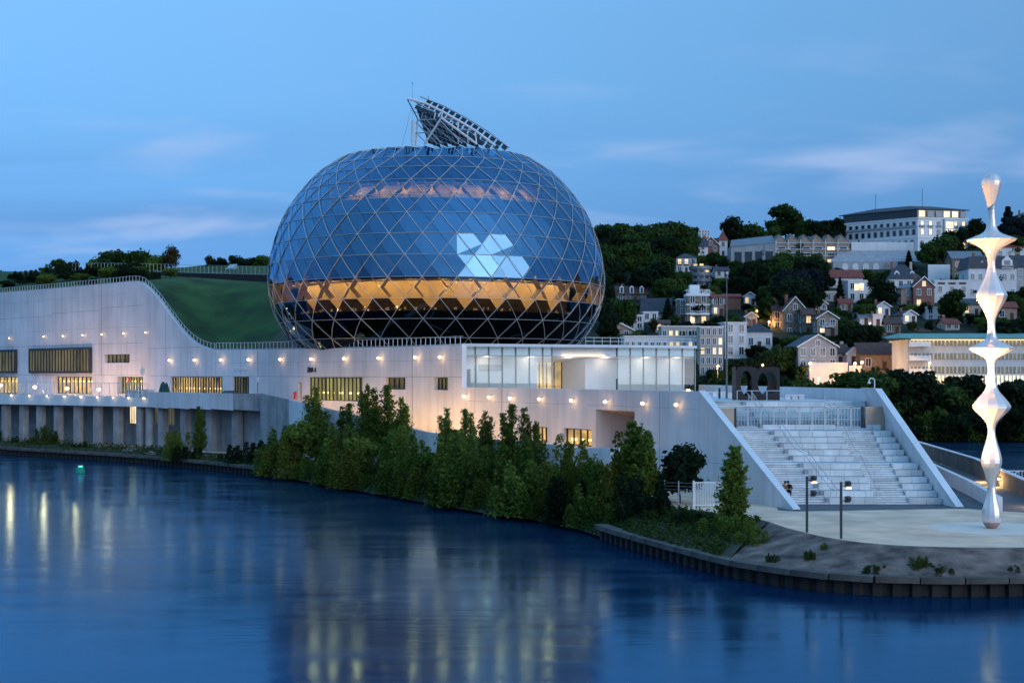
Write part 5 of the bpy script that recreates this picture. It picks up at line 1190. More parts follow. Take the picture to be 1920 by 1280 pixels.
# flats with curved balcony bands
D = hillD(542); t_ = thing('curved_flats', 'dark rounded block of flats with curved balcony bands below the white villa', 'apartment block', (PX(1316, D), D + 4, PZ(542, D))); RECT.append((1298, 1335, 495, 542, D)); HN.append((1316, 520, t_['label']))
sc_ = D / F; hh = 47 * sc_; obj('core', MB().tube((0, 0, -6), (0, 0, hh - .5), 3.3, 20), 'facade_grey', t_, local=True)
for k in range(4):
    z = hh * (k + .25) / 4; bb = obj('balcony_band', MB().lathe([(3.35, z), (3.9, z), (3.9, z + 1.05), (3.8, z + 1.05), (3.8, z + .1), (3.35, z + .1)], 24), 'roof_zinc', t_, local=True); 
    for a in (-2.2, -1.57, -.95): obj('window', MB().box(3.33 * cos(a), 3.33 * sin(a), z + .3, 1.3, .14, 1.4, a + pi / 2), 'win_warm' if (k == 3 and a < -1) or (k == 2 and a > -1) else 'pane_dark', t_, local=True)
t_, w, d, h, rh = house(1156, 1213, 536, 551, 568, 'dark roofed manor with three white dormers half hidden in trees', 'stone_brown', 'x', 'roof_brown', 4, 1, chim=2, D=452)
for k in (-1, 0, 1): dormer(t_, k * w * .33, -d / 2 - .1, h + .2, 1.3, 1.9)
house(1207, 1260, 559, 587, 597, 'white house with tall steep slate roof left of the balustraded villa', 'facade_white', 'x', 'roof_slate', 3, 1, chim=0, rz=R(-12))
house(1176, 1207, 590, 592, 618, 'small white flat roofed block at the left of the terraces', 'facade_white', 'flat', 'concrete', 2, 2, chim=0, name='house')
house(1206, 1234, 583, 586, 618, 'white stepped flat roofed house under the steep slate roof', 'facade_white', 'flat', 'concrete', 2, 2, chim=0, D=405)
t_, w, d, h, rh = house(1288, 1330, 551, 552.5, 610, 'tall stone villa with white trim and a balustraded roof terrace', 'stone_brown', 'flat', 'white', 2, 3, lit=((0, 0), (1, 0)), chim=0, name='villa', door=False)
for k in range(3): obj('cornice', MB().box(0, 0, h * (.36 + .3 * k), w + .35, d + .35, .35), 'white', t_, local=True)
ba = MB().box(0, -d / 2, h + 1.35, w + .5, .18, .14).box(-w / 2, 0, h + 1.35, .18, d, .14)
for k in range(14): ba.box(-w / 2 + w * k / 13, -d / 2, h + .36, .16, .16, 1.0)
obj('roof_balustrade', ba, 'white', t_, local=True); obj('roof_room', MB().box(-.6, 1, h + .36, w * .45, d * .4, 2.6), 'white', t_, local=True); balcony(t_, w * .22, -d / 2, h * .36, w * .5, 1.2); balcony(t_, -w * .2, -d / 2, h * .36, w * .35, 1.0)
house(1271, 1289, 556, 562, 606, 'narrow stone wing of the balustraded villa on its left', 'stone_brown', 'flat', 'white', 1, 3, lit=((0, 0),), chim=0, D=405)
house(1310, 1343, 544, 556, 566, 'white gable end with slate roof behind the balustraded villa', 'facade_white', 'y', 'roof_slate', 1, 1, chim=1, D=447)
t_, *_ = house(1336, 1358, 552, 557, 592, 'grey brick house with tall shutters and one lit window', 'brick_pale', 'x', 'roof_red', 2, 2, lit=((0, 0),), chim=1, shutter=True)
house(1359, 1389, 551, 556, 592, 'brick house end wall glowing orange under a street lamp', 'brick', 'x', 'roof_red', 1, 1, chim=0, D=430, skip=((0, 0),))
house(1128, 1181, 606, 619, 652, 'small brick house with red gable roof beside the dome', 'brick_pale', 'y', 'roof_red', 2, 2, chim=2, rz=R(18), D=388, frame='white')
t_, w, d, h, rh = house(1170, 1312, 630, 631.5, 662, 'long low white apartment terrace with railings and lit windows', 'facade_white', 'flat', 'concrete', 12, 1, lit=((7, 0), (8, 0), (10, 0)), chim=0, D=352, name='apartment_block', door=False, cat='apartment block')
balcony(t_, 0, -d / 2, h * .15, w, 1.2, 'metal_grey')
t_, w, d, h, rh = house(1240, 1312, 612, 613, 640, 'upper white terrace flats with dark loggias and plants', 'facade_cream', 'flat', 'concrete', 6, 1, lit=((1, 0), (2, 0)), chim=0, D=372, name='apartment_block', door=False, cat='apartment block')
for k in (.05, .32): obj('loggia', MB().box(w * k, -d / 2 - .04, .4, w * .22, .1, 2.4), 'pane_dark', t_, local=True)
balcony(t_, 0, -d / 2, .3, w, 1.2, 'white')
t_, w, d, h, rh = house(1312, 1356, 613, 614, 704, 'tall cream apartment block with narrow lit windows beside the mast', 'facade_cream', 'flat', 'concrete', 4, 5, lit=((0, 2), (2, 2), (3, 3), (3, 2)), chim=0, D=342, name='apartment_block', door=False, cat='apartment block')
house(1355, 1397, 603, 606, 690, 'pale apartment block with slanted roof edge right of the mast', 'facade_white', 'flat', 'concrete', 2, 4, chim=0, D=352, name='apartment_block', door=False, cat='apartment block', rz=R(10))
t_, *_ = house(1400, 1448, 605, 622, 655, 'white house with dark hip roof half hidden behind bushes', 'facade_white', 'hip', 'roof_slate', 3, 1, chim=1, D=365)
t_, w, d, h, rh = house(1449, 1482, 563, 582, 640, 'tall brown stone house with steep roof on the left of the stone gable', 'stone_brown', 'x', 'roof_brown', 2, 3, chim=2, D=398, shutter=False)
t_, w, d, h, rh = house(1470, 1512, 557, 583, 634, 'brown stone house with pointed gable and one pale shuttered window', 'stone_brown', 'y', 'roof_brown', 2, 2, chim=1, D=390)
t_, *_ = house(1505, 1527, 578, 590, 630, 'low brown annex with a wide lit attic window', 'stone_brown', 'x', 'roof_brown', 1, 2, lit=((0, 1),), chim=0, D=386)
t_, w, d, h, rh = house(1532, 1571, 584, 597, 630, 'narrow brick house with balcony and lit windows under a brown gable', 'brick_pale', 'y', 'roof_brown', 2, 2, lit=((0, 0), (1, 0), 'g'), chim=1, D=378); balcony(t_, 0, -d / 2, h * .55, 3.2, .9)
house(1490, 1566, 628, 650, 694, 'grey blue house with broad gable and dark attic window', 'facade_grey', 'y', 'roof_slate', 4, 2, chim=0, D=338, rz=R(10), frame='white')
house(1562, 1590, 646, 662, 684, 'white house with brown roof and outside stairs', 'facade_white', 'x', 'roof_brown', 3, 1, chim=2, D=343)
house(1588, 1613, 652, 664, 684, 'tiny white gabled house beside the outside stairs', 'facade_white', 'y', 'roof_slate', 1, 1, chim=0, D=340)
house(1613, 1704, 643, 664, 694, 'brown barn with long dark roof left of the lit office', 'brick_pale', 'x', 'roof_brown', 3, 1, lit=((2, 0),), chim=0, D=336, name='barn', cat='barn')
house(1612, 1636, 586, 595, 610, 'small white cottage with flat grey roof and a lamp', 'facade_white', 'x', 'roof_zinc', 1, 1, chim=0); house(1637, 1656, 590, 591, 612, 'small white block with chimney beside the cottage', 'facade_white', 'flat', 'concrete', 1, 1, chim=1, D=400, lit=((0, 0),))
house(1556, 1618, 505, 520, 540, 'white house with red roof and two white chimneys', 'facade_white', 'x', 'roof_red', 4, 1, chim=2); house(1553, 1577, 507, 522, 541, 'white front gable of the red roofed house', 'facade_white', 'y', 'roof_red', 1, 1, chim=0, D=482)
t_, w, d, h, rh = house(1590, 1641, 526, 527, 566, 'modern white flat roofed house with a bright corner window', 'facade_white', 'flat', 'white', 3, 2, lit=((1, 1),), chim=0, door=False); obj('corner_window', MB().box(-w * .1, -d / 2 - .1, h * .56, w * .34, .16, h * .3), 'win_pale', t_, local=True)
house(1548, 1572, 546, 548, 566, 'low pale house with terrace left of the modern house', 'facade_cream', 'flat', 'concrete', 2, 1, chim=0, D=448)
t_, w, d, h, rh = house(1666, 1728, 494, 523, 560, 'white villa under a tall dark hipped roof with dormers', 'facade_white', 'hip', 'roof_slate', 4, 2, chim=2, name='villa'); dormer(t_, -w * .22, -d / 2 + 1.0, h + .6, 1.6, 1.5); dormer(t_, w * .25, -d / 2 + 1.2, h + .8, 1.3, 1.4)
t_, *_ = house(1713, 1752, 519, 538, 578, 'half timbered brick house with gable and lit upper window', 'brick', 'y', 'roof_brown', 2, 2, lit=('g', (0, 0)), chim=1, D=436)
house(1690, 1716, 530, 540, 576, 'narrow brown house with small blue cupola left of the timbered gable', 'brick_pale', 'hip', 'roof_zinc', 1, 2, chim=0, D=438)
t_, w, d, h, rh = house(1752, 1818, 526, 527, 582, 'white flat roofed house with three dark slot windows at the top', 'facade_white', 'flat', 'white', 3, 2, chim=0, D=443, door=False)
for k in (-1, 0, 1): obj('slot_window', MB().box(k * w * .3, -d / 2 - .05, h - 1.0, w * .2, .12, .6), 'roof_brown', t_, local=True)
house(1736, 1771, 576, 577, 603, 'small white two storey house below the flat roofed house', 'facade_white', 'flat', 'concrete', 2, 2, chim=0, D=413)
house(1785, 1843, 470, 484, 528, 'tall brown rough stone house with zinc roof near the column', 'stone_brown', 'x', 'roof_zinc', 3, 2, chim=0, D=498)
t_, w, d, h, rh = house(1816, 1906, 476, 503, 560, 'large white mansion with slate mansard roof behind the glowing column', 'facade_white', 'mansard', 'roof_slate', 6, 2, chim=2, D=452, name='mansion', cat='mansion'); dormer(t_, w * .3, -d / 2 - .3, h + .3, 3.4, 2.2); dormer(t_, -w * .22, -d / 2 - .1, h + .3, 1.3, 1.5); balcony(t_, w * .3, -d / 2, h + .1, 3.6, .8, 'white')
house(1903, 1960, 478, 500, 540, 'slate roofed house at the right edge above the office', 'facade_grey', 'x', 'roof_slate', 3, 2, chim=1, D=462)
house(1868, 1935, 450, 463, 485, 'white house with bright red tiled roof right of the column top', 'facade_white', 'x', 'roof_red', 4, 1, chim=2, D=560)
house(1908, 1960, 395, 404, 440, 'dark house among trees on the far right skyline', 'stone_brown', 'hip', 'roof_slate', 3, 1, chim=1, D=640)
house(1790, 1840, 618, 628, 640, 'dark low roofs just behind the green office roof', 'brick_pale', 'x', 'roof_brown', 3, 1, chim=0, D=392)
house(1712, 1762, 614, 630, 642, 'dark hipped roof with pale gable behind the office', 'facade_cream', 'hip', 'roof_brown', 3, 1, chim=1, D=390)
for (a, c, yr, ye, yb, lab, wl_, rk, rm) in ((1231, 1256, 600, 606, 622, 'small grey house with brown roof under the cypress', 'facade_grey', 'x', 'roof_brown'), (1398, 1420, 586, 594, 612, 'small cream house with slate roof below the orange lamp', 'facade_cream', 'y', 'roof_slate'), (1576, 1600, 560, 568, 584, 'small brick house with red roof below the modern white house', 'brick_pale', 'x', 'roof_red'), (1642, 1668, 566, 575, 592, 'little white house with red gable roof in the trees', 'facade_white', 'y', 'roof_red'), (1664, 1692, 596, 606, 626, 'little stone house with brown roof left of the office roofs', 'stone_brown', 'x', 'roof_brown'), (1800, 1838, 560, 570, 592, 'cream house with slate roof just left of the glowing column', 'facade_cream', 'x', 'roof_slate'), (1872, 1908, 566, 576, 600, 'brick house with red roof just right of the glowing column', 'brick_pale', 'x', 'roof_red'), (1636, 1662, 548, 555, 566, 'low white annex right of the modern white house', 'facade_white', 'x', 'roof_zinc'), (1424, 1446, 622, 630, 650, 'small red roofed cottage in front of the stone houses', 'facade_white', 'x', 'roof_red'), (1340, 1366, 500, 507, 520, 'pale house with slate roof below the turret', 'facade_white', 'x', 'roof_slate'), (1530, 1552, 562, 570, 582, 'pale house with brown gable right of the cedar', 'facade_cream', 'y', 'roof_brown'), (1690, 1716, 582, 590, 606, 'white house with slate gable below the narrow brown house', 'facade_white', 'y', 'roof_slate'), (1770, 1798, 598, 606, 618, 'cream cottage with red roof right of the small two storey house', 'facade_cream', 'x', 'roof_red'), (1660, 1684, 630, 638, 650, 'pale shed with brown roof behind the barn', 'facade_cream', 'x', 'roof_brown'), (1398, 1420, 548, 556, 572, 'white house deep in the trees right of the orange lit wall', 'facade_white', 'y', 'roof_slate')):
    house(a, c, yr, ye, yb, lab, wl_, rk, rm, 2, 1, lit=((0, 0),) if rnd.random() < .5 else (), chim=1, rz=R(rnd.uniform(-12, 12)))
# white retaining walls by the street
def retaining(px0, px1, y0, y1, D, label, m='white_paint'):
    a, c = P(px0, y1, D), P(px1, y0, D); RECT.append((px0, px1, y0, y1, D)); tag(obj('retaining_wall', MB().box((a.x + c.x) / 2, D, a.z - 3, c.x - a.x, .5, c.z - a.z + 3), m), label, 'wall')
retaining(1518, 1590, 679, 697, 334, 'long white retaining wall below the outside stairs'); retaining(1592, 1613, 685, 697, 333, 'short white wall right of the long retaining wall')
retaining(1740, 1781, 496, 522, 470, 'white patterned garden wall behind the bare tree')

# hotel on the hill
D = hillD(470); s_ = D / F; zb = PZ(470, D); hx = PX(1721, D)
t_ = thing('hilltop_hotel', 'grand white hotel block with glazed attic storey and flat slate roof on the hill', 'hotel', (hx, D, zb), 0.0)
RECT.append((1576, 1816, 369, 490, D)); HN.append((1690, 420, t_['label']))
Lw, Rw, hh = 52.0, 23.0, 68 * s_            # long side receding to the left, short end to the right
ang = R(136); ld = Vector((cos(ang), sin(ang), 0)); rd = Vector((cos(R(12)), sin(R(12)), 0))
sx_l = (1721 - 1576) * s_; 
def solve_len(d_, px):     # length along d_ from the corner that reaches picture column px
    lo, hi = 0, 200
    for _ in range(50):
        m_ = (lo + hi) / 2; q_ = Vector((hx, D, 0)) + d_ * m_; lo, hi = (m_, hi) if (q_.x / q_.y * F + 960 - px) * (1 if d_.x > 0 else -1) < 0 else (lo, m_)
    return lo
Lw = solve_len(ld, 1577); Rw = solve_len(rd, 1814)
foot = [Vector((0, 0, 0)), rd * Rw, rd * Rw + ld * Lw, ld * Lw]
htl = 60 * s_
obj('wall', MB().ext([p + Vector((0, 0, -8)) for p in foot], (0, 0, htl + 8)), 'white', t_, local=True)
ctr = sum(foot, Vector()) / 4
def inset(f_, z): return [ctr + (p - ctr) * f_ + Vector((0, 0, z)) for p in foot]
obj('cornice', MB().ext(inset(1.02, htl), (0, 0, .6)), 'white', t_, local=True); obj('base_course', MB().ext(inset(1.012, htl * .40), (0, 0, .5)), 'white', t_, local=True)
at_ = obj('attic_storey', MB().ext(inset(.965, htl + .6), (0, 0, 3.2)), 'pane_dark', t_, local=True)
obj('roof', MB().ext(inset(1.035, htl + 3.8), (0, 0, .35)).add(inset(1.02, htl + 4.15) + inset(.45, htl + 6.2), [(0, 1, 5, 4), (1, 2, 6, 5), (2, 3, 7, 6), (3, 0, 4, 7), (4, 5, 6, 7)]), 'roof_slate', t_, local=True)
def on_face(par, d_, u, z, w, h, mt, name, proud=.1, arch=0):
    nrm = Vector((d_.y, -d_.x, 0)); nrm = nrm if nrm.y < 0 else -nrm
    a = d_ * (u - w / 2) + nrm * proud + Vector((0, 0, z)); pts = [a, a + d_ * w, a + d_ * w + Vector((0, 0, h))]
    if arch: pts += [a + d_ * (w / 2 + w / 2 * cos(pi * k / 8)) + Vector((0, 0, h + w / 2 * sin(pi * k / 8))) for k in range(1, 8)]
    pts.append(a + Vector((0, 0, h))); return obj(name, MB().ext(pts, -nrm * (proud + .05)), mt, par, local=True)
n_ = 12
for i in range(n_):
    u = Lw * (i + .6) / (n_ + .2)
    for k in range(2):
        o = on_face(t_, ld, u, htl * (.50 + .25 * k), 2.0, 2.4, 'shutter', 'window', .08); on_face(o, ld, u, htl * (.50 + .25 * k) + .15, 1.1, 2.1, 'pane_dark', 'pane', .16)
        if k == 1: on_face(t_, ld, u, htl * .74, 2.6, .9, 'facade_grey', 'balcony', .5)
    if i < 9: o = on_face(t_, ld, u + .8, htl * .06, 2.6, htl * .2, 'facade_grey', 'arched_window', .1, 1); on_face(o, ld, u + .8, htl * .08, 1.9, htl * .17, 'pane_dark', 'pane', .16, 1)
for i in range(6):
    u = Rw * (i + .5) / 6; lit = i in (0, 1, 4, 3, 5)
    for k in range(2):
        o = on_face(t_, rd, u, htl * (.50 + .25 * k), 1.8, 2.4, 'shutter', 'window', .08); on_face(o, rd, u, htl * (.50 + .25 * k) + .15, 1.2, 2.2, 'win_pale' if lit and i != 2 else 'pane_dark', 'pane', .16)
        if k and i != 3: on_face(t_, rd, u, htl * .74, 2.4, .9, 'facade_grey', 'balcony', .5)
    o = on_face(t_, rd, u, htl * .06, 2.0, htl * .2, 'facade_grey', 'arched_window', .1, 1); on_face(o, rd, u, htl * .08, 1.5, htl * .17, 'win_warm' if i == 5 else 'pane_dark', 'pane', .16, 1)
    on_face(t_, rd, u, htl + .9, 2.6, 2.5, 'win_pale' if i in (0, 3, 4) else 'shutter', 'attic_window', -.2)
on_face(t_, rd, Rw * .61, htl * .35, 4.4, htl * .66, 'facade_white', 'bow_front', 1.1)
for k in range(2): on_face(t_, rd, Rw * .61, htl * (.48 + .24 * k), 3.2, 2.6, 'win_pale', 'bow_window', 1.25)
for a, c in ((ld * Lw * .78, 7.5), (rd * Rw * .35, 8.5)): obj('antenna', MB().tube(ctr * .4 + a * .6 + Vector((0, 0, htl + 5)), ctr * .4 + a * .6 + Vector((0, 0, htl + 5 + c)), .09, 4), 'dark_metal', t_, local=True)
# terraced wall with arches below the hotel
D2 = hillD(506); a, c = P(1562, 506, D2), P(1731, 470, D2); t2 = thing('arched_terrace', 'grey terrace wall with five rounded arches below the hotel', 'wall', (a.x, D2, a.z)); RECT.append((1562, 1731, 467, 506, D2)); HN.append((1650, 487, t2['label']))
wd = c.x - a.x; obj('wall', MB().ext([(0, 0, -4), (wd * .72, 0, -4), (wd * .72, 0, 3.2), (0, 0, 3.2)], (0, 3, 0)), 'facade_grey', t2, local=True); obj('slope', MB().add([(-1, 1, 3.2), (wd, 1, 3.2), (wd, 16, 8.5), (wd * .2, 16, 8.5)], [(0, 1, 2, 3)]), 'concrete_dark', t2, local=True)
for k in range(5): obj('arch', MB().ext([(wd * (.1 + .115 * k), -.12, -.5), (wd * (.1 + .115 * k) + 2.2, -.12, -.5), (wd * (.1 + .115 * k) + 2.2, -.12, 1.4)] + [(wd * (.1 + .115 * k) + 1.1 + 1.1 * cos(pi * j / 8), -.12, 1.4 + 1.1 * sin(pi * j / 8)) for j in range(1, 8)] + [(wd * (.1 + .115 * k), -.12, 1.4)], (0, .2, 0)), 'facade_white' if k != 4 else 'roof_zinc', t2, local=True)
obj('upper_wall', MB().box(wd * .68, 16.5, 5, wd * .72, .6, 6.8), 'facade_white', t2, local=True)
# sawtooth roofed studio building
D3 = hillD(497); q0 = P(1454, 497, D3); t3 = thing('studio_building', 'long studio building with slate roof and a row of sawtooth gables', 'building', (q0.x, D3, q0.z)); RECT.append((1374, 1593, 437, 497, D3)); HN.append((1480, 465, t3['label']))
s3 = D3 / F; wr = (1593 - 1454) * s3; hr = 42 * s3; g6 = wr / 6
obj('side_wall', MB().ext([(0, 0, -5), (-16.4, 3.5, -5), (-16.4, 3.5, hr * .86), (0, 0, hr)], (0, 9, 0)), 'facade_grey', t3, local=True); obj('roof', MB().add([(.2, -.3, hr), (-16.8, 3.2, hr * .86), (-15.5, 9, hr * .86 + 3.0), (0, 7.0, hr + 3.4)], [(0, 1, 2, 3)]), 'roof_zinc', t3, local=True)
for k in range(4): obj('studio_window', MB().ext([(-15 + 3.8 * k, 3.05 - .83 * k, hr * .1), (-12.4 + 3.8 * k, 2.5 - .83 * k, hr * .1), (-12.4 + 3.8 * k, 2.5 - .83 * k, hr * .62), (-15 + 3.8 * k, 3.05 - .83 * k, hr * .62)], (0, .2, 0)), 'pane_dark', t3, local=True)
obj('front_wall', MB().box(wr / 2 + .02, 4.6, -6, wr, 9, hr + 6), 'brick_pale', t3, local=True)
for k in range(6):
    x = g6 * k; o = obj('sawtooth_gable', MB().ext([(x + .05, 0, hr), (x + g6 - .05, 0, hr), (x + g6 * .25, 0, hr + 3.0)], (0, 9, 0)), 'brick_pale', t3, local=True)
    obj('sawtooth_roof', MB().ext([(x + g6 * .25, -.2, hr + 3.02), (x + g6, -.2, hr + .02), (x + g6, -.2, hr + .25), (x + g6 * .25, -.2, hr + 3.25)], (0, 9.4, 0)), 'roof_zinc', o, local=True)
    for r_ in range(3): 
        w_ = obj('window', MB().box(x + g6 * .5, .02, hr * (.1 + .28 * r_), g6 * .66, .16, hr * .17), 'white', t3, local=True); obj('pane', MB().box(x + g6 * .5, -.06, hr * (.115 + .28 * r_), g6 * .58, .08, hr * .14), rnd.choice(('pane_dark', 'win_warm', 'pane_dark', 'win_pale')) if r_ != 1 else 'pane_dark', w_, local=True)
    obj('trellis_post', MB().box(x + .02, -1.0, -5, .18, .18, hr + 6.2), 'white', t3, local=True)
for z in (.1, .4, .7, .98): obj('trellis_rail', MB().box(wr / 2, -1.0, hr * z, wr, .12, .14), 'white', t3, local=True)
# riverside office with copper roof and lit window bands
D4 = 318; q0 = P(1703, 722, D4); t4 = thing('riverside_office', 'long lit office with green copper roof and window bands on the far bank', 'office', (q0.x, D4, 0)); RECT.append((1692, 1960, 620, 735, D4)); HN.append((1800, 660, t4['label']))
s4 = D4 / F; W4 = 36.0; z_ = lambda y: PZ(y, D4)
obj('wall', MB().box(W4 / 2, 7, 2, W4, 13.5, z_(636) - 2), 'facade_white', t4, local=True)
obj('roof', MB().add([(-2, -2.4, z_(635)), (W4 + 2, -2.4, z_(635)), (W4 + 2, 16, z_(630)), (-2, 16, z_(630)), (-2, -2.4, z_(633)), (W4 + 2, -2.4, z_(633)), (W4 + 1, 12, z_(622)), (1, 12, z_(622))], [(0, 1, 5, 4), (4, 5, 6, 7), (1, 2, 6, 5), (3, 0, 4, 7), (3, 2, 1, 0)]), 'roof_copper', t4, local=True)
for (ya, yb) in ((647, 637), (673, 662), (699, 687), (722, 704)):
    fl_ = obj('window_band', MB().box(W4 / 2, .12, z_(ya), W4 - .6, .12, z_(yb) - z_(ya)), 'win_pale' if ya == 722 else 'win_dim', t4, local=True)
    for k in range(41): obj('mullion', MB().box(.3 + (W4 - .6) * k / 40, -.05, z_(ya), .22 if k % 3 else .4, .2, z_(yb) - z_(ya)), 'facade_white', fl_, local=True)
for k in range(3): bb = obj('corner_balcony', MB().box(2.0, -1.2, z_((650, 676, 701)[k]), 5.0, 2.2, .25), 'white', t4, local=True); obj('guard_rail', MB().box(2.0, -2.25, z_((650, 676, 701)[k]) + .25, 5.0, .06, .9), 'white', bb, local=True)
obj('eaves_light', MB().box(W4 / 2, -.5, z_(637.5), W4 - 1, .3, .12), 'foyer_lamp', t4, local=True)
for k in range(6): lamp(t4, (q0.x + 4 + k * 5.6, D4 - 2.8, 4.6), 420, (1.0, .74, .42), .4)
obj('annex', MB().box(W4 + 6, 5, 2, 11, 10, z_(668) - 2), 'facade_grey', t4, local=True)
# street lamps on the far bank and between the houses
for i, (px, py, D, e, lab) in enumerate(((1346, 686, 322, 160, 'orange street lamp just right of the pavilion'), (1519, 681, 326, 420, 'bright street lamp left of the long white retaining wall'), (1603, 681, 327, 260, 'street lamp at the right end of the long white retaining wall'), (1616, 679, 326, 420, 'bright street lamp left of the brown barn'), (1535, 709, 300, 160, 'low street lamp in the bushes under the retaining wall'), (1565, 706, 301, 90, 'faint lamp among bushes right of the low street lamp'), (1583, 715, 296, 160, 'lowest street lamp above the terrace wall'), (1420, 582, 412, 200, 'orange lamp among dark trees left of the stone gable house'), (1486, 576.5, 440, 30, 'tiny lamp in front of the dark cedar'), (1526, 550, 462, 90, 'orange lamp beside the cedar below the studio'), (1618, 584, 415, 30, 'tiny white lamp right of the cedar slope'), (1631, 606, 396, 90, 'warm lamp beside the small cottage'), (1721, 717, 296, 160, 'street lamp in trees left of the office'), (1743, 680, 312, 160, 'lamp beside the office corner'), (1390, 598, 416, 260, 'hidden orange lamp lighting the brick end wall'), (1442, 603, 398, 200, 'orange lamp glowing behind the tall stone house'), (1430, 684, 318, 60, 'pair lamp above the dark steel block'), (1456, 573, 420, 40, 'small light high in the trees left of the cedar'))):
    q_ = P(px, py, D); g0 = min(q_.z - 4.5, tz(q_.x, D)); t_ = thing('street_lamp', lab, 'street lamp', (q_.x, D, g0))
    obj('pole', MB().tube((q_.x, D + .5, g0 - 1), (q_.x, D + .5, q_.z + .3), .07, 6, .05).tube((q_.x, D + .5, q_.z + .3), (q_.x, D - .1, q_.z + .25), .05, 5), 'metal_grey', t_)
    r_ = .2 + .16 * (e / 420); obj('globe', MB().lathe([(.05, -r_), (r_ * .8, -r_ * .5), (r_, 0), (r_ * .7, r_ * .5), (.06, r_ * .8)], 10, (q_.x, D - .1, q_.z)), 'bulb_orange', t_); lamp(t_, (q_.x, D - .7, q_.z - .3), e * 5, (1.0, .52, .16), .2)
# ------------------------------------------------------------------ vegetation
def leaf_mesh(name, pts, size, m, seed, up=.0, normals=None):
    rg = np.random.default_rng(seed); n = len(pts); pts = np.asarray(pts)
    nv = rg.normal(size=(n, 3)); nv[:, 2] += up
    if normals is not None: nv = nv * .75 + normals * 1.1
    nv /= np.linalg.norm(nv, axis=1)[:, None]; rv = rg.normal(size=(n, 3)); u = np.cross(nv, rv); u /= np.linalg.norm(u, axis=1)[:, None]; v = np.cross(nv, u)
    s_ = (size * rg.uniform(.55, 1.35, n))[:, None]; l_ = rg.uniform(.45, .8, n)[:, None]
    q = np.stack([pts - u * s_ * .5, pts + v * s_ * l_ * .5, pts + u * s_ * .5, pts - v * s_ * l_ * .5], 1).reshape(-1, 3)
    me = bpy.data.meshes.new(name); me.vertices.add(4 * n); me.vertices.foreach_set('co', q.ravel().astype(np.float32)); me.loops.add(4 * n); me.loops.foreach_set('vertex_index', np.arange(4 * n, dtype=np.int32))
    me.polygons.add(n); me.polygons.foreach_set('loop_start', np.arange(0, 4 * n, 4, dtype=np.int32)); me.polygons.foreach_set('loop_total', np.full(n, 4, dtype=np.int32)); me.update(calc_edges=True); me.materials.append(M[m]); return me
def lobes_points(lobes, n, seed, shell=.55):
    rg = np.random.default_rng(seed); vol = np.array([l[3] * l[4] for l in lobes]); ch = rg.choice(len(lobes), n, p=vol / vol.sum()); L_ = np.array(lobes)[ch]
    d = rg.normal(size=(n, 3)); d /= np.linalg.norm(d, axis=1)[:, None]; r_ = shell + (1 - shell) * rg.random(n) ** .6; r_ *= 1 + .18 * rg.normal(size=n)
    return np.stack([L_[:, 0] + d[:, 0] * r_ * L_[:, 3], L_[:, 1] + d[:, 1] * r_ * L_[:, 3], L_[:, 2] + d[:, 2] * r_ * L_[:, 4]], 1), d
def trunk_mesh(name, h, r_, limbs, seed, m='bark'):
    rr_ = random.Random(seed); mb = MB(); p = Vector((0, 0, -1)); pts = [p]; 
    for k in range(5): pts.append(Vector((rr_.uniform(-.04, .04) * h, rr_.uniform(-.04, .04) * h, h * (k + 1) / 5)))
    for k in range(5): mb.tube(pts[k], pts[k + 1], r_ * (1 - .17 * k), 7, r_ * (1 - .17 * (k + 1)))
    for k in range(limbs):
        a = rr_.uniform(0, 2 * pi); b_ = pts[2 + k % 3]; l_ = h * rr_.uniform(.25, .5); c = b_ + Vector((cos(a) * l_ * .7, sin(a) * l_ * .7, l_ * .75)); mb.tube(b_, c, r_ * .45, 5, r_ * .12)
    return mb.mesh(name, m)
PROTO = {}
def round_tree(key, seed, m, n=4200, leaf=.085, spread=1.0):     # unit tree: height 1, crown radius about .42
    rr_ = random.Random(seed); lb = []
    for k in range(13):
        a = rr_.uniform(0, 2 * pi); z = rr_.uniform(.32, .86); rad = .30 * math.sqrt(max(.05, 1 - ((z - .55) / .45) ** 2)) * rr_.uniform(.5, 1.1) * spread; s_ = rr_.uniform(.11, .19); lb.append((cos(a) * rad, sin(a) * rad, z, s_, s_ * rr_.uniform(.7, .95)))
    lb.append((0, 0, .6, .25 * spread, .28)); p, nn = lobes_points(lb, n, seed); PROTO[key] = (trunk_mesh('trunk', .6, .028, 5, seed), leaf_mesh('crown', p, leaf, m, seed, .3, nn), .43 * spread)
for k in range(4): round_tree('hill%d' % k, 11 + k, 'leaf_hill')
for k in range(3): round_tree('dark%d' % k, 31 + k, 'leaf_dark')
round_tree('cedar0', 51, 'leaf_cedar', 4600, .08, 1.25); round_tree('russet0', 61, 'leaf_russet', 2600, .07)
round_tree('bush0', 71, 'leaf_bank', 3000, .10, 1.3); round_tree('bush1', 72, 'leaf_dark', 3000, .10, 1.4)
def conifer(key, seed, m):
    rg = np.random.default_rng(seed); n = 3000; z = .08 + .92 * rg.random(n) ** 1.25; a = rg.random(n) * 2 * pi; r_ = .19 * (1.03 - z) ** .8 * (.55 + .45 * rg.random(n)) * (1 + .25 * np.sin(z * 46))
    p = np.stack([np.cos(a) * r_, np.sin(a) * r_, z], 1); PROTO[key] = (trunk_mesh('trunk', .8, .02, 0, seed), leaf_mesh('crown', p, .055, m, seed, .3), .18)
conifer('conifer0', 81, 'leaf_dark'); conifer('conifer1', 82, 'leaf_cedar')
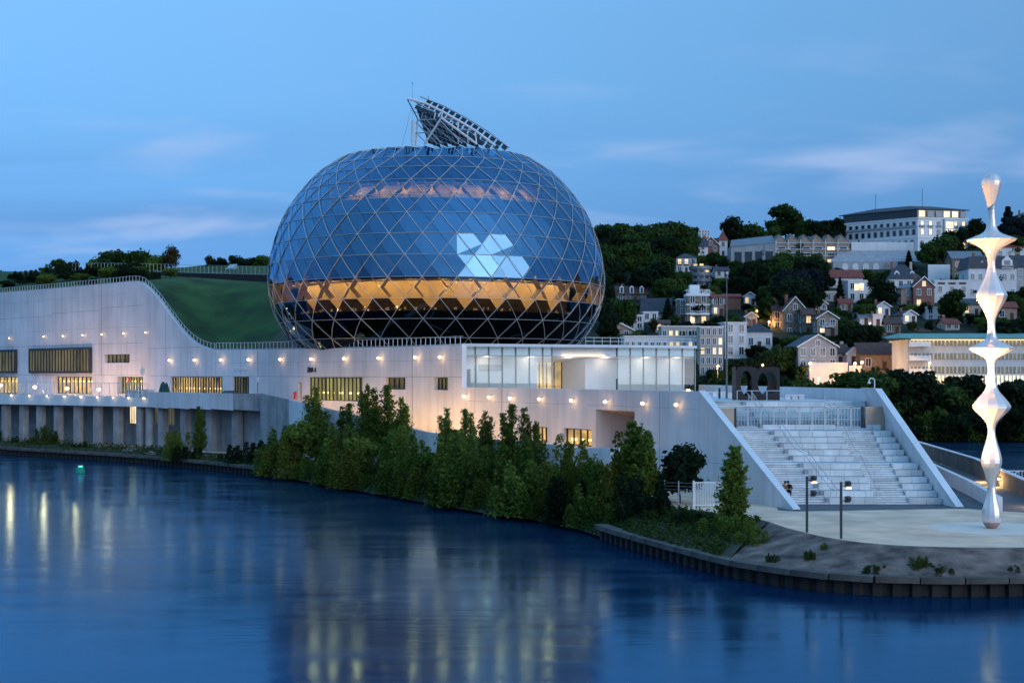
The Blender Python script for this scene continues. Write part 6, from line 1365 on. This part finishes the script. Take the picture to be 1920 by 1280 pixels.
def plume_tree(key, seed, n=9000, plumes=6, wide=.24, leaf=.026, m='leaf_bank', low=.06):   # upright poplar-like tree with feathery tops
    rr_ = random.Random(seed); rg = np.random.default_rng(seed); P_, tr = [], MB()
    tr.tube((0, 0, -.08), (0, 0, .35), .014, 6, .01)
    for k in range(plumes):
        a = 2 * pi * k / plumes + rr_.uniform(-.4, .4); off = wide * (0 if k == 0 else rr_.uniform(.35, 1.0)); hgt = 1.0 if k == 0 else rr_.uniform(.68, .97); bx_, by_ = cos(a) * off, sin(a) * off; nk = int(n / plumes * (1.3 if k == 0 else .94))
        nbr = 90; tb = rg.random(nbr) ** .9; az = rg.random(nbr) * 2 * pi; ln = (.20 * (1 - tb) ** .7 + .035) * rg.uniform(.6, 1.25, nbr); up = rg.uniform(.9, 2.2, nbr); ch = rg.integers(0, nbr, nk); s__ = rg.random(nk) ** .75; tz_ = np.clip(tb[ch] * .94 + ln[ch] * s__ * up[ch] * .55, 0, 1.04); z = low + (hgt - low) * tz_; rad = ln[ch] * s__ * .62; b2 = az[ch]
        P_.append(np.stack([bx_ * (.35 + .65 * tz_) + np.cos(b2) * rad + rg.normal(size=nk) * .011, by_ * (.35 + .65 * tz_) + np.sin(b2) * rad + rg.normal(size=nk) * .011, z + rg.normal(size=nk) * .008], 1)); tr.tube((0, 0, .05), (bx_, by_, hgt * .9), .009, 5, .002)
    p = np.concatenate(P_); PROTO[key] = (tr.mesh('trunk', 'bark'), leaf_mesh('crown', p, leaf, m, seed, .2), wide + .1)
for k in range(4): plume_tree('plume%d' % k, 101 + k, 8000, 5 + k % 3, (.19, .24, .13, .27)[k], m=('leaf_bank', 'leaf_olive', 'leaf_bank', 'leaf_olive')[k])
plume_tree('cone0', 111, 11000, 3, .06, .030)
def scrub(key, seed, m, n=5200):      # shaggy bank scrub: upright stems with leaves to the ground
    rg = np.random.default_rng(seed); rr_ = random.Random(seed); P_ = []
    for k in range(14):
        cx_, cy_ = rr_.uniform(-.5, .5), rr_.uniform(-.35, .35); hg = rr_.uniform(.5, 1.0); nk = n // 14; t_ = rg.random(nk); a = rg.random(nk) * 2 * pi; r_ = .2 * (1 - t_ * .75) * rg.random(nk) ** .5
        P_.append(np.stack([cx_ + np.cos(a) * r_ + .1 * t_ * rr_.uniform(-1, 1), cy_ + np.sin(a) * r_, hg * t_], 1))
    tr = MB()
    for k in range(5): tr.tube((rr_.uniform(-.3, .3), rr_.uniform(-.2, .2), -.1), (rr_.uniform(-.4, .4), rr_.uniform(-.3, .3), .6), .012, 4, .004)
    PROTO[key] = (tr.mesh('stem', 'bark'), leaf_mesh('foliage', np.concatenate(P_), .055, m, seed, .25), .6)
scrub('scrub3', 124, 'leaf_olive'); scrub('scrub0', 121, 'leaf_bank'); scrub('scrub1', 122, 'leaf_dark'); scrub('scrub2', 123, 'leaf_grass')
rt_ = random.Random(99)
def plant(key, x, y, z, h, label, name='tree', cat='tree', group=None, wx=1.0):
    tm, cm_, _ = PROTO[key]; t_ = thing(name, label, cat, (x, y, z), rt_.uniform(0, 6.28), group)
    a = obj('trunk' if name != 'shrub' else 'stem', tm, None, t_, local=True); c = obj('crown' if name != 'shrub' else 'foliage', cm_, None, t_, local=True); a.scale = c.scale = (h * wx, h * wx, h); return t_

# bank trees, nearest the water: (px, row of foot, row of top, distance, kind, width factor, label)
for (px, yt, D, key, wx, zb, lab) in (
    (592, 722, 186, 'plume2', 1.15, 1.8, 'leftmost tall poplar in front of the ramp wall'), (655, 752, 180, 'plume0', 1.2, 2.0, 'bushy poplar right of the leftmost tall poplar'), (690, 718, 174, 'plume2', 1.05, 2.0, 'tall slender poplar left of the twin tops'), (726, 716, 172, 'plume0', 1.1, 2.0, 'tallest poplar standing before the dark square window'),
    (752, 742, 166, 'plume2', 1.0, 2.0, 'broad poplar right of the tallest one with warm light behind'), (622, 790, 176, 'plume3', 1.2, 1.9, 'lower bushy poplar under the glazed hall'), (838, 762, 158, 'plume2', 1.0, 2.1, 'slim poplar at the left of the middle group'), (872, 762, 155, 'plume0', .95, 2.1, 'poplar second from left in the middle group'), (910, 768, 150, 'plume2', 1.15, 2.2, 'poplar in the middle of the middle group'), (960, 752, 146, 'plume0', 1.05, 2.2, 'tallest poplar of the middle group below the terrace'), (990, 778, 143, 'plume3', .9, 2.2, 'leaning poplar at the right of the middle group'),
    (800, 842, 158, 'plume3', 1.0, 2.0, 'low bushy poplar between the two poplar groups'), (1188, 782, 121, 'cone0', 1.5, 2.2, 'dense dark poplar in front of the passage opening'), (1212, 800, 119.5, 'cone0', 1.25, 2.3, 'dense poplar just right of the passage'), (1160, 845, 121, 'plume3', .9, 1.9, 'bushy poplar at the foot of the passage'), (1376, 828, 105.5, 'cone0', 1.35, 2.0, 'single young tree standing by the left stair wing'), (1068, 855, 128, 'plume3', 1.0, 1.8, 'low poplar under the lit ramp window'), (1115, 868, 124, 'plume0', 1.1, 1.8, 'low poplar right of the lit ramp window')):
    x = PX(px, D); zt = PZ(yt, D); plant(key, x, D, zb, zt - zb, lab, 'poplar_tree', 'tree', 'poplars along the river bank', wx)
plant('dark1', PX(1275, 119), 119.5, 2.5, PZ(834, 119) - 2.5, 'round dark shrub tree against the blank wall behind the wire fence', 'tree', wx=1.15)
plant('cone0', PX(372, 205), 205.5, 1.3, PZ(757, 205) - 1.3, 'young tree growing between the platform columns', 'tree', wx=.9)
k = 0
def low_row(specs, grp, fmt):
    for i, (px, yt, D, key, wx, z) in enumerate(specs):
        h = max(.6, PZ(yt, D) - z); plant(key, PX(px, D), D, z, h, fmt % ordinal(i), 'shrub', 'shrub', grp, wx)
low_row([(5, 795, 250, 'scrub0', 1.0, .9), (30, 822, 244, 'scrub1', 1.4, .9), (60, 818, 240, 'scrub0', 1.3, .9), (88, 795, 238, 'scrub0', 1.0, .9), (115, 832, 232, 'scrub1', 1.8, .8), (150, 828, 229, 'scrub1', 1.6, .8), (178, 838, 226, 'scrub2', 2.0, .8), (330, 802, 205, 'scrub0', 1.0, .9), (350, 832, 202, 'scrub1', 1.5, .9), (240, 850, 217, 'scrub2', 1.8, .8), (425, 848, 197, 'scrub1', 1.6, .9), (465, 820, 193, 'scrub1', 1.3, .9), (492, 842, 190, 'scrub1', 1.3, .9)], 'shrubs on the quay below the platform', 'dark scrubby bush on the quay below the platform, %s from the left')
for i in range(24):
    px = 510 + i * 30; c = CU[0]; D = 1 / interp([(490, 1 / 186), (700, 1 / 157), (900, 1 / 136), (1050, 1 / 125.5), (1180, 1 / 114), (1240, 1 / 109)], px); D += 2.0
    plant(('scrub0', 'scrub3', 'scrub0', 'scrub1')[i % 4], PX(px, D), D, .35, (3.4 + 1.5 * sin(i * 1.7) + rt_.uniform(-.6, .6)), 'shaggy dark bank shrub at the waterline under the poplars, %s from the left' % ordinal(i), 'shrub', 'shrub', 'shrubs along the planted waterline', 1.25)
for i in range(18):
    px = 530 + i * 38; D = 1 / interp([(490, 1 / 186), (700, 1 / 157), (900, 1 / 136), (1050, 1 / 125.5), (1180, 1 / 114)], px) + 8.5
    plant(('scrub0', 'bush0', 'scrub3')[i % 3], PX(px, D), D, 1.4, (4.9 + 1.7 * sin(i * 2.3) + rt_.uniform(-.5, .5)), 'tall shrub between the poplar trunks on the bank, %s from the left' % ordinal(i), 'shrub', 'shrub', 'shrubs between the poplar trunks', 1.0)
low_row([(1225, 925, 113.5, 'scrub1', 1.4, 1.9), (1262, 945, 110.5, 'scrub2', 2.2, 1.7), (1300, 958, 106.5, 'scrub1', 2.4, 1.5), (1340, 962, 103, 'scrub0', 2.0, 1.5), (1385, 962, 101, 'scrub0', 1.6, 1.6), (1408, 985, 97.5, 'scrub0', 1.7, 1.5)], 'shrubs at the end of the planted bank', 'grassy bush on the bank left of the stone embankment, %s from the left')
low_row([(1516, 1028, 90.5, 'scrub2', 1.2, 1.5), (1545, 1016, 92, 'scrub0', .8, 1.9), (1447, 1036, 91.2, 'scrub2', 1.4, 1.3), (1640, 1060, 86.6, 'scrub2', 2.2, 1.2), (1725, 1040, 86.8, 'scrub0', 1.5, 1.35), (1760, 1062, 86.3, 'scrub2', 2.6, 1.2), (1905, 1072, 86.4, 'scrub2', 1.8, 1.2)], 'weeds on the stone embankment', 'green weed tuft on the stone embankment, %s from the left')
# grass blades and ground cover on the planted bank (nobody could count these)
rg = np.random.default_rng(5); gp = []
for _ in range(24000):
    i = int(rg.integers(0, 8 * KS + 1)); t_ = rg.random(); f_ = rg.random(); a = Vector((CU[i].x, CU[i].y, curb_z(i))).lerp(UP[i], t_); c = Vector((CU[i + 1].x, CU[i + 1].y, curb_z(i + 1))).lerp(UP[i + 1], t_); q_ = a.lerp(c, f_)
    if 2.0 * KS < i < 3 * KS and t_ > .3: continue
    gp.append((q_.x, q_.y, q_.z + .3 * sin(pi * t_) + rg.random() ** 2 * (.7 if i < 6 * KS else .3)))
go = obj('bank_grass', leaf_mesh('bank_grass', gp, .30, 'leaf_grass', 6, .1), None); go['kind'] = 'stuff'; go['label'] = 'rough grass and ground cover on the planted river bank'; go['category'] = 'grass'
# broken stones on the quay
for i in range(34):
    px = rt_.uniform(178, 300) if i < 26 else rt_.uniform(355, 440); D = interp([(178, 229), (300, 211), (440, 198)], px) + rt_.uniform(-1.5, 2.5); s_ = rt_.uniform(.35, 1.1)
    vs = [Vector((rt_.uniform(-1, 1), rt_.uniform(-1, 1), rt_.uniform(-.5, .5))).normalized() * s_ * rt_.uniform(.7, 1.0) for _ in range(12)]; bm2 = bmesh.new(); [bm2.verts.new(v) for v in vs]; bmesh.ops.convex_hull(bm2, input=bm2.verts); me = bpy.data.meshes.new('boulder'); bm2.to_mesh(me); bm2.free(); me.materials.append(M['rubble'])
    o = bpy.data.objects.new('boulder', me); C.objects.link(o); o.location = (PX(px, D), D, 1.15 + s_ * .2); tag(o, 'broken pale stone lying on the quay rubble below the platform', 'stone', 'broken stones on the quay')
# shrubs on the green roof
for i, (px, yt, D, key, wx, lab) in enumerate(((113, 487, 306, 'hill0', 1.0, 'grey green tree at the left end of the roof path'), (136, 488, 304, 'dark0', .8, 'dark tree beside the left end of the roof railing'), (182, 478, 309, 'bush0', .9, 'low shrub left in the thicket behind the roof railing'), (214, 463, 308, 'hill1', 1.0, 'tall bush in the thicket behind the roof railing'), (240, 466, 306, 'hill2', 1.0, 'middle bush in the thicket behind the roof railing'), (268, 463, 304, 'hill3', 1.0, 'second tall bush in the thicket behind the roof railing'), (290, 472, 303, 'bush0', .9, 'low bush right of the thicket middle'), (321, 461, 300, 'russet0', .85, 'half bare tree at the right end of the roof thicket'), (397, 478, 294, 'russet0', .9, 'small bare tree on the meadow left of the dome'), (415, 481, 293, 'bush1', .8, 'small dark bush on the meadow'), (446, 476, 291, 'bush1', 1.0, 'rounded bush on the meadow near the dome'), (470, 480, 290, 'bush1', .9, 'low bush on the meadow beside the skylights'), (492, 474, 288, 'bush0', .9, 'bush on the meadow touching the dome edge'), (80, 520, 300, 'bush1', 1.2, 'dark bush low on the left roof slope'), (160, 507, 290, 'bush1', 1.5, 'dark bush under the roof path'), (210, 508, 286, 'bush1', 1.5, 'second dark bush under the roof path'), (275, 508, 276, 'bush1', 1.0, 'dark shrub at the crest of the swept wall'), (28, 524, 305, 'bush1', 1.3, 'dark bush behind the left end of the roof railing'), (120, 518, 292, 'bush0', 1.2, 'bush below the grey green tree'))):
    z0 = max(29, min(36, PZ(530 if px < 300 else 512, D) - .2)); plant(key, PX(px, D), D, z0, max(2.2, PZ(yt, D) - z0), lab, 'roof_tree' if yt < 500 else 'shrub', 'tree' if yt < 500 else 'shrub', None, wx)
for i in range(18):
    px = -20 + i * 15; q_ = mound(px, .25 + .5 * ((i * 7) % 5) / 5); plant(('bush1', 'scrub1', 'bush0')[i % 3], q_[0], q_[1], q_[2] - .3, rt_.uniform(2.0, 3.6), 'dark shrub on the left roof slope behind the railing, %s from the left' % ordinal(i), 'shrub', 'shrub', 'shrubs on the left roof slope', 1.5)
# distant wood on the left skyline
for i, px in enumerate(range(-12, 130, 14)):
    D = 905 + rt_.uniform(-25, 40); x = PX(px, D); zt = PZ(rt_.choice((505, 509, 514, 518)) + (0 if px < 70 else 8), D); h = rt_.uniform(19, 24); plant('hill%d' % (i % 4), x, D, zt - h, h, 'tree in the back row of the distant wood, %s from the left edge' % ordinal(i), 'tree', 'tree', 'trees of the distant wood on the left', 1.1)
    D = 840 + rt_.uniform(-25, 20); x = PX(px + 7, D); zt = PZ(528 + rt_.uniform(0, 8), D); h = rt_.uniform(19, 24); plant('dark%d' % (i % 3), x, D, zt - h, h, 'tree in the front row of the distant wood, %s from the left edge' % ordinal(i), 'tree', 'tree', 'trees of the distant wood on the left', 1.2)
# hand placed hillside trees: px, top row, foot row, kind, width, label
for (px, yt, yb, key, wx, lab) in ((1150, 425, 500, 'dark0', 1.0, 'dark tree on the ridge just right of the dome'), (1180, 423, 500, 'hill0', 1.0, 'round tree on the wooded ridge, second right of the dome'), (1222, 417, 498, 'hill1', 1.05, 'broad tree on the wooded ridge in the middle'), (1262, 411, 492, 'hill2', 1.05, 'tallest round tree on the left wooded ridge'), (1292, 424, 490, 'hill3', 1.0, 'round tree on the ridge left of the pale block'), (1378, 407, 470, 'dark1', 1.1, 'dark tree on the skyline above the studio building'), (1410, 413, 470, 'hill3', 1.2, 'broad tree on the skyline above the studio roof'), (1474, 386, 455, 'hill0', 1.15, 'tall round tree standing highest on the skyline'), (1452, 420, 460, 'hill1', 1.0, 'small tree left of the tallest skyline tree'), (1505, 408, 460, 'hill2', 1.0, 'tree right of the tallest skyline tree'), (1540, 412, 462, 'dark2', 1.1, 'dark tree between the skyline tree and the hotel'), (1565, 408, 462, 'dark0', .9, 'dark tree touching the left end of the hotel'),
    (1470, 465, 540, 'hill1', 1.2, 'spreading tree in front of the studio building'), (1515, 470, 545, 'hill2', .9, 'tree in front of the sawtooth gables'), (1480, 505, 590, 'cedar0', 1.0, 'large blue grey cedar above the stone gable house'), (1520, 505, 575, 'cedar0', .9, 'second blue grey cedar right of the large one'), (1575, 520, 575, 'conifer0', 1.0, 'slim dark conifer in front of the red roofed house'), (1658, 520, 580, 'dark1', 1.3, 'dark rounded tree right of the modern white house'), (1767, 432, 510, 'hill3', 1.0, 'large tree under the right corner of the hotel'), (1790, 426, 505, 'dark0', .9, 'conical dark tree below the hotel end'), (1745, 447, 512, 'hill1', .9, 'tree at the foot of the hotel terrace'), (1704, 470, 506, 'conifer0', 1.5, 'small dark conifer in front of the terrace arches'), (1610, 450, 468, 'conifer0', 1.3, 'tiny dark conifer at the hotel wall'), (1832, 408, 470, 'dark2', .9, 'dark tree right of the hotel end'), (1890, 388, 470, 'conifer1', 1.6, 'dark conifer on the skyline at the far right'), (1905, 405, 475, 'cedar0', .9, 'blue dark cedar at the far right skyline'),
    (1784, 543, 605, 'hill0', 1.0, 'round green tree in front of the white flat roofed house'), (1252, 560, 603, 'conifer0', 1.6, 'dark cypress beside the steep slate roof'), (1172, 555, 620, 'hill2', 1.0, 'round green chestnut tree right of the dome'), (1140, 585, 640, 'dark1', 1.0, 'dark tree hugging the right edge of the dome'), (1760, 490, 527, 'russet0', 1.0, 'bare branched tree in front of the patterned wall'), (1600, 608, 650, 'russet0', 1.1, 'pale bare tree above the tiny white house'), (1226, 596, 622, 'russet0', .9, 'bare tree on the white stepped terrace')):
    D = hillD(yb); z = PZ(yb, D); plant(key, PX(px, D), D, z - .5, PZ(yt, D) - z + .5, lab, 'conifer_tree' if key[:3] == 'con' or key[:3] == 'ced' else 'tree', 'tree', None, wx)
    RECT.append((px - 6, px + 6, yt + 8, yb - 10, D - 60))
# fill the gaps between the houses with hillside trees that leave the fronts in view
cand = []; taken = []; FILL = []
for yb in range(740, 440, -13):
    for px in range(1128 + (yb % 2) * 16, 1945, 35):
        cand.append((px + rt_.uniform(-8, 8), yb + rt_.uniform(-4, 4)))
cnt = {}
for (px, yb) in cand:
    D = hillD(yb) if yb < 700 else 330 - (yb - 700) * .9
    if (px < 1320 and yb > 660) or yb > 704: continue
    if D < 289: continue
    x = PX(px, D); z = min(tz(x, D), PZ(yb, D) + 2) - .4; s_ = D / F
    ok_h = 0
    for h in (rt_.uniform(11, 15), 9, 6.5, 4.5, 3.2):
        w_ = h * .40 / s_; y1 = 700 - (z + h - H) / s_; y0 = 700 - (z - H) / s_; bad = False
        for (a, c, e, f_, dd) in RECT:
            if D > dd + 2: continue
            ox = min(px + w_, c) - max(px - w_, a); oy = min(y0, f_) - max(y1, e)
            if ox > 2 and oy > (f_ - e) * .22: bad = True; break
        if not bad and y1 > (415 if px < 1320 else 440 if px < 1580 else 500 if px < 1830 else 420): ok_h = h; break
    if not ok_h: continue
    for (qx, qy, qh) in taken:
        if abs(qx - x) < (ok_h + qh) * .2 and abs(qy - D) < (ok_h + qh) * .36: ok_h = 0; break
    if not ok_h: continue
    taken.append((x, D, ok_h))
    yc = (y0 + y1) / 2; nb_ = min(HN, key=lambda q_: (q_[0] - px) ** 2 + (q_[1] - yc) ** 2); dx_, dy_ = px - nb_[0], yc - nb_[1]
    side = ('right of' if dx_ > 0 else 'left of') if abs(dx_) > abs(dy_) else ('below' if dy_ > 0 else 'above')
    if px < 1262 and yc < 560: lab, grp = 'tree in the dark wood between the dome and the white villa', 'trees of the dark wood beside the dome'
    elif yb > 700: lab, grp = 'riverside tree on the far bank %s the lit office' % ('in front of' if px > 1690 else 'left of'), 'riverside trees on the far bank %s the office' % ('in front of' if px > 1690 else 'left of')
    else: lab, grp = 'leafy tree %s the %s' % (side, ' '.join(nb_[2].split()[:8])), 'trees %s the %s' % (side, ' '.join(nb_[2].split()[:8]))
    key = rt_.choice(('hill0', 'hill1', 'hill2', 'hill3', 'dark0', 'dark1', 'dark2')) if ok_h > 5 else rt_.choice(('bush0', 'bush1', 'hill2', 'dark1'))
    FILL.append(plant(key, x, D, z, ok_h, lab, 'tree' if ok_h > 4 else 'shrub', 'tree' if ok_h > 4 else 'shrub', grp, rt_.uniform(.95, 1.3)))
byl = {}
for o in FILL: byl.setdefault(o['label'], []).append(o)
for lb_, os_ in byl.items():
    if len(os_) > 1:
        for i, o in enumerate(sorted(os_, key=lambda q_: q_.location.x / q_.location.y)): o['label'] = '%s, %s from left' % (lb_, ordinal(i))
# far bank tree belt
for i in range(26):
    px = 1330 + i * 25 + rt_.uniform(-6, 6); D = 291 + rt_.uniform(0, 7) - (px - 1330) * .006; x = PX(px, D); yt = (700 if px < 1480 else 705 if px < 1600 else 690 if px < 1720 else 708) + rt_.uniform(-10, 14); h = PZ(yt, D) - 1.0
    if 1735 < px < 1840: h = PZ(rt_.uniform(700, 735), D) - 1
    plant(rt_.choice(('hill0', 'hill1', 'dark0', 'dark2', 'hill3')), x, D, 1.0, h, 'tree in the belt along the far river bank, %s from the left' % ordinal(i), 'tree', 'tree', 'trees of the belt along the far bank', 1.15)
for i in range(24):
    px = 1690 + i * 11 + rt_.uniform(-4, 4); D = 284 + rt_.uniform(-1, 2) - (px - 1690) * .02; x = PX(px, D); plant(rt_.choice(('scrub1', 'bush1', 'scrub0')), x, D, .2, rt_.uniform(4, 7), 'dark shrub at the water on the far bank, %s from the left' % ordinal(i), 'shrub', 'shrub', 'shrubs at the far waterline', 1.2)
